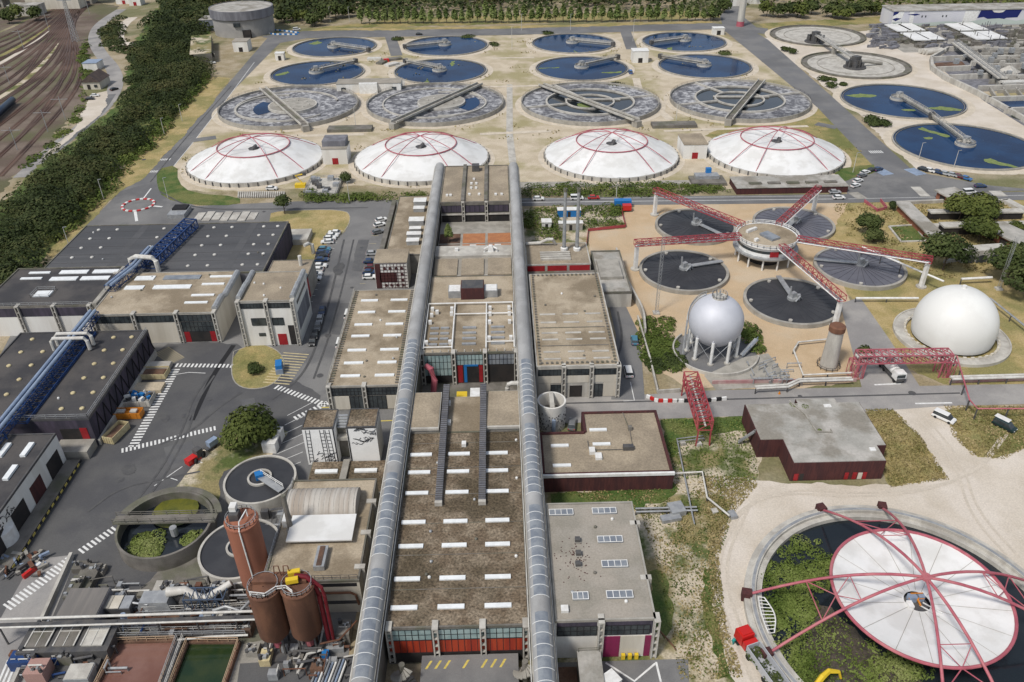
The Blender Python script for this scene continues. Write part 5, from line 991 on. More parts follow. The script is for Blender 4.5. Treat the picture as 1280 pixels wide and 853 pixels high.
# ------------------------------------------------------------------ white domes
def arches(t, c, R, ztop, zf, m, rad, rot=0.):
    for k in range(4):
        a = (k//2)*pi/2+rot; s = 1 if k % 2 else -1; off = radians(13)*s
        p0 = np.array([c[0]+R*cos(a+off), c[1]+R*sin(a+off), zf]); p1 = np.array([c[0]+R*cos(a+pi+off), c[1]+R*sin(a+pi+off), zf]); pts = []
        for i in range(21): u = i/20; p = p0+(p1-p0)*u; p[2] = zf+(ztop-zf)*(1-(2*u-1)**2)*(1-.12*(2*u-1)**2); pts.append(p)
        smooth_by(MB().tube(pts, rad, 8).build('arch', m, t), 50)
def dome(label, c):
    R = 27.4; c = (c[0], c[1], 0); t = T('covered_tank', label, 'covered tank', c, 'white membrane covered tanks'); ap(c, R, R+2.6)
    mb = MB(); mb.rev(c, [(R,0),(R,1.6),(R-.8,1.6),(R-.8,0)], 72); mb.build('rim', m_concw, t)
    mb = MB(); n = 96; prof = [(R-.4,1.7),(R-2.5,2.5),(R-6,3.9),(R-9.5,5.3),(14.3,7.0)]; prof += [(11,6.9),(6,6.3),(2.2,5.9)]
    for r, z in prof: mb.add([(c[0]+r*cos(2*pi*i/n)*(1-.012*(i % 6 == 0)), c[1]+r*sin(2*pi*i/n)*(1-.012*(i % 6 == 0)), z-(.16*abs(cos(pi*i/6+pi/2)) if 0 < prof.index((r,z)) < 4 else 0)) for i in range(n)])
    for k in range(len(prof)-1):
        for i in range(n): j = (i+1) % n; mb.face(k*n+i, k*n+j, (k+1)*n+j, (k+1)*n+i)
    smooth_by(mb.build('membrane', m_memb, t), 60)
    MB().tube([(c[0]+14.4*cos(2*pi*i/48), c[1]+14.4*sin(2*pi*i/48), 7.3) for i in range(49)], .22, 6, False).build('ring', m_pink, t)
    arches(t, c, R, 10.4, 1.2, m_pink, .15, pi/4)
    m = MB()
    for i in range(48): a = 2*pi*i/48; m.obox((c[0]+(R+.05)*cos(a), c[1]+(R+.05)*sin(a), .1), (.5,.35,1.5), a)
    m.build('anchor', m_metald, t); m = MB(); m.hexa([(c[0]-1.5,c[1]-2.4,6),(c[0]+.3,c[1]-2.9,6),(c[0]+1.7,c[1]-.4,6),(c[0]+.6,c[1]+1,6),(c[0]-1.2,c[1]-2.2,6.5),(c[0]+.2,c[1]-2.5,6.7),(c[0]+1.5,c[1]-.4,7.6),(c[0]+.6,c[1]+.8,7.4)]); m.build('vent', m_metald, t)
    MB().disc(c, 2.3, 5.95, 24).build('vent_base', m_metald, t)
for lb, c in (('white domed tank with red arches, first from the left road', (-100.3,319.2)), ('white domed tank with red arches beside the left gallery end', (-31.9,317.3)), ('white domed tank with red arches just right of the gallery ends', (45.8,316.6)), ('white domed tank with red arches nearest the right car park', (113,315.5))): dome(lb, c)
# ------------------------------------------------------------------ small houses between the tanks
def hut(label, px, d, wall=None, roof=None, door=m_red, rz=0., cat='building', name='plant_house', hgt=None):
    p = P(*px); t = T(name, label, cat, p); MB().obox(p, d, rz).build('wall', wall or m_wallw, t); MB().obox((p[0],p[1],d[2]), (d[0]+.4,d[1]+.4,.25), rz).build('roof', roof or m_roofgr, t)
    if door: a = rz; MB().obox((p[0]+d[1]/2*sin(a), p[1]-d[1]/2*cos(a), .1), (min(2.4,d[0]*.35),.12,min(2.6,d[2]*.7)), rz).build('door', door, t)
    return t
hut('white block house with grey top between the two left domes', (422,201), (10,9,6.5)); tag(MB().obox((*P(422,199)[:2],6.75), (9.4,8,2.2)).build('roof_tank', m_wallg), 'grey box on top of the block house between the left domes', 'roof box')
hut('white block house with tan roof between the two right domes', (864,192), (9.5,13,6), roof=m_rooftn)
t = hut('long white pavilion between the near left clarifiers', (463,113), (33,9,4.6), roof=m_roofgr, door=None); p = P(463,113); MB().box(p[0]-4.6, p[0]+4.6, p[1]-6.5, p[1]-4.55, 0, 5.2).build('porch', m_whitep, t)
for s in (-13, 13): MB().box(p[0]+s-1.2, p[0]+s+1.2, p[1]-4.58, p[1]-4.52, .6, 2.8).build('window', m_glass, t)
hut('small white cabin between the right clarifiers', (799,77), (9,7,6.4), roof=m_whitep, door=m_dark)
hut('tiny white kiosk beside the left clarifiers', (351,75), (5,4,4), roof=m_whitep, door=m_dark); hut('small white gatehouse near the slender chimney', (897,43), (7,5,4), roof=m_whitep, door=m_dark)
for px, lb in (((438,163),'low grey concrete chamber behind the left block house'), ((842,158),'low grey concrete chamber behind the right block house')): tag(MB().obox(P(*px), (20,6,1.4)).build('chamber', m_concd), lb, 'chamber')
for i, px in enumerate(((468,75),(494,75),(490,82),(478,79))): tag(MB().obox(P(*px), (8,4,1.2), i*.4).build('chamber', m_concd if i % 2 else m_pipe), ['flat concrete chamber cover left of the red valve','round edged chamber cover behind the red valve','small chamber cover nearest the white pavilion','middle chamber cover between the left clarifiers'][i], 'chamber')
p = P(483,77.5); tag(MB().obox(p, (3,2,1.8), .3).build('valve_box', m_redp), 'red valve box between the left clarifiers', 'valve box')
# chambers in front of the domes
p = P(405,236); t = T('pump_chamber', 'grey steel and concrete pump chamber with railings in front of the left domes', 'chamber', p); MB().obox(p, (12,16,1.2)).build('slab', m_concw, t); rr = random.Random(3)
for k in range(14): MB().obox((p[0]+rr.uniform(-5,5), p[1]+rr.uniform(-7,7), 1.2), (rr.uniform(.8,2.4),rr.uniform(.8,2.4),rr.uniform(.5,1.8))).build('machine_unit', m_metal if k % 3 else m_metald, t)
MB().rails([(p[0]-6,p[1]-8,1.2),(p[0]+6,p[1]-8,1.2),(p[0]+6,p[1]+8,1.2),(p[0]-6,p[1]+8,1.2),(p[0]-6,p[1]-8,1.2)], 1.1, .1).build('railing', m_metal, t)
p = P(884,228); t = T('pump_chamber', 'grey concrete chamber with blue cabinet in front of the right domes', 'chamber', p); MB().obox(p, (13,8,1.2)).build('slab', m_concd, t); MB().obox((p[0],p[1]+2,1.2), (9,4,1.2)).build('machinery', m_metal, t); MB().obox((p[0]+1,p[1]+4,1.2), (2,1.6,3)).build('cabinet', m_bluep, t)
t = hut('long low maroon fronted building with grey roof between dome and main road', (984,235), (41,11,2.4), wall=m_maroon, roof=m_roofsl, door=None); p = P(984,235)
for k in range(5): MB().obox((p[0]-13+k*7,p[1]-2,2.65), (4.6,1.6,.5)).build('roof_unit', m_concd, t)
t = T('slatted_grating', 'slatted pale grating strip beside the left cross road', 'grating', P(320,246)); mb = MB()
for k in range(22): p = P(298+k*2.7,248); q = P(298.7+k*2.7,241); mb.beam((p[0],p[1],.3), (q[0],q[1],.3), .5, .6)
mb.build('slats', m_concw, t)
# ------------------------------------------------------------------ gravel yard: thickeners, hub and gantries
HC_ = (82.5, 224.3)
thk = []
for lb, ang, m, px in (('dark covered thickener nearest the red fascia block', 198, m_cover, (852,350)), ('dark covered thickener beside the main road, left of the round hub', 126, m_cover, (882,275)), ('covered thickener behind the round hub, reflection painted into its grey cover', 54, m_cover_refl, (985,275)), ('covered thickener right of the round hub, reflection painted into its grey cover', -18, m_cover_refl, (1080,335)), ('dark covered thickener in front of the round hub', -90, m_cover, (985,372))):
    c = (HC_[0]+28.4*cos(radians(ang)), HC_[1]+28.4*sin(radians(ang)), 0); R = 12.9
    t = T('thickener', lb, 'covered tank', c, 'covered round thickeners in the gravel yard')
    mb = MB(); mb.rev(c, [(R+.6,0),(R+.6,1.3),(R-.25,1.3),(R-.25,.7)], 64); mb.build('rim', m_conc, t)
    mb = MB(); mb.rev(c, [(R-.2,1.0),(1.6,1.55)], 56, cap1=True); cv = mb.build('cover', m, t)
    mb = MB()
    for k in range(28): a = 2*pi*k/28; mb.beam((c[0]+2*cos(a),c[1]+2*sin(a),1.57), (c[0]+(R-.4)*cos(a),c[1]+(R-.4)*sin(a),1.04), .07, .06)
    mb.build('seams', mat('cover_seam', (.055,.058,.068), None, fine=0), cv)
    mb = MB(); a = radians(ang)+pi; n = 8; mb.beam((c[0]+1*cos(a),c[1]+1*sin(a),2.2), (c[0]+(R+.5)*cos(a),c[1]+(R+.5)*sin(a),1.8), 1.5, .25); mb.build('gangway', m_metal, t)
    mb = MB(); mb.cyl((c[0],c[1],0), 1.5, 1.3, 2.2, 14); mb.obox((c[0],c[1],2.2), (1.6,1.2,1.5), .5); mb.obox((c[0]+1.4,c[1]-.6,1.6), (.9,.9,1.8)); mb.tube([(c[0]-.8,c[1],2),(c[0]-.9,c[1]+.2,5.5)], .25, 6); mb.tube([(c[0]+.3,c[1]-1.8,1.7),(c[0]+1.6,c[1]-1.2,3),(c[0]+2.6,c[1]-.2,1.6)], .22, 6); mb.build('drive', m_metal, t)
    for k in range(5): a = k*1.257+.6; MB().cyl((c[0]+(R-1.2)*cos(a), c[1]+(R-1.2)*sin(a), 0), .55, 1.0, 1.5, 10).build('inspection_hatch', m_concw, t)
    thk.append(c)
t = T('round_hub', 'round two storey hub building with white rails between the five thickeners', 'building', (*HC_,0)); c = (HC_[0], HC_[1], 0)
for k in range(12): a = 2*pi*k/12+.2; MB().cyl((c[0]+8.6*cos(a), c[1]+8.6*sin(a), 0), .28, 0, 3.4, 8).build('column', m_whitep, t)
MB().cyl(c, 5.2, 0, 3.4, 32).build('core', m_dark, t); smooth_by(MB().rev(c, [(8.8,3.2),(9.9,4.0),(9.9,4.5),(8.6,4.5)], 48, cap0=True).build('gallery', m_metal, t), 30)
smooth_by(MB().rev(c, [(8.7,4.4),(8.7,7.4),(9.3,7.4),(9.3,8.0),(8.9,8.0),(8.9,7.8)], 48).build('wall', m_whitep, t), 30); MB().disc(c, 8.9, 7.75, 48).build('roof', m_roofbn, t)
smooth_by(MB().rev(c, [(8.74,5.6),(8.74,6.5)], 48).build('window', m_glass, t), 30)
MB().rails([(c[0]+9.5*cos(2*pi*k/32), c[1]+9.5*sin(2*pi*k/32), 7.95) for k in range(33)], .9, .14, 2).build('railing', m_whitep, t); MB().obox((c[0]+.5,c[1]-1.0,7.8), (3.4,5.4,.7), .5).build('skylight', m_glassb, t); MB().box(c[0]-1.3, c[0]+1.3, c[1]-8.95, c[1]-8.6, 4.8, 6.4).build('red_door', m_red, t)
for x, y in ((-4,3.5),(-5.2,2.6),(-2.8,4.2),(-4.4,-3.6)): MB().obox((c[0]+x,c[1]+y,7.8), (1.3,.9,.9), .6).build('roof_unit', m_whitep, t)
def gantry(lb, px, foot, off=.0, pillar=True, n=14):
    e = np.array(P(*foot)); t = T('red_gantry', lb, 'gantry', tuple(e), 'red lattice gantries radiating from the round hub'); d = e[:2]-np.array(HC_); d /= np.linalg.norm(d); s = np.array([*(np.array(HC_)+d*8.9), 7.6]); q = e+[0,0,8.3]
    MB().truss(s, q+np.array([*d,0])*.8, 1.9, 1.6, n, .12).build('truss', m_redst, t); nn = np.array([-d[1],d[0],0])
    MB().tube([s-nn*1.3+[0,0,.3], q-nn*1.3+[0,0,.3]], .18, 6).build('pipe', m_whitep, t); MB().beam(s+[0,0,.02], q+[0,0,.02], .7, .08).build('walkway', m_metal, t)
    if pillar: MB().obox(tuple(e), (1.1,1.1,8.2), .3, .9).build('pillar', m_whitep, t); MB().cyl(tuple(e), 1.5, 0, .4, 12).build('footing', m_concw, t)
    return t
gantry('red lattice gantry ending on a white pillar by the left end of the road hedge', None, (818,269)); gantry('red lattice gantry ending on a white pillar beside the orange gravel lane', None, (794,337))
gantry('red lattice gantry ending on a leaning white pillar by the round tree', None, (1151,359)); gantry('red lattice gantry ending on a white pillar at the car park corner', None, (1016,266)); gantry('red lattice gantry descending towards the concrete tower', None, (1043,408))
# concrete tower
p = P(1035,458); t = T('concrete_tower', 'round weathered concrete tower with brown top in the gravel yard', 'tower', p); smooth_by(MB().rev(p, [(2.1,0),(1.75,10.6)], 24).build('shaft', m_concw, t), 40); smooth_by(MB().rev(p, [(1.75,10.6),(1.95,10.7),(1.95,12),(1.6,12.3)], 24, cap1=True).build('cap', m_rust, t), 40); MB().rails([(p[0]+2.8*cos(2*pi*k/12), p[1]+2.8*sin(2*pi*k/12), 0) for k in range(13)], 1.1, .09).build('railing', m_metald, t)
# silver sphere
c = (54.2, 172.5, 0); t = T('gas_sphere', 'silver gas sphere on white legs', 'gas sphere', c); zc, r = 9.6, 6.9
smooth_by(MB().rev(c, [(max(.01,r*sin(pi*k/40)), zc-r*cos(pi*k/40)) for k in range(41)], 64).build('sphere', m_silver, t), 80)
for k in range(9):
    a = 2*pi*k/9+.25; x, y = c[0]+6.3*cos(a), c[1]+6.3*sin(a); MB().rev((x,y,0), [(.42,0),(.42,6.6)], 10, cap1=True).build('leg', m_whitep, t); MB().rev((x,y,0), [(.27,6.6),(.27,9.4)], 8).build('leg_head', m_silver, t); MB().cyl((x,y,0), .8, 0, .3, 10).build('footing', m_concw, t)
mb = MB()
for k in range(9): a = 2*pi*k/9+.25; b = a+2*pi/9; mb.tube([(c[0]+6.3*cos(a),c[1]+6.3*sin(a),1),(c[0]+6.3*cos(b),c[1]+6.3*sin(b),6)], .07, 4); mb.tube([(c[0]+6.3*cos(b),c[1]+6.3*sin(b),1),(c[0]+6.3*cos(a),c[1]+6.3*sin(a),6)], .07, 4)
mb.build('bracing', m_metal, t); mb = MB(); mb.cyl((c[0],c[1],zc+r-.3), 1.8, 0, .5, 20); mb.build('top_platform', m_concw, t); mb = MB(); mb.rails([(c[0]+1.9*cos(2*pi*k/14), c[1]+1.9*sin(2*pi*k/14), zc+r+.2) for k in range(15)], .9, .09, 1); mb.tube([(c[0],c[1],zc+r),(c[0],c[1],zc+r+1.7)], .22, 6); mb.tube([(c[0]-.7,c[1]+.3,zc+r),(c[0]-.7,c[1]+.3,zc+r+1.4)], .15, 6); mb.build('railing', m_metal, t)
mb = MB(); q = []
for k in range(20): a = pi*.98-.035*k; f = k/19; th = pi*.5+1.05*f; rr = r+.35; q.append((c[0]+rr*cos(a+.0)*sin(th), c[1]+rr*sin(a)*sin(th), zc-rr*cos(th)))
mb.rails([(x,y,z) for x,y,z in q], .9, .09, 1.2); mb.tube(q, .2, 5); mb.tube([(c[0]-8.3,c[1]-3,0), q[0]], .25, 5); mb.build('stair', m_metal, t)
struct(MB().disc((c[0]+.8,c[1]-.5,0), 10.6, .05, 48).build('sphere_pad', m_asphm)); tag(MB().ring((c[0]+.8,c[1]-.5,0), 10.6, 11, 0, .9, 56, 2.3, 6.0).build('pit_wall', m_concw), 'low curved concrete wall round the silver sphere', 'wall')
hedge('green planted ring left of the silver sphere', [(800,398),(842,398),(842,440),(852,455),(806,450)], .9, 2600, seed=61)
t = T('gangway', 'slanting steel gangway right of the silver sphere', 'gangway', (c[0]+9,c[1]-2,0)); MB().beam((c[0]+7,c[1]-3,.6), (c[0]+11.5,c[1]+.5,3.2), 1.2, .2).build('deck', m_metal, t); MB().rails([(c[0]+7,c[1]-3.7,.7),(c[0]+11.5,c[1]-.2,3.3)], 1, .09).build('railing', m_bluel, t)
# gasholder
c = (119.0, 176.8, 0); t = T('gasholder', 'large white domed gasholder on a round concrete base', 'gasholder', c); MB().rev(c, [(14.3,0),(14.3,.9),(13.9,.9),(13.9,.7),(11.0,.7)], 64).build('base', m_concw, t); Rg = 10.1
smooth_by(MB().rev(c, [(Rg*.975,.7),(Rg*1.0,2.2),(Rg*1.005,4.2)]+[(max(.01,Rg*1.005*cos(k*pi/2/22)), 4.2+Rg*1.02*sin(k*pi/2/22)) for k in range(1,23)], 80).build('dome', m_gash, t), 80); MB().cyl((c[0],c[1]+1,4.2+Rg*1.01), .55, 0, .7, 10).build('vent', m_whitep, t)
mb = MB()
for k in range(36): a = 2*pi*k/36; mb.obox((c[0]+11.4*cos(a),c[1]+11.4*sin(a),.7), (.5,.8,.45), a)
mb.build('anchor', m_wallc, t)
# brown building
t = T('maroon_building', 'maroon walled building with weathered pale slab roof beside the gravel yard', 'building', (69,133,0))
pl = [(59.3,123.4),(78.6,123.4),(78.6,128.3),(80.6,128.3),(80.6,143.4),(75.5,143.4),(75.5,145),(66.5,145),(66.5,143.4),(54.4,143.4),(54.4,131),(59.3,131)]
MB().prism(pl, 0, 4.9).build('wall', m_maroon, t); MB().prism([(69+(x-69)*.985, 134+(y-134)*.985) for x, y in pl], 4.9, 5.05).build('roof', m_roofsl, t)
mb = MB(); mb.tube([(64.8,144,5.3),(66.8,139,5.3),(67.3,133,5.3),(70.5,132.6,5.3),(70.5,133.6,5.3)], .2, 6); mb.build('roof_pipe', m_conc, t)
MB().box(76.4, 77.6, 126.4, 127.4, 5.06, 5.3).build('hatch', m_whitep, t); MB().box(72, 73.6, 141.5, 142.5, 5.06, 5.25).build('hatch', m_whitep, t)
for x, w_ in ((60.4,.9),(71,.8),(72.7,.9),(74.8,.8)): MB().box(x-w_/2, x+w_/2, 123.28, 123.38, .2, 2.0).build('door', m_red, t)
MB().box(61.2, 62, 123.3, 123.39, .2, 2).build('doorway', m_dark, t); MB().box(73.4, 74.3, 123.3, 123.39, .2, 1.9).build('doorway', m_wallc, t)
for x, y in ((67.8,142),(67.6,133.5),(65,143)): canopy('roof_weeds', 'tuft of weeds growing on the pale slab roof, '+{67.8:'by its far edge',67.6:'near its pipe bend',65:'at its far corner'}[x], 'weeds', [(x-.5,y-.5),(x+.5,y-.5),(x+.5,y+.5),(x-.5,y+.5)], .2, .35, 50, .14, l_weed, int(x*10), 1.2, kind=None, z0=5.05)
mb = MB()
for k in range(9): mb.box(52.2+k*.28, 52.5+k*.28, 133, 134.6, 5.0-.5*k if k < 9 else 0, 5.1-.5*k)
t = T('steel_stair', 'pale steel stair at the left side of the maroon building', 'stair', (53,135,0)); MB().beam((54.3,134.6,4.2), (51.6,135.6,.6), .9, .15).build('flight', m_metal, t); MB().rails([(54.3,134.1,4.3),(51.6,135.1,.7)], 1, .1).build('railing', m_metal, t)
# ------------------------------------------------------------------ reservoir with suspended white disc
c = (68.5, 87.5, 0); R = 26.6; t = T('open_reservoir', 'round reservoir with pink arches and white disc roof over weeds', 'reservoir', c)
MB().rev(c, [(R+.9,0),(R+.9,1.1),(R-.1,1.1),(R-.1,1.5),(R-1.1,1.5),(R-1.15,.9),(R-2.2,.9),(R-2.25,.05)], 96).build('rim_wall', m_concw, t); MB().disc(c, R-2, .07, 80).build('water', w_dark, t)
MB().ring(c, R-.85, R-.35, 1.502, 1.56, 96).build('rim_walkway', m_metal, t); arches(t, c, R+.3, 11.9, 1.3, m_pink, .25)
for k in range(8): a = (k//2)*pi/2+radians(13)*(1 if k % 2 else -1); MB().obox((c[0]+(R+.5)*cos(a), c[1]+(R+.5)*sin(a), .2), (1.7,1.5,1.9), a).build('arch_footing', m_pink if 0 else m_maroon, t)
cr = (c[0]+.4, c[1]+.4, 0); rr_ = 14.0; mb = MB(); n = 96; prof = [(rr_,7.5),(11,6.9),(7,6.2),(3,5.5),(2.1,5.4)]
for r, z in prof: mb.add([(cr[0]+r*cos(2*pi*i/n), cr[1]+r*sin(2*pi*i/n), z-.1*abs(cos(pi*i/6+pi/2))*(r/14)) for i in range(n)])
for k in range(len(prof)-1):
    for i in range(n): j = (i+1) % n; mb.face(k*n+i, k*n+j, (k+1)*n+j, (k+1)*n+i)
mm = smooth_by(mb.build('membrane', m_memb, t), 60); mb = MB()
for k in range(16): a = 2*pi*k/16+.1; mb.tube([(cr[0]+2.4*cos(a),cr[1]+2.4*sin(a),5.5),(cr[0]+7*cos(a),cr[1]+7*sin(a),6.26),(cr[0]+14.2*cos(a),cr[1]+14.2*sin(a),7.52)], .035, 4)
mb.build('seams', m_conc, mm)
MB().tube([(cr[0]+14.2*cos(2*pi*i/64), cr[1]+14.2*sin(2*pi*i/64), 7.55) for i in range(65)], .28, 8, False).build('ring', m_pink, t); MB().ring((c[0],c[1],0), .3, .8, 11.6, 12.2, 16).build('apex_node', m_pink, t)
for k in range(4):
    a = k*pi/2; mb = MB()
    def ar(rho, s): u = rho/(R+.3); b = a+radians(13)*s; return (c[0]+rho*cos(b), c[1]+rho*sin(b), 1.3+10.6*(1-u*u)*(1-.12*u*u))
    e = (cr[0]+14.2*cos(a), cr[1]+14.2*sin(a), 7.5); o_ = (c[0]+17.5*cos(a), c[1]+17.5*sin(a), 6.9); mb.tube([ar(18,-1), ar(18,1)], .1, 5)
    for s in (-1, 1): mb.tube([ar(18,s), e], .1, 5); mb.tube([ar(11.5,s), e], .08, 5); mb.tube([ar(14.6,s), (cr[0]+14.2*cos(a+radians(13)*s), cr[1]+14.2*sin(a+radians(13)*s), 7.5)], .1, 5)
    mb.tube([ar(11.5,-1), ar(11.5,1)], .08, 5); mb.build('strut', m_pink, t)
mb = MB(); h = (cr[0]-.2, cr[1]-.2, 0); mb.cyl(h, 1.9, .1, 5.2, 20); mb.build('central_column', m_metald, t); mb = MB(); mb.obox((h[0]-.6,h[1]+.6,5.2), (1.3,1,1.2)); mb.obox((h[0]+.9,h[1]+.7,5.2), (1,.9,1.2)); mb.build('motor', m_bluel, t); mb = MB(); mb.beam((h[0]-1.3,h[1]+.3,6), (h[0]+1.3,h[1]+.3,6), .2); mb.beam((h[0],h[1]+.8,6.2), (h[0]+.2,h[1]-1,5.7), .25); mb.beam((h[0]-.9,h[1]+.9,6.6), (h[0]+1.2,h[1]+.9,6.6), .15); mb.build('drive_frame', m_orangep, t); mb = MB()
for s in (-.5, .5): mb.beam((h[0]+.5+s*.8,h[1]-.5+s*.5,5.6), (h[0]+2.6+s*.8,h[1]-3.0+s*.5,5.9), .16)
mb.obox((h[0]-1.4,h[1]-.6,5.2), (.9,1.3,.7)); mb.build('ladder_arm', m_whitep, t)
canopy('weeds', 'dense green weeds filling the left of the reservoir', 'weeds', PP([(965,800),(955,760),(952,700),(985,680),(1030,678),(1040,700),(1020,735),(1010,800),(1025,853),(1010,900),(980,850)]), .35, .95, 15000, .2, l_weed, 71, 2.2, z0=.1)
canopy('weeds', 'green weeds below the white disc in the reservoir', 'weeds', PP([(1085,800),(1110,815),(1160,840),(1180,870),(1150,930),(1090,930),(1060,860),(1070,820)]), .3, .8, 6000, .2, l_weed, 72, 2.2, z0=.1)
struct(sheet('mud_bank', [(1010,740),(1040,760),(1080,800),(1120,830),(1180,880),(1100,960),(1030,940),(1000,820)], mat('black_mud', (.05,.043,.035), (.085,.07,.055), sc=.6, fine=.5, fsc=3, bump=.5), .12, rag=.6)); canopy('reeds', 'thin weeds on the dark mud bank', 'weeds', PP([(1015,745),(1050,770),(1090,810),(1100,860),(1020,850)]), .2, .7, 1200, .2, l_weed, 73, 2.5, z0=.1)
t = T('curved_ladder', 'white curved ladder walkway on the left rim of the reservoir', 'ladder', (44.5,88,0)); mb = MB(); q0 = []; q1 = []
for k in range(11): a = pi-.20+.030*k; q0.append((c[0]+(R-2.4+1.2*sin(pi*k/10)*-1)*cos(a), c[1]+(R-2.4-1.2*sin(pi*k/10))*sin(a), 1.9)); q1.append((c[0]+(R-1.4)*cos(a)+.0, c[1]+(R-1.4)*sin(a), 1.9))
mb.tube(q0, .11, 5); mb.tube(q1, .11, 5)
for a, b in zip(q0, q1): mb.tube([a,b], .08, 4)
mb.build('frame', m_whitep, t)
# ------------------------------------------------------------------ vehicles
PAINT = {'white': (.72,.72,.70), 'silver': (.38,.39,.40), 'grey': (.16,.165,.17), 'black': (.018,.018,.02), 'dark blue': (.02,.045,.11), 'blue': (.03,.13,.32), 'red': (.40,.025,.02), 'dark red': (.12,.02,.025), 'teal blue': (.06,.19,.27), 'dark green': (.012,.03,.03)}
PM = {k: mat(k.replace(' ','_')+'_car_paint', v, None, fine=0, rough=.3, spec=.6) for k, v in PAINT.items()}
def carproto(van):
    r = T('parked_van' if van else 'parked_car', '', 'van' if van else 'car', (0,0,0)); L, W = (5.0,1.95) if van else (4.35,1.8); mb = MB()
    def lay(secs):
        rings = [mb.add([(x0,-w/2,z),(x1,-w/2,z),(x1,w/2,z),(x0,w/2,z)]) for x0, x1, w, z in secs]
        for a, b in zip(rings, rings[1:]):
            for k in range(4): j = (k+1) % 4; mb.face(a+k, a+j, b+j, b+k)
        mb.face(*[rings[-1]+k for k in range(4)]); mb.face(*[rings[0]+k for k in range(4)][::-1])
    h = L/2; lay([(-h+.08,h-.1,W-.12,.28),(-h,h,W,.45),(-h+.02,h-.08,W,.75),(-h+.12,h-.35,W-.1,.95)])
    rt = (-h+.2, .9, 1.85) if van else (-1.35, .42, 1.46)
    lay([(rt[0],rt[1],W-.38,rt[2]-.09),(rt[0]+.08,rt[1]-.1,W-.5,rt[2])]); b = mb.build('body', PM['white'], r); b.material_slots[0].link = 'OBJECT'
    mb = MB(); lay([(-h+.15,h-(.75 if van else 1.15),W-.14,.94),(rt[0]+.02,rt[1]-.02,W-.4,rt[2]-.085)]) 
    mb.build('window', m_glass, r)
    for x in (-h*.62, h*.62):
        for y in (-W/2+.08, W/2-.08): MB().tube([(x,y-.11,.33),(x,y+.11,.33)], .34, 12).build('wheel', m_tyre, r)
    for y in (-.6, .6): MB().box(h-.07, h+.01, y-.2, y+.2, .6, .74).build('headlight', m_whitep, r)
    for y in (-.65, .65): MB().box(-h-.015, -h+.05, y-.17, y+.17, .62, .8).build('tail_light', m_redp, r)
    return r
CAR, VAN = carproto(0), carproto(1); USED = set()
def car(px, col, lb, rz=0., van=False, group=None, z=.07, grp2=None):
    src = VAN if van else CAR; p = P(*px); first = van not in USED
    if first: USED.add(van); o = src; o.location = (p[0],p[1],z); o.rotation_euler = (0,0,rz); o['label'] = lb
    else: o = dup(src, (p[0],p[1],z), rz, lb)
    if group: o['group'] = group
    elif 'group' in o: del o['group']
    for ch in o.children:
        if ch.name.startswith('body'): ch.material_slots[0].link = 'OBJECT'; ch.material_slots[0].material = PM[col]
ordn = ['first','second','third','fourth','fifth','sixth','seventh','eighth','ninth','tenth','eleventh','twelfth']
g = 'cars parked beside the dry lawn'
for i, (x, y, c) in enumerate([(418,293,'white'),(415.5,296.5,'white'),(412.5,300,'white'),(409.5,304.5,'white'),(405.5,313.5,'teal blue'),(404,318,'dark blue'),(402.5,322.5,'black'),(402,327,'dark blue'),(400.5,334.5,'white'),(396,339.5,'white'),(394.5,345,'white'),(393.5,350,'white')]): car((x,y), c, c+' car, '+ordn[i]+' from the far end of the row beside the dry lawn', random.uniform(-.08,.08)+pi*(i % 3 == 0), group=g)
g = 'cars parked along the dark screen wall'
for i, (x, y, c) in enumerate([(477,277,'white'),(475,283,'white'),(473,292,'grey'),(466,319,'silver'),(463,329,'dark blue'),(465,336.5,'dark red'),(462.5,342.5,'dark blue'),(462,348.5,'white')]): car((x,y), c, c+' car, '+ordn[i]+' from the far end of the row along the dark screen wall', random.uniform(-.06,.06) if i > 2 else .5, group=g)
g = 'cars parked against the white house'
for i, (x, y, c) in enumerate([(403,391,'dark blue'),(400,402,'silver'),(397.5,411,'grey'),(394,421,'black'),(391,429,'black')]): car((x,y), c, c+' car, '+ordn[i]+' from the far end of the line against the white house', -pi/2+.08, group=g)
car((436,395), 'white', 'white van parked along the side of the left filter hall', pi/2, True); car((426,431), 'white', 'white van half hidden at the near corner of the left filter hall', pi/2, True)
g = 'cars in the upper right car park'
for i, (x, y, c) in enumerate([(1069,234,'white'),(1072,228,'white'),(1077,221.5,'grey'),(1081,217.5,'white'),(1089,214.5,'black'),(1097,213.5,'dark blue')]): car((x,y), c, c+' car, '+ordn[i]+' from the road in the slanted row at the upper right', .5, group=g)
for i, (x, y, c) in enumerate([(1154,213.5,'black'),(1162,215,'white'),(1172,217,'dark blue'),(1181,219,'silver'),(1190,220.5,'silver'),(1198,222.5,'dark red'),(1207,225,'blue')]): car((x,y), c, c+' car, '+ordn[i]+' from the left in the long row below the blue clarifier', -.9, group=g)
for px, c in (((1103,215),'left'), ((1144,215),'right')): struct(MB().obox((*P(*px)[:2],.07), (5,7,.012), .3).build('blue_bay', m_bluel))
car((1225,234.5), 'dark blue', 'dark blue car alone near the right end of the car park road', 0); car((1211,242), 'white', 'white van beside the flat roofed brick lodge', .1, True); car((1043,242), 'silver', 'silver car on the road under the car park gantry', 0); car((1048,249), 'white', 'white car at the gravel yard kerb, just in front of a silver car', 0)
car((673,250.5), 'white', 'white car on the main road nearest the right gallery', 0); car((721,249.5), 'white', 'white van on the main road just behind a red car', 0, True); car((742,249), 'red', 'red car on the main road', 0)
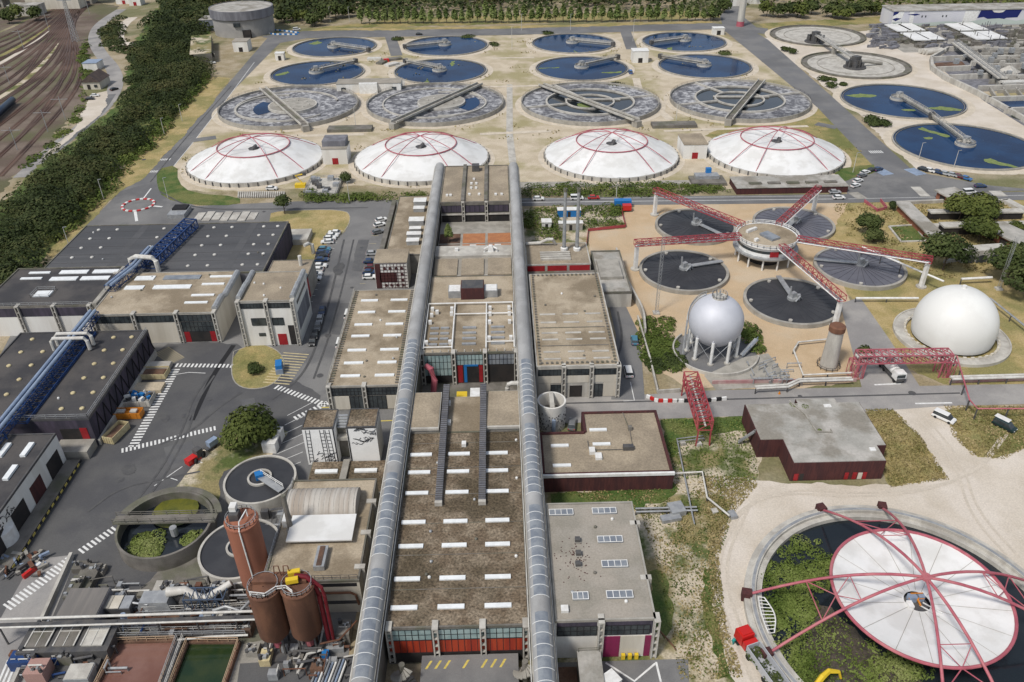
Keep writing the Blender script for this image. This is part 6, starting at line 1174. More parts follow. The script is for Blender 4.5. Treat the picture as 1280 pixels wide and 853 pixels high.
car((340,237.5), 'white', 'white car beside the grating in front of the left dome', 0); car((1179,524.5), 'white', 'white van standing on the pale gravel drive', -.85, True); car((1254.5,535), 'dark green', 'dark van with white roof at the right edge of the gravel', -.95, True); car((715,533), 'grey', 'grey car behind the white speckled tank', 1.4); car((785,467), 'white', 'white box van on the lane beside the beige hall', pi/2, True); car((793,428),'teal blue','teal blue car under the retaining wall',1.5)
tag(MB().obox((*P(1250.5,531)[:2],1.93), (3.2,1.5,.05), -.95).build('roof_cover', m_whitep), 'white roof cover on the dark van at the right', 'roof cover')
car((790,50), 'black', 'black car on the far service road', 0) if 0 else None
car((524,44), 'black', 'black car on the far service road behind the clarifiers', 0); car((788,92),'blue','blue van beside the small white cabin',pi/2,True); car((265,80),'white','white car in the lay by near the bunker',.2); car((113,125),'black','black car on the pale railway yard',.1); car((119,121),'white','white car on the pale railway yard',.1); car((371,38),'white','white van near the blue topped round reservoir',0.4,True); car((143,113),'black','black car on the curving service road',1.0)
# white tanker truck, red tipper truck
p = P(1122,476); t = T('tank_truck', 'white tank truck coming out from under the red pipe bridge', 'lorry', p); d = 2.0
MB().obox((p[0]-.2,p[1]-.4,1.0), (2.5,2.2,2.0), .1, .92).build('cab', m_whitep, t); MB().obox((p[0]-.3,p[1]-1.55,1.9), (2.1,.12,.8), .1).build('windscreen', m_glass, t); MB().obox((p[0]-.15,p[1]-1.6,.9), (2.3,.16,.7), .1).build('grille', m_metald, t); MB().tube([(p[0]-.4,p[1]+1,2.1),(p[0]-1.1,p[1]+7.5,2.1)], 1.15, 14).build('tank', m_whitep, t); MB().obox((p[0]-.7,p[1]+3.4,.5), (2.2,8.4,.6), .1).build('chassis', m_metald, t); MB().obox((p[0]-.9,p[1]+5,3.1), (1,3,.8), .1).build('top_gear', m_metal, t)
for y in (-.6, 4.2, 6): 
    for s in (-1.1, 1.1): MB().tube([(p[0]-.3-y*.1+s-.15,p[1]+y,.5),(p[0]-.3-y*.1+s+.15,p[1]+y,.5)], .5, 12).build('wheel', m_tyre, t)
a = np.array(P(926,800)); b = np.array(P(974,868)); d = (b-a)/np.linalg.norm(b-a); ang = atan2(d[1],d[0]); t = T('tipper_truck', 'red truck with grey open tipper body beside the reservoir', 'lorry', tuple(a))
c = a+d*.6; MB().obox((c[0],c[1],1.0), (2.2,2.5,2.1), ang, .93).build('cab', m_redp, t); MB().obox((c[0],c[1],3.1), (1.6,2.1,.25), ang, .9).build('roof_deflector', m_redp, t); c2 = a-d*.53; MB().obox((c2[0],c2[1],1.9), (.12,2.2,.9), ang).build('windscreen', m_glass, t); c = a+d*2.3; MB().obox((c[0],c[1],1.0), (.9,2.4,1.5), ang).build('rear_cab', m_redp, t)
n = np.array([-d[1],d[0],0]); c0, c1 = a+d*3.0, a+d*13.5; mb = MB()
for s in (-1.25, 1.25): mb.beam(c0+n*s+[0,0,2.0], c1+n*s+[0,0,2.0], .12, 1.7)
for q in (c0, c1): mb.beam(q-n*1.2+[0,0,2], q+n*1.2+[0,0,2], .12, 1.7)
mb.beam(c0+[0,0,1.2], c1+[0,0,1.2], 2.5, .15); mb.build('tipper_body', mat('grey_tipper', (.42,.43,.45), None, fine=.08, rough=.4), t); canopy('cut_weeds', 'dark green load of cut weeds in the tipper of the red truck', 'load', [tuple(c0-n), tuple(c0+n), tuple(c1+n), tuple(c1-n)], .4, .7, 700, .2, l_dark, 81, .9, kind=None, z0=1.5)
MB().beam(a-d*.4+[0,0,.75], c1+[0,0,.75], 1.0, .4).build('chassis', m_metald, t)
for k in (.5, 3.6, 8, 9.3):
    for s in (-1.1, 1.1): q = a+d*k+n*s; MB().tube([q-n*.15+[0,0,.52], q+n*.15+[0,0,.52]], .52, 12).build('wheel', m_tyre, t)
p = P(916,806); t = T('person', 'person in a turquoise jacket standing beside the red truck', 'person', p); x, y = p[:2]
mb = MB(); mb.rev((x,y,0), [(.09,.0),(.16,.75),(.21,.95),(.25,1.3),(.2,1.47),(.08,1.53)], 10, cap0=True, cap1=True); mb.rev((x,y,0), [(.06,1.5),(.115,1.62),(.1,1.74),(.02,1.8)], 10); 
for s in (-1,1): mb.tube([(x+s*.22,y,1.42),(x+s*.3,y-.05,1.12),(x+s*.27,y-.2,.88)], [.075,.06,.045], 6)
bo = mb.build('body', [mat('turquoise_jacket', (.03,.30,.28), None, fine=.1), m_black], t, True)
# excavator arm in the mud
p = P(1024,858); t = T('excavator', 'yellow excavator arm reaching from the lower edge of the reservoir', 'excavator', p); MB().tube([P(1016,862,1.6),P(1028,846,2.6),P(1036,839,2.8),P(1049,840,2.4)], [.45,.5,.45,.3], 6).build('boom', m_yelp, t); MB().tube([P(1049,840,2.4),P(1051,848,1.0)], .22, 6).build('dipper', m_yelp, t); MB().obox((p[0]+2.7,p[1]-.4,.7), (.9,.8,.8)).build('bucket', m_metald, t); MB().obox((p[0]-.5,p[1]-5,.8), (2.6,3,2.0)).build('cab', m_yelp, t); MB().obox((p[0]-.5,p[1]-5,.1), (2.8,3.6,.7)).build('track', m_tyre, t)
# cherry picker, trailers, skips
p = P(376,234); t = T('cherry_picker', 'yellow lifting platform machine in front of the left dome', 'lift', p); MB().obox(p, (4,2.2,1.4)).build('chassis', m_yelp, t); MB().tube([(p[0]+1,p[1],1.4),(p[0]-1.5,p[1]+.5,4.5),(p[0]+1.5,p[1]+.3,5)], .3, 6).build('boom', m_yelp, t); MB().obox((p[0]+2,p[1]+.3,4.6), (1.2,1,1.1)).build('basket', m_metald, t)
p = P(242,577); t = T('tractor', 'small red tractor parked on the yard bay line', 'tractor', p); MB().obox(p, (1.6,3.2,1.4), -.6).build('body', m_redp, t); MB().obox((p[0]+.9,p[1]+1.2,.6), (1.6,1.5,2.0), -.6).build('cab', m_metald, t)
for s in (-.9, .9): MB().tube([(p[0]+s-.2,p[1]-.6,.6),(p[0]+s+.2,p[1]-.6,.6)], .6, 10).build('wheel', m_tyre, t); MB().tube([(p[0]+1+s-.2,p[1]+1.5,.75),(p[0]+1+s+.2,p[1]+1.5,.75)], .75, 10).build('wheel', m_tyre, t)
p = P(265,560); t = T('trailer', 'light blue machine on a trailer behind the red tractor', 'trailer', p); MB().obox((p[0],p[1],.6), (1.8,3.4,.3), -.6).build('bed', m_metald, t); MB().obox((p[0]+.3,p[1]+.2,.9), (1.3,2.4,1.3), -.6).build('machine', m_bluel, t)
for s in (-.8, .8): MB().tube([(p[0]+s-.12,p[1],.4),(p[0]+s+.12,p[1],.4)], .4, 10).build('wheel', m_tyre, t)
p = P(350,464); t = T('scissor_lift', 'light blue scissor lift on the hatched bay', 'lift', p); MB().obox(p, (1.8,3.4,1.5), .2).build('chassis', m_bluel, t); MB().obox((p[0],p[1],1.5), (1.6,3.0,1.1), .2).build('platform', m_bluep, t)
def skip(lb, px, L, W, m, load=None, rz=0., h=1.5):
    p = P(*px); t = T('skip', lb, 'skip', p); ca, sa = cos(rz), sin(rz); mb = MB()
    def off(u, v): return (p[0]+u*ca-v*sa, p[1]+u*sa+v*ca)
    for u, v, a, b in ((0,-W/2,L,.12),(0,W/2,L,.12),(-L/2,0,.12,W),(L/2,0,.12,W)): mb.obox((*off(u,v),.2), (a,b,h), rz)
    mb.obox((*off(0,0),.2), (L,W,.15), rz); mb.build('body', m, t)
    if load: MB().obox((*off(0,0),.36), (L*.93,W*.9,h*.55), rz, .86).build('load', load, t)
    mb = MB()
    for k in range(4): u = -L*.36+k*L*.24; mb.obox((*off(u,-W/2-.1),.25), (.14,.1,h-.1), rz)
    mb.build('ribs', m, t); return t, off
skip('cream open skip with rusty red load below the hatched bay', (193,470), 7, 3.6, m_cream, m_rustsoil); t, off = skip('pale skip heaped with blue and white scrap', (175,503), 6.5, 4.2, m_concw, m_conc)
mb = MB(); rr = random.Random(5)
for k in range(34): mb.mi = k % 3; mb.obox((*off(rr.uniform(-2.7,2.7), rr.uniform(-1.6,1.6)), 1.2), (rr.uniform(.3,1.4),rr.uniform(.2,.8),rr.uniform(.3,1.2)), rr.random()*3)
mb.build('scrap', [m_bluep, m_whitep, m_metald], t); t, off = skip('orange container with two pale lids in the skip row', (162,521), 6.4, 2.3, m_orangep, m_orangep, 0, 1.6)
for u in (-1.4, 1.4): MB().obox((*off(u,0),1.5), (1.5,1.2,.4)).build('lid', m_concw, t)
skip('tall narrow cream skip with pale rubble, nearest the lower left', (147,545), 2.6, 6, m_cream, m_rustsoil, -.25, 1.8)
tag(MB().obox((*P(187,487)[:2],.05), (7,3.5,.9)).build('rubble_heap', m_sand), 'heap of sandy rubble between two skips', 'heap'); tag(MB().obox((*P(198,461)[:2],0), (6.5,3,1.3)).build('rubble_bay', m_concw), 'pale empty skip bay below the hatched bay', 'bay')
p = P(122,487); 
p = P(343,556); t = T('container_cabin', 'white container cabin beside the big tree', 'container', p); MB().obox(p, (3,6,2.7), -.1).build('body', m_whitep, t); MB().obox((p[0],p[1],2.7), (3.1,6.1,.1), -.1).build('roof', m_whitep, t); MB().obox((p[0]+1.55,p[1]-.5,.3), (.06,1.4,2), -.1).build('door', m_wallg, t)
# ------------------------------------------------------------------ round tanks left
def rtank(lb, c, R, h, inner, wall=None, zi=None):
    c = (c[0],c[1],0); t = T('round_tank', lb, 'tank', c); smooth_by(MB().rev(c, [(R,0),(R,h),(R-.45,h),(R-.45,.5)], 56).build('wall', wall or m_concw, t), 30); MB().disc(c, R-.4, h-.5 if zi is None else zi, 48).build('surface', inner, t); return t, c
t, c = rtank('round open concrete tank half full of weeds beside a bridge', (-66.6,112.2), 9.0, 3.5, w_dark, m_concd, 1.2); canopy('weeds', 'bright green weeds inside the open round tank', 'weeds', [(c[0]-6.6,c[1]-1),(c[0]-5.4,c[1]-4.4),(c[0]-1.5,c[1]-6.4),(c[0]+.5,c[1]-3),(c[0]-2,c[1]-.5)], .4, .9, 3000, .2, l_weed, 91, 2.0, z0=1.2); canopy('weeds', 'small patch of weeds at the right of the open round tank', 'weeds', [(c[0]+4,c[1]-4),(c[0]+6,c[1]-3),(c[0]+6.5,c[1]-.5),(c[0]+5,c[1]-.5)], .3, .7, 700, .2, l_weed, 92, 1.6, z0=1.2)
MB().disc((c[0],c[1]+5,0), 4.5, 1.75, 20).build('moss', m_algw, t); b = T('tank_bridge', 'grey walkway bridge over the open round tank', 'bridge', c); MB().box(c[0]-9.9, c[0]+9.9, c[1]-.2, c[1]+1.9, 3.6, 4.0).build('deck', m_concd, b)
for y in (-.1, 1.8): MB().rails([(c[0]-9.8,c[1]+y,4.0),(c[0]+9.8,c[1]+y,4.0)], 1, .1).build('railing', m_concd, b)
MB().cyl((c[0]+2,c[1]-1.2,0), .7, 1.6, 3.6, 10).build('drive', m_metal, b); MB().ring(c, 9.3, 10.6, 3.0, 3.2, 48, .3, 2.8).build('side_walkway', m_concd, t)
for lb, cc, R in (('round tank with black cover and blue motor beside the white container', (-51.2,124.6), 7.4), ('round tank with black cover behind the terracotta silo', (-50.4,105.8), 7.6)):
    t, c = rtank(lb, cc, R, 3.2, m_cover); MB().rev(c, [(R-.4,2.9),(.8,3.4)], 40, cap1=True).build('cover', m_cover, t); MB().ring(c, 2.1, 2.5, 3.0, 3.7, 24).build('hub_ring', m_concw, t); MB().obox((c[0],c[1],3.4), (1.6,1.5,1.3), .4).build('motor', m_bluep, t); MB().beam((c[0],c[1],4), (c[0]+R*.75,c[1]-R*.6,3.9), 1.5, .15).build('gangway', m_metal, t); MB().rails([(c[0]+.3,c[1]+.5,4.1),(c[0]+R*.78,c[1]-R*.5,4)], 1, .1).build('railing', m_whitep, t)
# silos
def silo(lb, base, R, h, m, z0=0.):
    t = T('silo', lb, 'silo', (base[0],base[1],z0)); b = (base[0],base[1],0); smooth_by(MB().rev(b, [(R*.35,z0),(R,z0+2.4),(R,h),(R-.15,h+.15),(.1,h+.35)], 40, cap0=True).build('body', m, t), 35); MB().ring(b, R-.05, R+.14, h-.2, h+.05, 40).build('rim', m, t)
    MB().rails([(b[0]+R*.92*cos(2*pi*k/18), b[1]+R*.92*sin(2*pi*k/18), h+.1) for k in range(19)], 1., .08, 1).build('railing', m_metal, t); return t
q = P(322,733); t = silo('tall terracotta silo with a white pipe down its side', (-45.6,99.0), 2.75, 17.2, m_terra); MB().tube([(-45.2,96.2,17.4),(-45.0,96.15,3)], .14, 6).build('downpipe', m_whitep, t); MB().obox((-46.6,99.2,17.4), (1.6,1.6,1.5)).build('top_box', m_metald, t); MB().obox((-46.8,99.9,18.9), (1.1,1.4,1.0)).build('filter_unit', m_whitep, t); MB().tube([(-44.6,99.6,17.4),(-44.6,99.6,19),(-45.2,97,18.7),(-45.2,96.3,17.4)], .12, 6).build('top_pipe', m_whitep, t)
for i, (lb, px) in enumerate((('left of two rusty brown silos at the lower left', (-39.0,85.85)), ('right of two rusty brown silos at the lower left', (-33.7,86.0)))):
    p = (*px,3); t = silo(lb, (p[0],p[1]), 2.55, 15.4, m_rust, 2.6)
    for k in range(4): a = k*pi/2+.78; MB().beam((p[0]+1.9*cos(a),p[1]+1.9*sin(a),0), (p[0]+1.9*cos(a),p[1]+1.9*sin(a),5), .3).build('leg', m_metald, t)
    MB().cyl((p[0],p[1],0), .8, 1.2, 2.7, 10).build('outlet', m_pink, t)
p0 = (-39.0,85.85,3); p1 = (-33.7,86.0,3); t = T('silo_top_platform', 'rusty red platform with looping pipes across the two brown silos', 'platform', (p0[0],p0[1],16.6)); MB().box(p0[0]-1.8, p1[0]+1.5, p0[1]+.4, p0[1]+2.4, 15.8, 16.3).build('deck', m_rust, t)
for dx in (1.5, 3): MB().tube([(p0[0]+dx,p0[1]+1.6,16.3),(p0[0]+dx+.2,p0[1]+1.8,18.3),(p0[0]+dx+.9,p0[1]+1.8,18.3),(p0[0]+dx+1.1,p0[1]+1.6,16.3)], .1, 5).build('loop_pipe', m_rust, t)
MB().rails([(p0[0]-1.5,p0[1]-1.9,15.8),(p0[0]+1,p0[1]-2.3,15.8),(p0[0]+2.4,p0[1]-1,15.8),(p1[0]-1.4,p1[1]-1,15.8),(p1[0]-.2,p1[1]-2,15.8)], 1, .12, 1.2).build('railing', m_whitep, t)
t = T('yellow_valve', 'pair of yellow blower valves on top of the right brown silo', 'valve', (p1[0],p1[1],17))
for dy in (0, 1.6): MB().obox((p1[0]-.6,p1[1]+dy,16.4), (1.9,.8,.8), .2).build('casing', m_yelp, t)
t = T('red_chute', 'dark red curving chute coming down beside the right brown silo', 'chute', (p1[0]+3,p1[1],0)); smooth_by(MB().tube([(p1[0]-.4,p1[1]+1,16.7),(p1[0]+1.4,p1[1]+.9,16.6),(p1[0]+2.6,p1[1]+.5,15.5),(p1[0]+3.1,p1[1]+.2,13),(p1[0]+3.2,p1[1],2)], .42, 10).build('pipe', mat('dark_red_chute', (.16,.012,.02), (.12,.01,.015), sc=.5, fine=.1, rough=.5), t), 50); MB().tube([(p1[0]+2.2,p1[1]+.6,16.3),(p1[0]+3.7,p1[1]+.3,14.6),(p1[0]+4.0,p1[1],13),(p1[0]+4.0,p1[1],2)], .3, 8).build('pipe', mat('dark_red_chute', (.16,.012,.02), (.12,.01,.015), sc=.5, fine=.1, rough=.5), t)
tag(MB().box(p0[0]-2.8, p1[0]+2.6, p0[1]-2.8, p0[1]+2.6, .06, .5).build('silo_plinth', m_metald), 'dark plinth under the two brown silos', 'plinth')
p = P(408,823); tag(MB().obox(p, (1.1,1.1,1.6)).build('blue_tank', m_bluep), 'small bright blue tank beside the silo plinth', 'tank')
p = P(412,842); t = T('pipe_stack', 'bundle of grey and blue tubes lying beside the left gallery front', 'pipe stack', p)
for k in range(9): MB().tube([(p[0]-2.6+k*.55,p[1]-2.4,.5),(p[0]-1.8+k*.55,p[1]+2.2,.5)], .2, 6).build('tube', [m_metal,m_bluel,m_whitep][k % 3], t)
# ------------------------------------------------------------------ lower left plant
struct(MB().poly(PP([(95,690),(250,690),(340,760),(330,900),(-10,900),(10,850)]), .056).build('plant_floor', m_concd))
t = T('ramp_wall', 'pale sloping wall along the ramp road at the lower left', 'wall', P(60,770)); a = P(91,696); b = P(14,868); MB().beam((a[0],a[1],.6), (b[0],b[1],.6), .6, 1.2).build('wall', m_concw, t)
def block(name, lb, px, d, m, top=None, rz=0., z=0., cat='machine', extra=0):
    p = P(*px, z); t = T(name, lb, cat, p); MB().obox(p, d, rz).build('casing', m, t)
    if top: MB().obox((p[0],p[1],z+d[2]), (d[0]-.25,d[1]-.25,.14), rz).build('lid', top, t)
    if extra:
        rr = random.Random(int(px[0])); FM = [m_metald, m_rust if int(px[0]) % 2 else m_pipe, m_metal]
        for k in range(extra):
            mb = MB()
            x, y = p[0]+rr.uniform(-.42,.42)*d[0], p[1]+rr.uniform(-.42,.42)*d[1]; zt = z+d[2]; h = rr.uniform(.2,1.1)
            if k % 3 == 0: mb.cyl((x,y,0), rr.uniform(.15,.4), zt, zt+h, 8)
            elif k % 3 == 1: l = rr.uniform(-.45,.45)*d[0]; mb.tube([(x,y,zt-.2),(x,y,zt+h*.6),(p[0]+l,y,zt+h*.6),(p[0]+l,y,zt-.2)], rr.uniform(.06,.14), 6)
            else: mb.obox((x,y,zt), (rr.uniform(.2,.7),rr.uniform(.2,.7),h*.6), rr.choice((0,0,.4)))
            mb.build('fitting', FM[k % 3], t)
    return t
block('dust_shed', 'brown grey sheet roofed shed beside the ramp road', (112,775), (7,7,4.2), m_wallg, mat('brown_grey_sheet', (.19,.175,.16), (.16,.15,.14), sc=.4, fine=.08, st=(4,.3,1)), cat='shed')
for i, (x, m) in enumerate(((141,m_conc),(152,m_wallc),(165,m_metal))): block('filter_cabinet', ['grey','cream','steel blue'][i]+' filter cabinet in the row right of the brown shed', (x,768), (1.9,3,3.2), m_metald, m, cat='cabinet')
p = P(200,762); t = T('transition_hood', 'pale steel hood tapering into big ducts in the lower left plant', 'hood', p); MB().obox(p, (6.5,3.6,3.4), 0, .75).build('hood', m_metal, t)
t2 = MB(); q = [(p[0]+2,p[1]+.6,3.8),(p[0]+5,p[1]+.9,3.9),(p[0]+7.5,p[1]-.2,3.4),(p[0]+9,p[1]-.4,3.2),(p[0]+13,p[1]+1.8,4.4)]; smooth_by(t2.tube(q, [.9,.75,.7,.65,.6], 12).build('duct', m_pipe, t), 50)
for dx in (0, 1.8): MB().obox((p[0]-1+dx,p[1]+3.4,1.8), (1.2,2.4,.5), 0).build('vent', m_concw, t)
rr = random.Random(12)
for i, (px, d, z) in enumerate((((228,752),(4,2.4,3),0),((252,757),(6,3,2.6),0),((280,750),(3.4,2.6,3.4),0),((208,745),(3,2,2),0),((150,795),(8,2.4,1.6),0),((100,800),(7,3,1.8),0),((62,795),(4,4,1.4),0),((110,730),(3.4,7,1.6),0),((98,745),(2,5,2.6),0))): block('pump_unit', ['grey pump unit below the pale duct','blue steel pump frame beside the terracotta silo foot','dark pump unit at the terracotta silo foot','small grey unit left of the pale hood','long grey trough under the white pipe bridge','grey trough under the white pipe bridge, next to the ramp','low chamber at the ramp wall foot','concrete chamber at the head of the ramp','open concrete bay beside the brown shed'][i], px, d, m_concd if i > 3 else m_metald, None, extra=10)
t = T('blue_steel_frame', 'dark blue steel frame around the pumps by the terracotta silo', 'frame', P(262,762)); p = P(262,762); MB().truss((p[0]-3.4,p[1],1.2), (p[0]+3.6,p[1],1.2), 2.6, 3, 5, .14).build('frame', mat('slate_blue_steel', (.06,.085,.13), None, fine=.1), t)
a = P(-20,775,5.5); b = P(324,764,5.5); t = T('pipe_bridge', 'twin pale pipes crossing the lower left plant on thin trestles', 'pipe bridge', a)
for dy, r in ((0,.24),(-1.7,.17)): smooth_by(MB().tube([(a[0],a[1]+dy,5.5),(b[0],b[1]+dy,5.5)], r, 10).build('pipe', m_pipe, t), 50)
for k in range(7): x = a[0]+(b[0]-a[0])*(k+.4)/7; y = a[1]+(b[1]-a[1])*(k+.4)/7; MB().beam((x,y-.9,0), (x,y-.9,5.2), .22).build('trestle', m_metald, t)
MB().beam((a[0],a[1]-.85,5.0), (b[0],b[1]-.85,5.0), .8, .2).build('tray', m_metald, t)
p = P(93,810); t = T('screen_house', 'dark framed machine house with three pale window hatches', 'machine house', p); MB().obox(p, (15,6,3)).build('wall', m_metald, t)
for k in range(3): 
    w_ = MB().obox((p[0]-4.6+k*4.6,p[1]+.2,3.0), (3.4,4.4,.25)).build('hatch', m_concw if k == 2 else m_concd, t); mb = MB()
    for s in (-.57,.57): mb.obox((p[0]-4.6+k*4.6+s*3,p[1]+.2,3.24), (.22,4.4,.12))
    mb.obox((p[0]-4.6+k*4.6,p[1]+.2,3.24), (.12,4.4,.1)); mb.obox((p[0]-4.6+k*4.6,p[1]+.9,3.245), (3.4,.12,.1)); mb.build('frame', m_pipe, w_)
block('pink_pump', 'rounded pinkish machine at the bottom left corner', (52,845), (3.2,3,2.6), mat('pinkish_paint', (.36,.22,.19), None, fine=.15), None, extra=6); block('ribbed_hood', 'pale ribbed lid at the bottom edge left of the brown basin', (104,850), (4,3,2.2), m_metal, m_concw); block('dark_pump_rack', 'dark rack of pipes above the pinkish machine', (36,832), (4.6,2.4,2.4), m_blue, None, extra=12)
def basin(lb, px, m, h=.9):
    q = PP(px); t = T('settling_basin', lb, 'basin', q[0]); MB().poly(q, .45).build('water', m, t); mb = MB()
    for a, b in zip(q, q[1:]+q[:1]): mb.beam((a[0],a[1],h/2), (b[0],b[1],h/2), .55, h)
    mb.build('wall', m_rustsoil, t); mb = MB()
    for a, b in zip(q, q[1:]+q[:1]): mb.rails([(a[0],a[1],h),(b[0],b[1],h)], 1, .1, 1.6)
    mb.build('railing', mat('rusty_cream_rail', (.42,.30,.20), None, fine=.2), t); return t
basin('rusty red settling basin at the bottom edge', [(149,806),(222,804),(196,880),(112,882)], w_rust); basin('dark green settling basin at the bottom edge', [(236,806),(300,806),(274,882),(207,880)], w_green)
tag(MB().obox((*P(215,785)[:2],0), (18,3.6,1.1)).build('rusty_deck', m_rustsoil), 'rusty walkway deck behind the red and green basins', 'deck'); 
for k in range(4): p = P(270+k*6.5,781); tag(MB().obox((p[0],p[1],.1), (1.1,2.6,1.5)).build('cover_plate', m_concw), 'upright pale cover plate, '+ordn[k]+' of four behind the green basin', 'cover plate', 'pale cover plates')
p = P(163,792); t = T('tripod_frame', 'pale blue tripod frame behind the red basin', 'tripod', p)
for a in (0, 2.1, 4.2): MB().beam((p[0]+1.4*cos(a),p[1]+1.4*sin(a),0), (p[0],p[1],5), .18).build('leg', m_bluel, t)
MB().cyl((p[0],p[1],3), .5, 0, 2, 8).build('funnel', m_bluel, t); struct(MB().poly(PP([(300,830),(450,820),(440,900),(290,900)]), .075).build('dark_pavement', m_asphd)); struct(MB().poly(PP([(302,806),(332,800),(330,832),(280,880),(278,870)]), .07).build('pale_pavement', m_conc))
c = P(8,680); t = T('white_tank', 'white round tank at the left edge below the garage', 'tank', c); smooth_by(MB().rev(c, [(2.6,0),(2.6,4.2),(.9,5.0),(.6,5.4)], 28, cap1=True).build('body', m_whitep, t), 40)
p = P(18,710); t = T('scrap_heap', 'heap of rusty and blue scrap metal with a red white barrier at the left edge', 'scrap heap', p); mb = MB(); rr = random.Random(8)
for k in range(60): mb.mi = rr.randrange(4); mb.obox((p[0]+rr.uniform(-5,6), p[1]+rr.uniform(-2.5,3), rr.uniform(0,.8)), (rr.uniform(.3,2.4),rr.uniform(.2,.7),rr.uniform(.2,.9)), rr.random()*3)
mb.build('scrap', [m_rust, m_metald, m_conc, m_bluel], t); q = P(38,718); MB().obox(q, (.6,2.6,1), -.5).build('barrier', m_redp, t); MB().obox((q[0]+1,q[1]+1.6,0), (.6,1,1), -.5).build('barrier', m_whitep, t)
# ------------------------------------------------------------------ pipe bridges on the right
def truss_t(lb, p, q, w_, h, n, m, name='pipe_bridge', t_=.17, pipes=1, cat='pipe bridge'):
    t = T(name, lb, cat, tuple(p)); MB().truss(p, q, w_, h, n, t_).build('truss', m, t)
    for k in range(pipes): MB().tube([np.array(p)+[0,.5*k,h*.5], np.array(q)+[0,.5*k,h*.5]], .22, 8).build('pipe', m_pipe, t)
    return t
a = np.array(P(862,476,4.5)); b = np.array(P(881,538,4.5)); t = truss_t('red lattice pipe bridge crossing the road below the silver sphere', a, b, 3.2, 2.6, 9, m_redst, pipes=2)
for e in (a, b):
    for s in (-1.5, 1.5): MB().beam((e[0]+s,e[1],0), (e[0]+s*.9,e[1],4.6), .3).build('leg', m_redst, t)
a = np.array(P(1070,451,4.6)); b = np.array(P(1186,449,4.6)); t = truss_t('long faded red pipe bridge over the side road with pale pipes', a, b, 3, 2.2, 12, m_pink, pipes=3)
for e in (a+[2,0,0], a, b, b-[2,0,0]):
    for s in (-1.4, 1.4): MB().beam((e[0],e[1]+s,0), (e[0],e[1]+s,4.6), .28).build('leg', m_pink, t)
for s in (a, b): MB().truss(s-[1,0,4.6], s+[1.5,0,-4.6], 3, 4.4, 2, .14).build('tower', m_pink, t)
def pipeline(lb, px, z, r=.3, m=None, posts=0, name='pipeline', n=1):
    pts = PP(px, z); t = T(name, lb, 'pipeline', pts[0])
    for k in range(n): smooth_by(MB().tube([(x+.0,y+k*.9,zz+.0) for x, y, zz in pts], r, 8).build('pipe', m or m_pipe, t), 50)
    for a, b in zip(pts, pts[1:]):
        l = hypot(b[0]-a[0], b[1]-a[1]); c = max(1, int(l/6))
        for i in range(c): MB().beam((a[0]+(b[0]-a[0])*i/c, a[1]+(b[1]-a[1])*i/c, 0), (a[0]+(b[0]-a[0])*i/c, a[1]+(b[1]-a[1])*i/c, z), .25).build('support', m_metald, t)
    return t
pipeline('twin pale pipes along the road from sphere to red bridge', [(945,486),(985,484),(1000,477),(1066,475)], 1.6, .3, n=2); pipeline('twin pale pipes along the road right of the red bridge', [(1190,474),(1330,470)], 1.8, .35, n=2)
pipeline('square loop of pale pipe round the concrete tower', [(1036,424),(998,428),(992,438),(1004,469),(1066,466)], 1.2, .25); pipeline('white pipe crossing from the right gantry to the gasholder', [(1078,309),(1180,352)], 4.2, .3, m_whitep); pipeline('white pipe between the front thickener and the gasholder', [(1070,373),(1148,373)], 1.4, .35, m_whitep); pipeline('white pipe behind the gasholder', [(1202,349),(1240,347)], 2, .4, m_whitep)
pipeline('small steel pipes running down from the red bridge over the patchy lawn', [(880,548),(847,552),(855,592),(868,655)], .9, .14, m_metal, n=2); pipeline('pale pipe elbow leading from pump house to the gravel yard', [(842,592),(878,590),(884,622),(912,645)], 1.2, .22); pipeline('steel pipe cluster crossing the lawn below the pump house', [(795,640),(872,638)], .9, .2, m_metal, n=2); pipeline('pink steel pipe portal across the road at the right', [(1196,445),(1212,500),(1222,511),(1300,511)], 3.2, .18, m_pink); pipeline('steel pipe rack at the right edge behind the gasholder', [(1240,375),(1290,415)], 2, .25, m_metal, n=2); pipeline('brown hose lying on the bare lawn', [(824,788),(835,800),(845,812)], .2, .12, m_rust)
for i, (px, d) in enumerate((((845,640),(3,3,1.4)),((838,650),(4,1.6,.9)),((915,646),(1.4,1.8,.9)),((893,640),(1.2,1.2,.5)),((853,556),(1.2,1,.8)),((873,557),(1.2,1,.8)))): tag(MB().obox(P(*px), d, .2).build('valve_cabinet', m_metal if i < 3 else m_concw), ['pale blue cabinet among the pipes below the pump house','low trolley shaped cabinet among the lawn pipes','cabinet at the end of the pale pipe elbow','white ringed manhole near the gravel edge','left white cabinet under the lawn pipe','right white cabinet under the lawn pipe'][i], 'cabinet')
t = T('bund_wall', 'low pinkish wall along the road below the gravel yard', 'wall', P(985,480)); a = P(890,480); b = P(1070,477); MB().beam((a[0],a[1],.5), (b[0],b[1],.5), .3, 1.0).build('panel', mat('pinkish_panel', (.45,.32,.30), (.38,.2,.2), sc=.4, fine=.1), t); t = T('bund_wall', 'low pinkish wall along the road right of the red pipe bridge', 'wall', P(1230,482)); a = P(1186,479); b = P(1330,474); MB().beam((a[0],a[1],.5), (b[0],b[1],.5), .3, 1.0).build('panel', MATS['pinkish_panel'], t)
rr = random.Random(31); t = T('pipe_manifold', 'tangle of steel pipes and valves beside the silver sphere pad', 'manifold', P(955,465)); mb = MB()
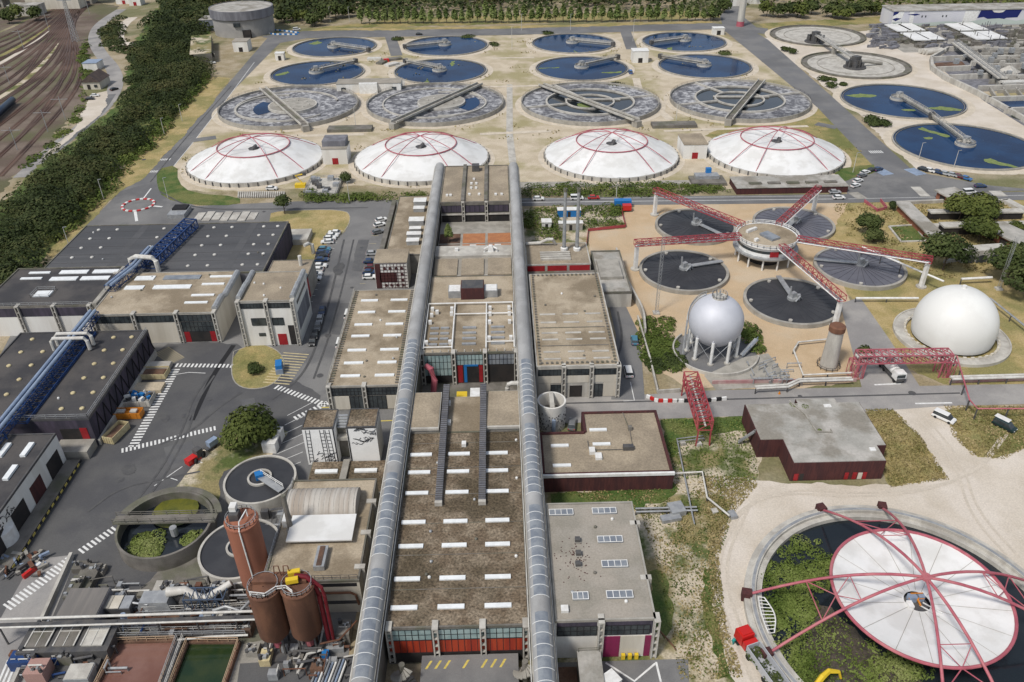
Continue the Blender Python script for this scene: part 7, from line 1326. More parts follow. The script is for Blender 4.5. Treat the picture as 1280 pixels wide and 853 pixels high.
for k in range(26): x, y = rr.uniform(935,985), rr.uniform(455,484); p = P(x,y); a = rr.choice((0,1.57,.5)); l = rr.uniform(1,4.5); z = rr.uniform(.4,1.8); mb.tube([(p[0],p[1],0),(p[0],p[1],z),(p[0]+l*cos(a),p[1]+l*sin(a),z),(p[0]+l*cos(a),p[1]+l*sin(a),0)], rr.uniform(.09,.22), 6)
mb.build('pipes', m_metal, t); struct(MB().poly(PP([(930,447),(960,442),(992,482),(895,488),(880,470)]), .06).build('manifold_pad', m_conc))
def barrier_row(lb, pts, a, b, n=10):
    t = T('road_barrier', lb, 'barrier', P(*pts[0])); q = resample(PP(pts), n+1)
    for i in range(n): MB().beam((*(q[i]+(q[i+1]-q[i])*.04),.45), (*(q[i]+(q[i+1]-q[i])*.96),.45), .5, .9).build('block', a if i % 2 else b, t)
barrier_row('curved row of red and white road barriers by the red lattice bridge', [(808,497),(820,503),(846,503)], m_redp, m_whitep, 7); barrier_row('row of black and white road barriers under the red lattice bridge', [(848,503),(880,503),(908,500)], m_black, m_whitep, 9); barrier_row('line of blue and white barriers beside the round reservoir at the top', [(331,42),(345,44),(372,44)], m_bluep, m_whitep, 14); barrier_row('second line of blue and white barriers by the top round reservoir', [(340,38),(360,40),(374,42)], m_bluep, m_whitep, 12)
t = T('traffic_cone', 'orange traffic cone at the road below the gravel yard', 'cone', P(974,493)); MB().rev(P(974,493), [(.35,0),(.08,.9)], 8).build('body', m_orangep, t)
# ------------------------------------------------------------------ lamp posts
lamps = [((640,62),13,'white lamp mast left of the far blue clarifiers'),((791,52),13,'slim white lamp mast behind the small white cabin'),((713,38),10,'lamp post on the far road, right of centre'),((652,38),10,'lamp post on the far road near the middle'),((437,28),10,'lamp post on the far road near the dark trees'),((413,28),10,'lamp post on the far road beside the round reservoir'),((228,152),8,'lamp post on the verge beside the left road'),((206,170),8,'second lamp post on the verge beside the left road'),((130,250),8,'lamp post at the bend of the left verge'),((88,312),8,'lamp post behind the great hall'),((437,253),8,'lamp post beside the clipped hedge bank'),((210,248),8,'lamp post on the lawn in front of the left dome'),((845,152),9,'lamp post between the two right aeration tanks'),((445,160),9,'lamp post between the two left aeration tanks'),((1148,200),7,'lamp post in front of the near joined clarifier'),((1192,210),7,'second lamp post in front of the near joined clarifier'),((1066,216),8,'lamp post beside the slanted car row'),((770,252),9,'lamp post beside the main road hedge')]
for px, h, lb in lamps:
    p = P(*px); t = T('lamp_post', lb, 'lamp post', p, 'lamp posts'); MB().tube([p,(p[0],p[1],h)], [.14,.09], 6).build('post', m_pipe, t); MB().beam((p[0],p[1],h), (p[0]+1.2,p[1],h+.15), .22, .14).build('lamp_head', m_metal, t)
for px, h, lb in (((820,392),24,'slender grey lattice mast on the orange gravel'), ((1248,362),17,'green grey lattice mast beside the dark trees at the right')):
    p = P(*px); t = T('lattice_mast', lb, 'mast', p); mb = MB(); q = [(p[0]+.5*cos(a),p[1]+.5*sin(a)) for a in (0,2.1,4.2)]
    for x, y in q: mb.beam((x,y,0), (x,y,h), .07)
    for k in range(int(h/1.2)):
        for i in range(3): a, b = q[i], q[(i+1) % 3]; mb.beam((*a,k*1.2), (*b,k*1.2+1.2), .045)
    mb.build('lattice', m_metal, t); MB().obox(p, (1.8,1.8,.5)).build('footing', m_concw, t)
p = P(925,33); t = T('tall_chimney', 'tall slender pale chimney with red base at the far roundabout', 'chimney', p); smooth_by(MB().rev(p, [(2.3,3),(1.9,45)], 20, cap1=True).build('shaft', m_concw, t), 40); MB().rev(p, [(2.6,0),(2.45,3.2)], 20).build('base', m_pink, t)
# ------------------------------------------------------------------ far buildings
c = P(307,40); c = (c[0],c[1],0); t = T('round_reservoir', 'big round concrete reservoir with dark band at the top left', 'reservoir', c); smooth_by(MB().rev(c, [(19.5,0),(19.5,11)], 56).build('wall', mat('grey_reservoir_wall', (.34,.33,.31), (.28,.27,.26), sc=.1, c=(.2,.2,.2), csc=.05, fine=.1), t), 30); smooth_by(MB().rev(c, [(19.9,10.5),(20.6,11),(20.6,16.2),(19.8,16.2)], 56).build('band', m_wallg, t), 30); MB().disc(c, 20, 16, 48).build('roof', m_roofsl, t); MB().box(c[0]+4, c[0]+9, c[1]-20.2, c[1]-18, 0, 5).build('doorway', m_dark, t)
MB().box(c[0]-1, c[0]+3, c[1]-20.6, c[1]-18, 7, 9.4).build('window', m_glass, t); hut('glazed grey annexe left of the round reservoir', (277,36), (24,14,7), wall=m_glassb, roof=m_roofsl, door=None, cat='building'); hut('small white block in front of the round reservoir', (304,63), (9,9,6), roof=m_roofgr, door=m_dark); 
t = T('bunker', 'long half buried grey bunker on the woodland edge', 'building', P(257,70)); a = np.array(P(262,80)); b = np.array(P(262,56)); MB().beam(a+[-3,0,2.8], b+[-3,0,2.8], 10, 5.6).build('wall', m_concd, t); MB().beam(a+[-4,0,5.75], b+[-4,0,5.75], 12, .3).build('roof', m_mix, t); MB().beam(a+[2.03,6,3], b+[2.03,-20,3], .1, 2.6).build('window', m_wallc, t)
p = P(122,108); t = T('gabled_house', 'dark roofed gabled house beside the railway yard', 'house', p); MB().obox(p, (9,13,4)).build('wall', m_wallc, t); mb = MB(); x, y = p[:2]; mb.add([(x-5,y-7,3.9),(x+5,y-7,3.9),(x,y-7,7.6),(x-5,y+7,3.9),(x+5,y+7,3.9),(x,y+7,7.6)]); mb.face(0,1,2); mb.face(5,4,3); mb.face(0,2,5,3); mb.face(2,1,4,5); mb.build('roof', mat('brown_tiles', (.10,.075,.065), (.07,.055,.05), sc=.5, fine=.2), t); MB().obox((x-1.5,y-6.6,.2), (1.4,.3,2.4)).build('door', m_dark, t); MB().obox((x+2.2,y-6.6,1.2), (1.6,.3,1.3)).build('window', m_glass, t)
hut('white flat roofed shed behind the gabled house', (118,86), (8,9,4), roof=m_bluel, door=None); hut('pale warehouse at the far end of the railway', (72,10), (40,12,9), roof=m_roofsl, door=None, wall=m_wallc, cat='warehouse', name='warehouse'); hut('second pale warehouse at the far end of the railway', (36,18), (22,12,7), roof=m_roofsl, door=None, wall=m_concw, cat='warehouse', name='warehouse'); hut('small white building at the top left of the woodland', (158,4), (12,9,7), roof=m_whitep, cat='house', name='house'); hut('second small white building at the top of the woodland', (172,6), (9,9,6), roof=m_roofbk, cat='house', name='house'); hut('small white building at the far end of the roundabout road', (917,6), (16,12,7), roof=m_roofgr, cat='house', name='house', door=None); hut('white garage beside the far roundabout road', (945,4), (12,8,6), roof=m_whitep, cat='house', name='house', door=None)
# painted building and membrane plant
a = P(1113,34); b = P(1330,28); t = T('painted_building', 'long low building with blue and white mural at the top right', 'building', a); X0, Y0 = a[0], a[1]; X1 = b[0]; MB().box(X0, X1, Y0, Y0+18, 0, 9.6).build('wall', mat('lilac_white_wall', (.50,.50,.56), (.58,.58,.60), sc=.05, fine=.05), t); MB().box(X0-.4, X1, Y0-.4, Y0+18.4, 9.6, 10.2).build('roof', m_roofsl, t); W = X1-X0; Y = Y0-.06
def shape(nm, m, pts, yy): mb = MB(); b_ = mb.add([(X0+u*W, yy, z) for u, z in pts]); mb.face(*range(b_, b_+len(pts))); return mb.build(nm, m, t)
mnavy = mat('navy_mural', (.012,.02,.12), None, fine=.05); shape('mural', mnavy, [(.485,9.4),(.475,4.6),(.51,5.2),(.56,2.6),(.60,2.2),(.64,4.4),(.70,4.6),(.715,9.4)], Y); shape('mural', m_wallw, [(.545,9.5),(.56,8.0),(.59,7.6),(.61,8),(.625,9.5)], Y-.03); shape('mural', m_whitep, [(.40,9.3),(.395,1),(.47,1),(.475,9.3)], Y); shape('mural', m_whitep, [(0,9.3),(0,1.2),(.05,4),(.06,9.3)], Y); shape('mural', mat('sage_mural', (.46,.52,.48), None, fine=.05), [(.0,3),(.04,.4),(1,.4),(1,3.2),(.8,4.5),(.7,2.5),(.6,4.2),(.5,3.8),(.42,2),(.3,3),(.15,2)], Y-.05); shape('mural', mnavy, [(.0,9.4),(0,6.8),(.025,8.2),(.03,9.4)], Y-.06); shape('mural', mnavy, [(.08,7.6),(.12,6.8),(.15,7.4),(.13,8.0)], Y-.04); shape('mural', mnavy, [(.0,4.8),(.02,3.6),(.05,5.2),(.02,5.6)], Y-.08); shape('mural', m_whitep, [(.09,9.3),(.1,2.2),(.12,2.2),(.115,9.3)], Y-.02)
for u in (.16,.18,.275,.295): shape('window', m_glass, [(u,5.6),(u+.007,5.6),(u+.007,6.8),(u,6.8)], Y-.03)
struct(MB().poly(PP([(1085,40),(1112,36),(1400,26),(1480,70),(1290,62),(1130,66)]), .05).build('plant_yard', m_conc))
for i, (px, L_) in enumerate((((1122,40),14),((1137,39),14),((1143,51),14),((1160,50),14),((1198,39),14),((1214,38),14),((1219,50),14),((1237,49),14))):
    p = P(*px); t = T('white_cover', 'flat white tank cover, '+ordn[i]+' of eight in front of the painted building', 'cover', p, 'white tank covers'); MB().obox((p[0],p[1],2.2), (10,20,.5), -.0).build('cover', m_memb, t); MB().obox((p[0],p[1],0), (9.4,19,2.2)).build('tank', m_concd, t)
rr = random.Random(17); cl = [MB() for _ in range(6)]
for k in range(240):
    x, y = rr.uniform(1088,1290), rr.uniform(33,61); i = min(5, int((x-1088)/34)); p = P(x,y); cl[i].obox((p[0],p[1],.1), (rr.uniform(.8,6),rr.uniform(.8,4),rr.uniform(.5,2.2)), rr.choice((0,0,.5)))
for k in range(60): x, y = rr.uniform(1090,1285), rr.uniform(36,60); i = min(5, int((x-1088)/34)); p = P(x,y); cl[i].beam((p[0],p[1],0), (p[0],p[1],rr.uniform(3,6)), .3); cl[i].beam((p[0],p[1],2.2), (p[0]+rr.uniform(-14,14),p[1]+rr.uniform(-4,4),2.2), .4)
for i, mb in enumerate(cl): tag(mb.build('process_machinery', m_concd if i % 2 else m_wallg), 'grey process machinery before the painted building, '+ordn[i]+' stretch from the left', 'machinery', 'process machinery')['kind'] = 'stuff'
# basins at the right edge
t = T('concrete_basins', 'large concrete basin complex with dividing walls and bridges at the right edge', 'basins', P(1230,110)); mb = MB()
def wl(a, b, w_=1.4, h=2.6): p, q = P(*a), P(*b); mb.beam((p[0],p[1],h/2), (q[0],q[1],h/2), w_, h)
struct(MB().poly(PP([(1165,78),(1186,64),(1400,70),(1480,230),(1300,170),(1232,128)]), .06).build('basin_floor', m_wallg))
for a, b in (((1163,76),(1184,64)),((1184,64),(1290,66)),((1163,76),(1164,88)),((1164,88),(1180,100)),((1180,100),(1222,120)),((1222,120),(1300,165)),((1164,77),(1205,75)),((1170,90),(1212,88)),((1186,100),(1234,98)),((1232,98),(1240,90)),((1215,76),(1330,74)),((1226,86),(1330,84)),((1240,100),(1330,100)),((1222,114),(1330,110)),((1232,128),(1330,125)),((1255,142),(1330,139))): wl(a, b)
mb.build('wall', m_concw, t); MB().poly(PP([(1236,129),(1330,126),(1330,138),(1256,141)]), .6).build('water', w_blue, t); MB().poly(PP([(1262,146),(1330,142),(1330,170),(1300,163)]), .6).build('water', w_green, t); MB().poly(PP([(1224,78),(1330,76),(1330,82),(1228,85)]), .5).build('water', w_dark, t); MB().poly(PP([(1168,80),(1202,78),(1210,86),(1172,88)]), .5).build('floor', m_rustsoil, t); MB().poly(PP([(1188,94),(1222,93),(1230,97),(1190,98.5)]), .5).build('floor', m_wallg, t); MB().poly(PP([(1226,116),(1330,113),(1330,123),(1234,126)]), .5).build('floor', m_sand, t)
a = np.array(P(1192,62)); b = np.array(P(1250,108)); b2 = MB(); b2.beam(a+[0,0,4], b+[0,0,4], 5, .6); b2.build('bridge', m_concw, t); n = np.array([.8,.6,0])
for s in (-2.2, 2.2): MB().rails([a+n*s+[0,0,4.3], b+n*s+[0,0,4.3]], 1.2, .15, 4).build('railing', m_metal, t)
for i, (x, y) in enumerate(((1193,86),(1236,84),(1276,84),(1248,73),(1262,72),(1243,95),(1278,92))): MB().obox((*P(x,y)[:2],2.6), (2.4,2,2.6)).build('gate_lift', m_metal, t)
p = P(1258,95); MB().rev((p[0],p[1],0), [(7,2),(.1,5.5)], 4).build('pyramid_roof', m_concw, t); MB().beam(np.array(P(1250,110))+[0,0,2.8], np.array(P(1330,107))+[0,0,2.8], 4, .8).build('deck', m_pipe, t)
for k in range(3): p = P(1149+k*4,67.5+k*.7); tag(MB().tube([(p[0],p[1],1.5),(p[0]+12,p[1]+3,1.5)], 1.5, 12).build('concrete_pipe', m_concw), 'big pale pipe length lying by the basins, '+ordn[k]+' from the left', 'pipe', 'pale pipe lengths')
# ------------------------------------------------------------------ brick lodges in the sunken garden
def lodge(lb, px, d, rz, z=0):
    p = P(*px); t = T('brick_lodge', lb, 'building', p); MB().obox(p, d, rz).build('wall', m_brick, t); MB().obox((p[0],p[1],d[2]), (d[0]+1.6,d[1]+1.6,.5), rz).build('roof', m_roofsl, t); ca, sa = cos(rz), sin(rz)
    for k in (-.3, 0, .3): u, v = -d[0]/2-.03, d[1]*k; MB().obox((p[0]+u*ca-v*sa, p[1]+u*sa+v*ca, .3), (.12,d[1]*.16,d[2]*.65), rz).build('window', m_dark, t)
    MB().obox((p[0]-(-d[1]/2-.03)*sa*-1, p[1]+(-d[1]/2-.03)*ca, .2), (d[0]*.5,.12,d[2]*.7), rz).build('arch_door', m_dark, t); return t
a = np.array(P(1128,262)); b = np.array(P(1170,303)); rz = atan2(b[1]-a[1], b[0]-a[0])-pi/2
lodge('long narrow brick lodge with flat roof running down the dry lawn', (1150,286), (3.6,30,2.4), rz); lodge('flat roofed brick lodge at the car park road', (1198,257), (7,15,2.8), .25); lodge('flat roofed brick lodge at the right edge of the sunken garden', (1264,305), (8,16,3.0), .35)
t = T('arcade_wall', 'pale concrete arcade wall with dark arched openings behind the gasholder trees', 'wall', P(1215,330)); a = P(1196,326); b = P(1252,322); MB().beam((a[0],a[1],2), (b[0],b[1],2), 4, 4).build('wall', m_concw, t)
for k in range(4): x = a[0]+2.5+k*(b[0]-a[0])/4; mb = MB(); q = [(x-1.6,a[1]-2.2,.1),(x+1.6,a[1]-2.2,.1),(x+1.6,a[1]-2.2,1.6)]+[(x+1.6*cos(h),a[1]-2.2,1.6+1.3*sin(h)) for h in (.5,1,1.57,2.1,2.6)]+[(x-1.6,a[1]-2.2,1.6)]; i = mb.add(q); mb.face(*range(i, i+len(q))); mb.build('arch', m_glass, t)
for i, (a, b) in enumerate((((1120,256),(1190,253)),((1165,286),(1290,282)),((1256,253),(1300,276)),((1130,262),(1146,275)),((1225,256),(1258,253)),((1196,326),(1180,330)))): p, q = P(*a), P(*b); t = T('garden_wall', ['long low concrete wall behind the dry garden','broad pale concrete path wall across the sunken garden','slanting concrete wall at the right edge of the garden','short wall behind the long narrow lodge','concrete wall right of the road lodge','low wall beside the round dark tree'][i], 'wall', p); MB().beam((p[0],p[1],.6), (q[0],q[1],.6), 3 if i in (1,2) else 1.0, 1.2).build('wall', m_concw, t)
for i, (px, d) in enumerate((((1188,273),(16,3,2.4)),((1250,273),(14,3,2.4)),((1198,291),(13,4,2.6)))): p = P(*px); t = T('garden_shelter', ['grey shelter left of the wide tree in the garden','grey shelter right of the wide tree in the garden','pale roofed shelter left of the bright green tree'][i], 'shelter', p); MB().obox(p, (d[0]-.6,d[1]-.6,d[2])).build('wall', m_dark, t); MB().obox((p[0],p[1],d[2]), (d[0],d[1],.5)).build('roof', m_concw, t)
t = T('sunken_lawn', 'sunken green rectangle with pale kerb beside the long narrow lodge', 'sunken bed', P(1132,294)); MB().poly(PP([(1111,284),(1142,282),(1158,302),(1126,303)]), .06).build('grass', m_green, t); p = PP([(1111,284),(1142,282),(1158,302),(1126,303)]); mb = MB()
for a, b in zip(p, p[1:]+p[:1]): mb.beam((a[0],a[1],.2), (b[0],b[1],.2), .6, .4)
mb.build('kerb', m_concw, t)
t = T('garden_fence', 'pinkish fence at the near corner of the car park road', 'fence', P(1088,262)); mb = MB(); q = PP([(1080,253),(1096,265),(1108,262),(1100,252)])
for a, b in zip(q, q[1:]): mb.beam((a[0],a[1],.6), (b[0],b[1],.6), .2, 1.2)
mb.build('panel', m_pink, t)
# ------------------------------------------------------------------ trees and shrubs
TR_ = [((1082,294),8,4.6,l_dark,'dark bushy tree on the dry lawn behind the right gantry'),((1091,303),5,4.2,l_dark,'lower dark bush just below the bushy tree on the dry lawn'),((1198,276),10,6.5,l_tree,'dark green tree, left half of the wide pair in the garden'),((1221,276),10,7.5,l_tree,'green tree, right half of the wide pair in the garden'),((1222,302),9.5,6.5,l_tree,'bright green tree below the wide pair in the garden'),((1178,338),13,9.5,l_dark,'big round dark tree beside the leaning gantry pillar'),((1258,352),13,8,l_dark,'dark tree beside the green grey lattice mast'),((1282,372),13,8.5,l_dark,'dark tree at the right edge behind the gasholder'),((1274,346),11,7,l_dark,'dark tree farthest back of the group at the right edge'),((1268,290),4,3,l_tree,'small shrub beside the right edge lodge'),((1114,263),3.6,1.6,l_dark,'small dark round shrub near the pinkish fence'),((1080,446),3.2,2.2,l_dark,'round dark shrub beside the concrete tower')]
for px, h, r, m, lb in TR_: tree('broadleaf_tree' if h > 6 else 'shrub', lb, P(*px), h, r, m, int(700+r*260), .5 if h > 6 else .3, h > 4, low=.12 if h < 6 else .18, cat='tree' if h > 4 else 'shrub')
tree('broadleaf_tree', 'large spreading green tree beside the white container cabin', P(318,556), 9.5, 6.6, l_tree, 5200, .40, low=.15)
tree('shrub', 'clipped round dark shrub on the grass island', P(319,466), 3.2, 2.2, l_dark, 900, .28, False, low=.02, cat='shrub'); tree('pine_tree', 'small dark pine on the dry lawn island', P(356,268), 8, 3.2, l_dark, 900, .4, low=.35); tree('shrub', 'round bush beside the pump chamber', P(433,228), 4.6, 3, l_dark, 800, .35, False, low=.05, cat='shrub')
for i, (px, r) in enumerate((((982,64),4),((990,67),4),((1028,101),3.6),((1036,100),2),((1042,101),2),((1038,109),4),((1054,107),2.4),((1087,152),4.5),((1095,156),5),((1103,157),4),((1107,156),2.6),((1092,158),3))): tree('shrub', 'low dark shrub on the pale soil, '+ordn[i]+' from the top of the right road', P(*px), r*.75, r, l_dark, 420, .45, False, low=.0, cat='shrub', group='low shrubs on the pale soil')
for i, px in enumerate(((618,57),(585,47),(497,50),(683,43),(906,68),(770,108))): tree('shrub', ['low brown shrub right of the far blue clarifiers','shrub behind the far row of clarifiers','shrub between the two left far clarifiers','low hedge shrub behind the far right clarifiers','dark shrub right of the near right clarifier','low shrub behind the right aeration tanks'][i], P(*px), 1.8, 5, l_dark, 380, .45, False, low=0., cat='shrub')
proto = []
rs0 = TREE_SEED[0]
nP = 46
for i in range(nP):
    px = 452+(888-452)*i/(nP-1); p = P(px, 30.5-4*i/(nP-1)+random.uniform(-.4,.4)); lb = 'slim pale green tree in the row along the far road'; g = 'row of slim trees along the far road'
    if i < 5: t = tree('slim_tree', lb, p, random.uniform(11.5,14), 3.3, l_pop, 520, .85, group=g, taper=.55, low=.08); proto.append(t)
    else: o = dup(proto[i % 5], p, random.uniform(0,6.28), lb, g); s = random.uniform(.82,1.12); o.scale = (s,s,s*random.uniform(.9,1.1))
rt = random.Random(77); kinds = [('dark','bushy'),('dark','broad'),('mid green','rounded')]
FT = [(958,21),(972,22),(986,20),(1000,23),(1014,18),(1040,22),(1052,24),(1066,20),(1080,19),(1094,18),(892,25),(905,16),(384,30),(394,33),(376,20),(368,26),(402,28),(420,24),(436,22),(355,28),(12,30),(24,24),(46,26)]
for i, px in enumerate(FT):
    lb = 'dark rounded tree, '+((ordn[i]+' from the left along the top right road') if i < 10 else ['left of two beside the far roundabout','right of two beside the far roundabout'][i-10] if i < 12 else (ordn[i-12]+' of the clump right of the round reservoir') if i < 20 else ordn[i-20]+' from the left at the far left corner')
    tree('broadleaf_tree', lb, P(*px), rt.uniform(9,14), rt.uniform(5.5,8), l_dark if i % 3 else l_tree, 560, 1.0, low=.08, group='rounded trees at the edge of the works')
# ------------------------------------------------------------------ more of the lower left plant, lawns and corner basins
rr = random.Random(23)
def piperun(lb, px, z, r, m, sup=1):
    pts = PP(px, z); t = T('process_pipe', lb, 'pipe', pts[0], 'process pipes of the lower left plant'); smooth_by(MB().tube(pts, r, 8).build('pipe', m, t), 50)
    for a, b in zip(pts, pts[1:]): MB().beam((a[0],a[1],0), (a[0],a[1],a[2]), .16).build('support', m_metald, t)
piperun('thin grey pipe from the brown shed towards the pale hood', [(128,758),(160,753),(185,756)], 3.0, .22, m_metal); piperun('brown pipe run above the rusty deck', [(160,782),(230,780),(312,776)], 1.9, .25, m_rust); piperun('pale pipe along the far side of the green basin', [(222,800),(262,796),(310,794)], 1.6, .2, m_pipe); piperun('blue pipe rising behind the tripod frame', [(176,790),(182,778),(206,776)], 2.4, .2, m_blue); piperun('grey pipe looping before the terracotta silo', [(258,766),(282,758),(300,764),(312,752)], 2.6, .3, m_metal); piperun('thin pale pipe beside the dark machine house', [(40,800),(66,792),(74,778)], 1.4, .18, m_pipe); piperun('dark pipe along the ramp wall', [(28,842),(60,790),(88,742)], 1.5, .2, m_metald); piperun('pale elbow pipe at the foot of the right brown silo', [(372,842),(384,818),(404,812)], 1.6, .25, m_pipe); piperun('brown pipe from the silo plinth to the vault house', [(400,805),(424,800),(446,776)], 2.6, .18, m_rust)
for i, (px, d, m, z) in enumerate((((134,812),(3,2,1.4),m_rustsoil,0),((122,826),(2.2,5,1.2),m_metald,0),((70,826),(3,2,1.6),m_blue,0),((88,826),(2.4,2,2.2),m_concd,0),((58,806),(2,2,1.2),m_pipe,0),((180,772),(4,2.2,1.4),m_rust,0),((240,772),(3,2,1.8),m_metald,0),((262,778),(2.4,2,2.2),m_bluel,0),((294,778),(3,1.6,2.6),m_metald,0),((312,790),(1.6,2.4,2),m_rustsoil,0),((318,816),(2,2,1.4),m_conc,0),((334,826),(1.8,2.4,1.6),m_cream,0),((370,830),(2.6,2,1.4),m_concd,0),((398,836),(2,2,1.2),m_rustsoil,0),((420,812),(3,1.6,1.2),m_metal,0),((432,796),(2.2,3,2.6),m_concd,0),((126,716),(2,2,1.2),m_conc,0),((104,712),(3,2,1.3),m_concd,0))):
    block('plant_unit', ['rust brown','dark','blue','grey','pale','rusty','dark steel','pale blue','dark tall','rust streaked','concrete','cream','grey concrete','brown','steel','dark concrete','pale concrete','low grey'][i]+' plant unit '+['beside the red basin corner','left of the red basin','above the pinkish machine','between machine house and ribbed lid','at the left end of the machine house','on the rusty deck','under the pale duct','at the near end of the blue frame','at the terracotta silo foot','beside the green basin corner','on the pale pavement strip','below the left brown silo','in front of the right brown silo','behind the small blue tank','at the vault house corner','beside the left gallery wall','at the top of the ramp','just below the top of the ramp'][i], px, d, m, None, rr.uniform(-.1,.1), z, 'machine', 7)
for lb, px in (('steel walkway with railings along the brown shed', [(132,792),(206,789)]), ('steel walkway with railings behind the basins', [(150,800),(310,797)]), ('narrow walkway with railings between red and green basin', [(228,804),(201,880)]), ('steel walkway with railings in front of the pale hood', [(180,774),(316,768)])):
    a, b = P(*px[0]), P(*px[1]); t = T('walkway', lb, 'walkway', a); MB().beam((a[0],a[1],1.5), (b[0],b[1],1.5), 1.1, .12).build('deck', m_metald, t)
    for s in (-.5, .5): n = (0, s, 0) if abs(b[1]-a[1]) < abs(b[0]-a[0]) else (s, 0, 0); MB().rails([(a[0]+n[0],a[1]+n[1],1.55),(b[0]+n[0],b[1]+n[1],1.55)], 1.0, .08, 1.8).build('railing', m_metal if s < 0 else m_pipe, t)
def tufts(lb, px, n, h, m, seed, leaf=.22):
    rs = np.random.RandomState(seed); poly = PP(px); a = np.array([p[:2] for p in poly]); lo, hi = a.min(0), a.max(0); q = rs.uniform(lo, hi, (n*8,2)); c = rs.uniform(lo, hi, (160,2)); d = np.min(np.hypot(q[:,None,0]-c[None,:,0], q[:,None,1]-c[None,:,1]), 1)
    q = q[inside(q[:,0], q[:,1], poly) & (d < rs.gamma(1.5, .9, len(q)))][:n]; z = rs.uniform(.08, h, len(q)); o = quadmesh('grass_tufts', leafquads(np.c_[q, z], leaf, rs, .1), m); o['label'] = lb; o['category'] = 'grass'; o['kind'] = 'stuff'
l_dry = leafmat('dry_grass_blades', (.16,.15,.05), (.27,.22,.10), (.40,.32,.17), .2)
tufts('rough grass tufts on the patchy lawn beside the gravel yard', [(690,615),(895,598),(920,632),(898,700),(908,790),(925,850),(850,850),(825,720),(800,640)], 2300, .3, l_hedge, 101); tufts('straw coloured grass over the patchy lawn beside the tan roofed hall', [(700,615),(895,598),(920,632),(898,700),(908,790),(925,850),(850,850),(825,720),(800,640)], 4200, .25, l_dry, 108); tufts('rough grass on the lawn between pump house and maroon building', [(828,525),(940,522),(948,600),(900,612),(880,600),(842,600)], 3000, .35, l_weed, 102); tufts('dry grass along the edges of the pale gravel', [(880,596),(940,596),(948,606),(910,650),(898,700),(908,780),(930,850),(915,850),(890,760),(885,690)], 4500, .3, l_dry, 103)
tufts('dry grass clumps on the plot right of the maroon building', [(1082,512),(1116,512),(1150,545),(1186,600),(1112,610),(1100,570)], 5000, .3, l_dry, 104); tufts('dry grass clumps on the plot under the parked dark van', [(1180,508),(1300,508),(1310,545),(1255,575),(1215,570),(1190,545)], 5000, .3, l_dry, 105); tufts('dry grass clumps over the lawn around the garden lodges', [(1040,256),(1290,250),(1300,330),(1180,350),(1060,300)], 6000, .4, l_dry, 106, .35); tufts('dry grass clumps over the tank field', [(350,66),(640,50),(900,46),(1080,190),(1080,220),(640,235),(240,235),(212,216)], 9000, .5, l_dry, 107, .5)
t = T('basin_walls', 'grid of thin concrete channel walls inside the right edge basins', 'walls', P(1260,90)); mb = MB()
def wl2(a, b): p, q = P(*a), P(*b); mb.beam((p[0],p[1],1.2), (q[0],q[1],1.2), .8, 2.4)
for k in range(7): wl2((1206+k*14,70+k*.0), (1213+k*15,76)); wl2((1242+k*14,101), (1248+k*14,110))
for k in range(5): wl2((1230+k*16,86), (1236+k*17,99)); wl2((1236+k*16,115), (1243+k*17,126))
for y in (68, 72, 80, 92, 105, 118): wl2((1206+(y-68)*.8,y), (1330,y-2))
mb.build('wall', m_conc, t)
for k in range(14): x = 1196+k*9; y = 66+(k % 4)*11; p = P(x,y); tag(MB().obox((p[0],p[1],2.4), (2.2,1.8,rr.uniform(1.2,2.8))).build('sluice_unit', m_metal if k % 2 else m_concw), 'small sluice unit on the basin walls at the right edge', 'sluice', 'sluice units on the basin walls')
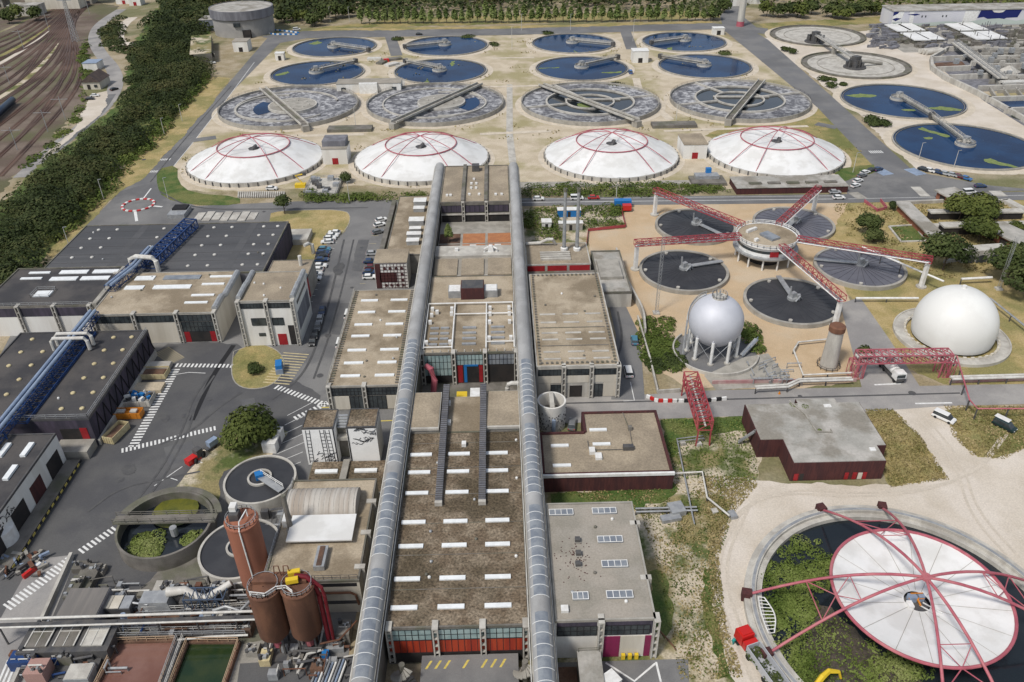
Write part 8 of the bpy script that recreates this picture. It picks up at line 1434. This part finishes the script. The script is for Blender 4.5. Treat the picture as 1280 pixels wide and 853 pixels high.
# fittings on the wide flat roofs
for B, zz, n in ((MH, 9.08, 10), (FL, 7.08, 6), (RF, 9.38, 5), (FR, 9.28, 5), (HC, 9.08, 5), (HD, 13.58, 4), (HE, 7.68, 6), (HA, 8.08, 8)):
    for k in range(n):
        x, y = rr.uniform(B.X0+2, B.X1-2), rr.uniform(B.Y0+2, B.Y1-2)
        if B is MH: x = rr.choice((-13.6,-5.8,1.6)) + rr.uniform(-.6,.6)
        MB().rev((x,y,zz), [(.28,0),(.28,.3),(.12,.45)], 8, cap1=True).build('drain_cowl', rr.choice((m_metal,m_concd,m_whitep)), B.t)
def tangle(lb, x0, x1, y0, y1, n, m, seed, zm=2.4):
    rr = random.Random(seed); t = T('pipe_manifold', lb, 'manifold', P((x0+x1)/2, (y0+y1)/2))
    for k in range(n):
        p = P(rr.uniform(x0,x1), rr.uniform(y0,y1)); a = rr.choice((0,0,1.57,.2)); l = rr.uniform(1,4.5); z = rr.uniform(.5,zm); r = rr.uniform(.08,.24)
        if k % 4 == 3: MB().obox((p[0],p[1],0), (rr.uniform(.6,1.6),rr.uniform(.6,1.4),rr.uniform(.7,zm)), 0).build('pump', m[k % len(m)], t)
        else: MB().tube([(p[0],p[1],0),(p[0],p[1],z),(p[0]+l*cos(a),p[1]+l*sin(a),z),(p[0]+l*cos(a),p[1]+l*sin(a),0)], r, 7).build('pipe', m[k % len(m)], t)
tangle('rusty tangle of pipes between the twin pale pipes and the basins', 150, 312, 777, 800, 34, [m_rust, m_metald, m_rustsoil, m_metal], 201)
tangle('dense steel pipes and pumps behind the blue steel frame', 218, 322, 738, 770, 34, [m_metal, m_metald, m_pipe, m_rust], 202, 3.2)
tangle('dark pipes and pumps around the pinkish machine', 22, 140, 818, 850, 34, [m_metald, m_metal, m_blue, m_rust], 203, 2.2)
tangle('grey pipes beside the brown sheet roofed shed', 92, 180, 735, 775, 22, [m_concd, m_metal, m_pipe], 204, 2.6)
tangle('pipes and small pumps at the foot of the brown silos', 322, 440, 805, 850, 30, [m_metald, m_rust, m_pipe, m_metal], 205, 2.4)
tangle('steel pipes along the wall of the vault house', 330, 352, 640, 735, 18, [m_metal, m_metald, m_concd], 206, 3.0)
tangle('steel pipes and machines at the far right basins', 1206, 1290, 66, 100, 40, [m_metald, m_metal, m_concd], 207, 3.5)
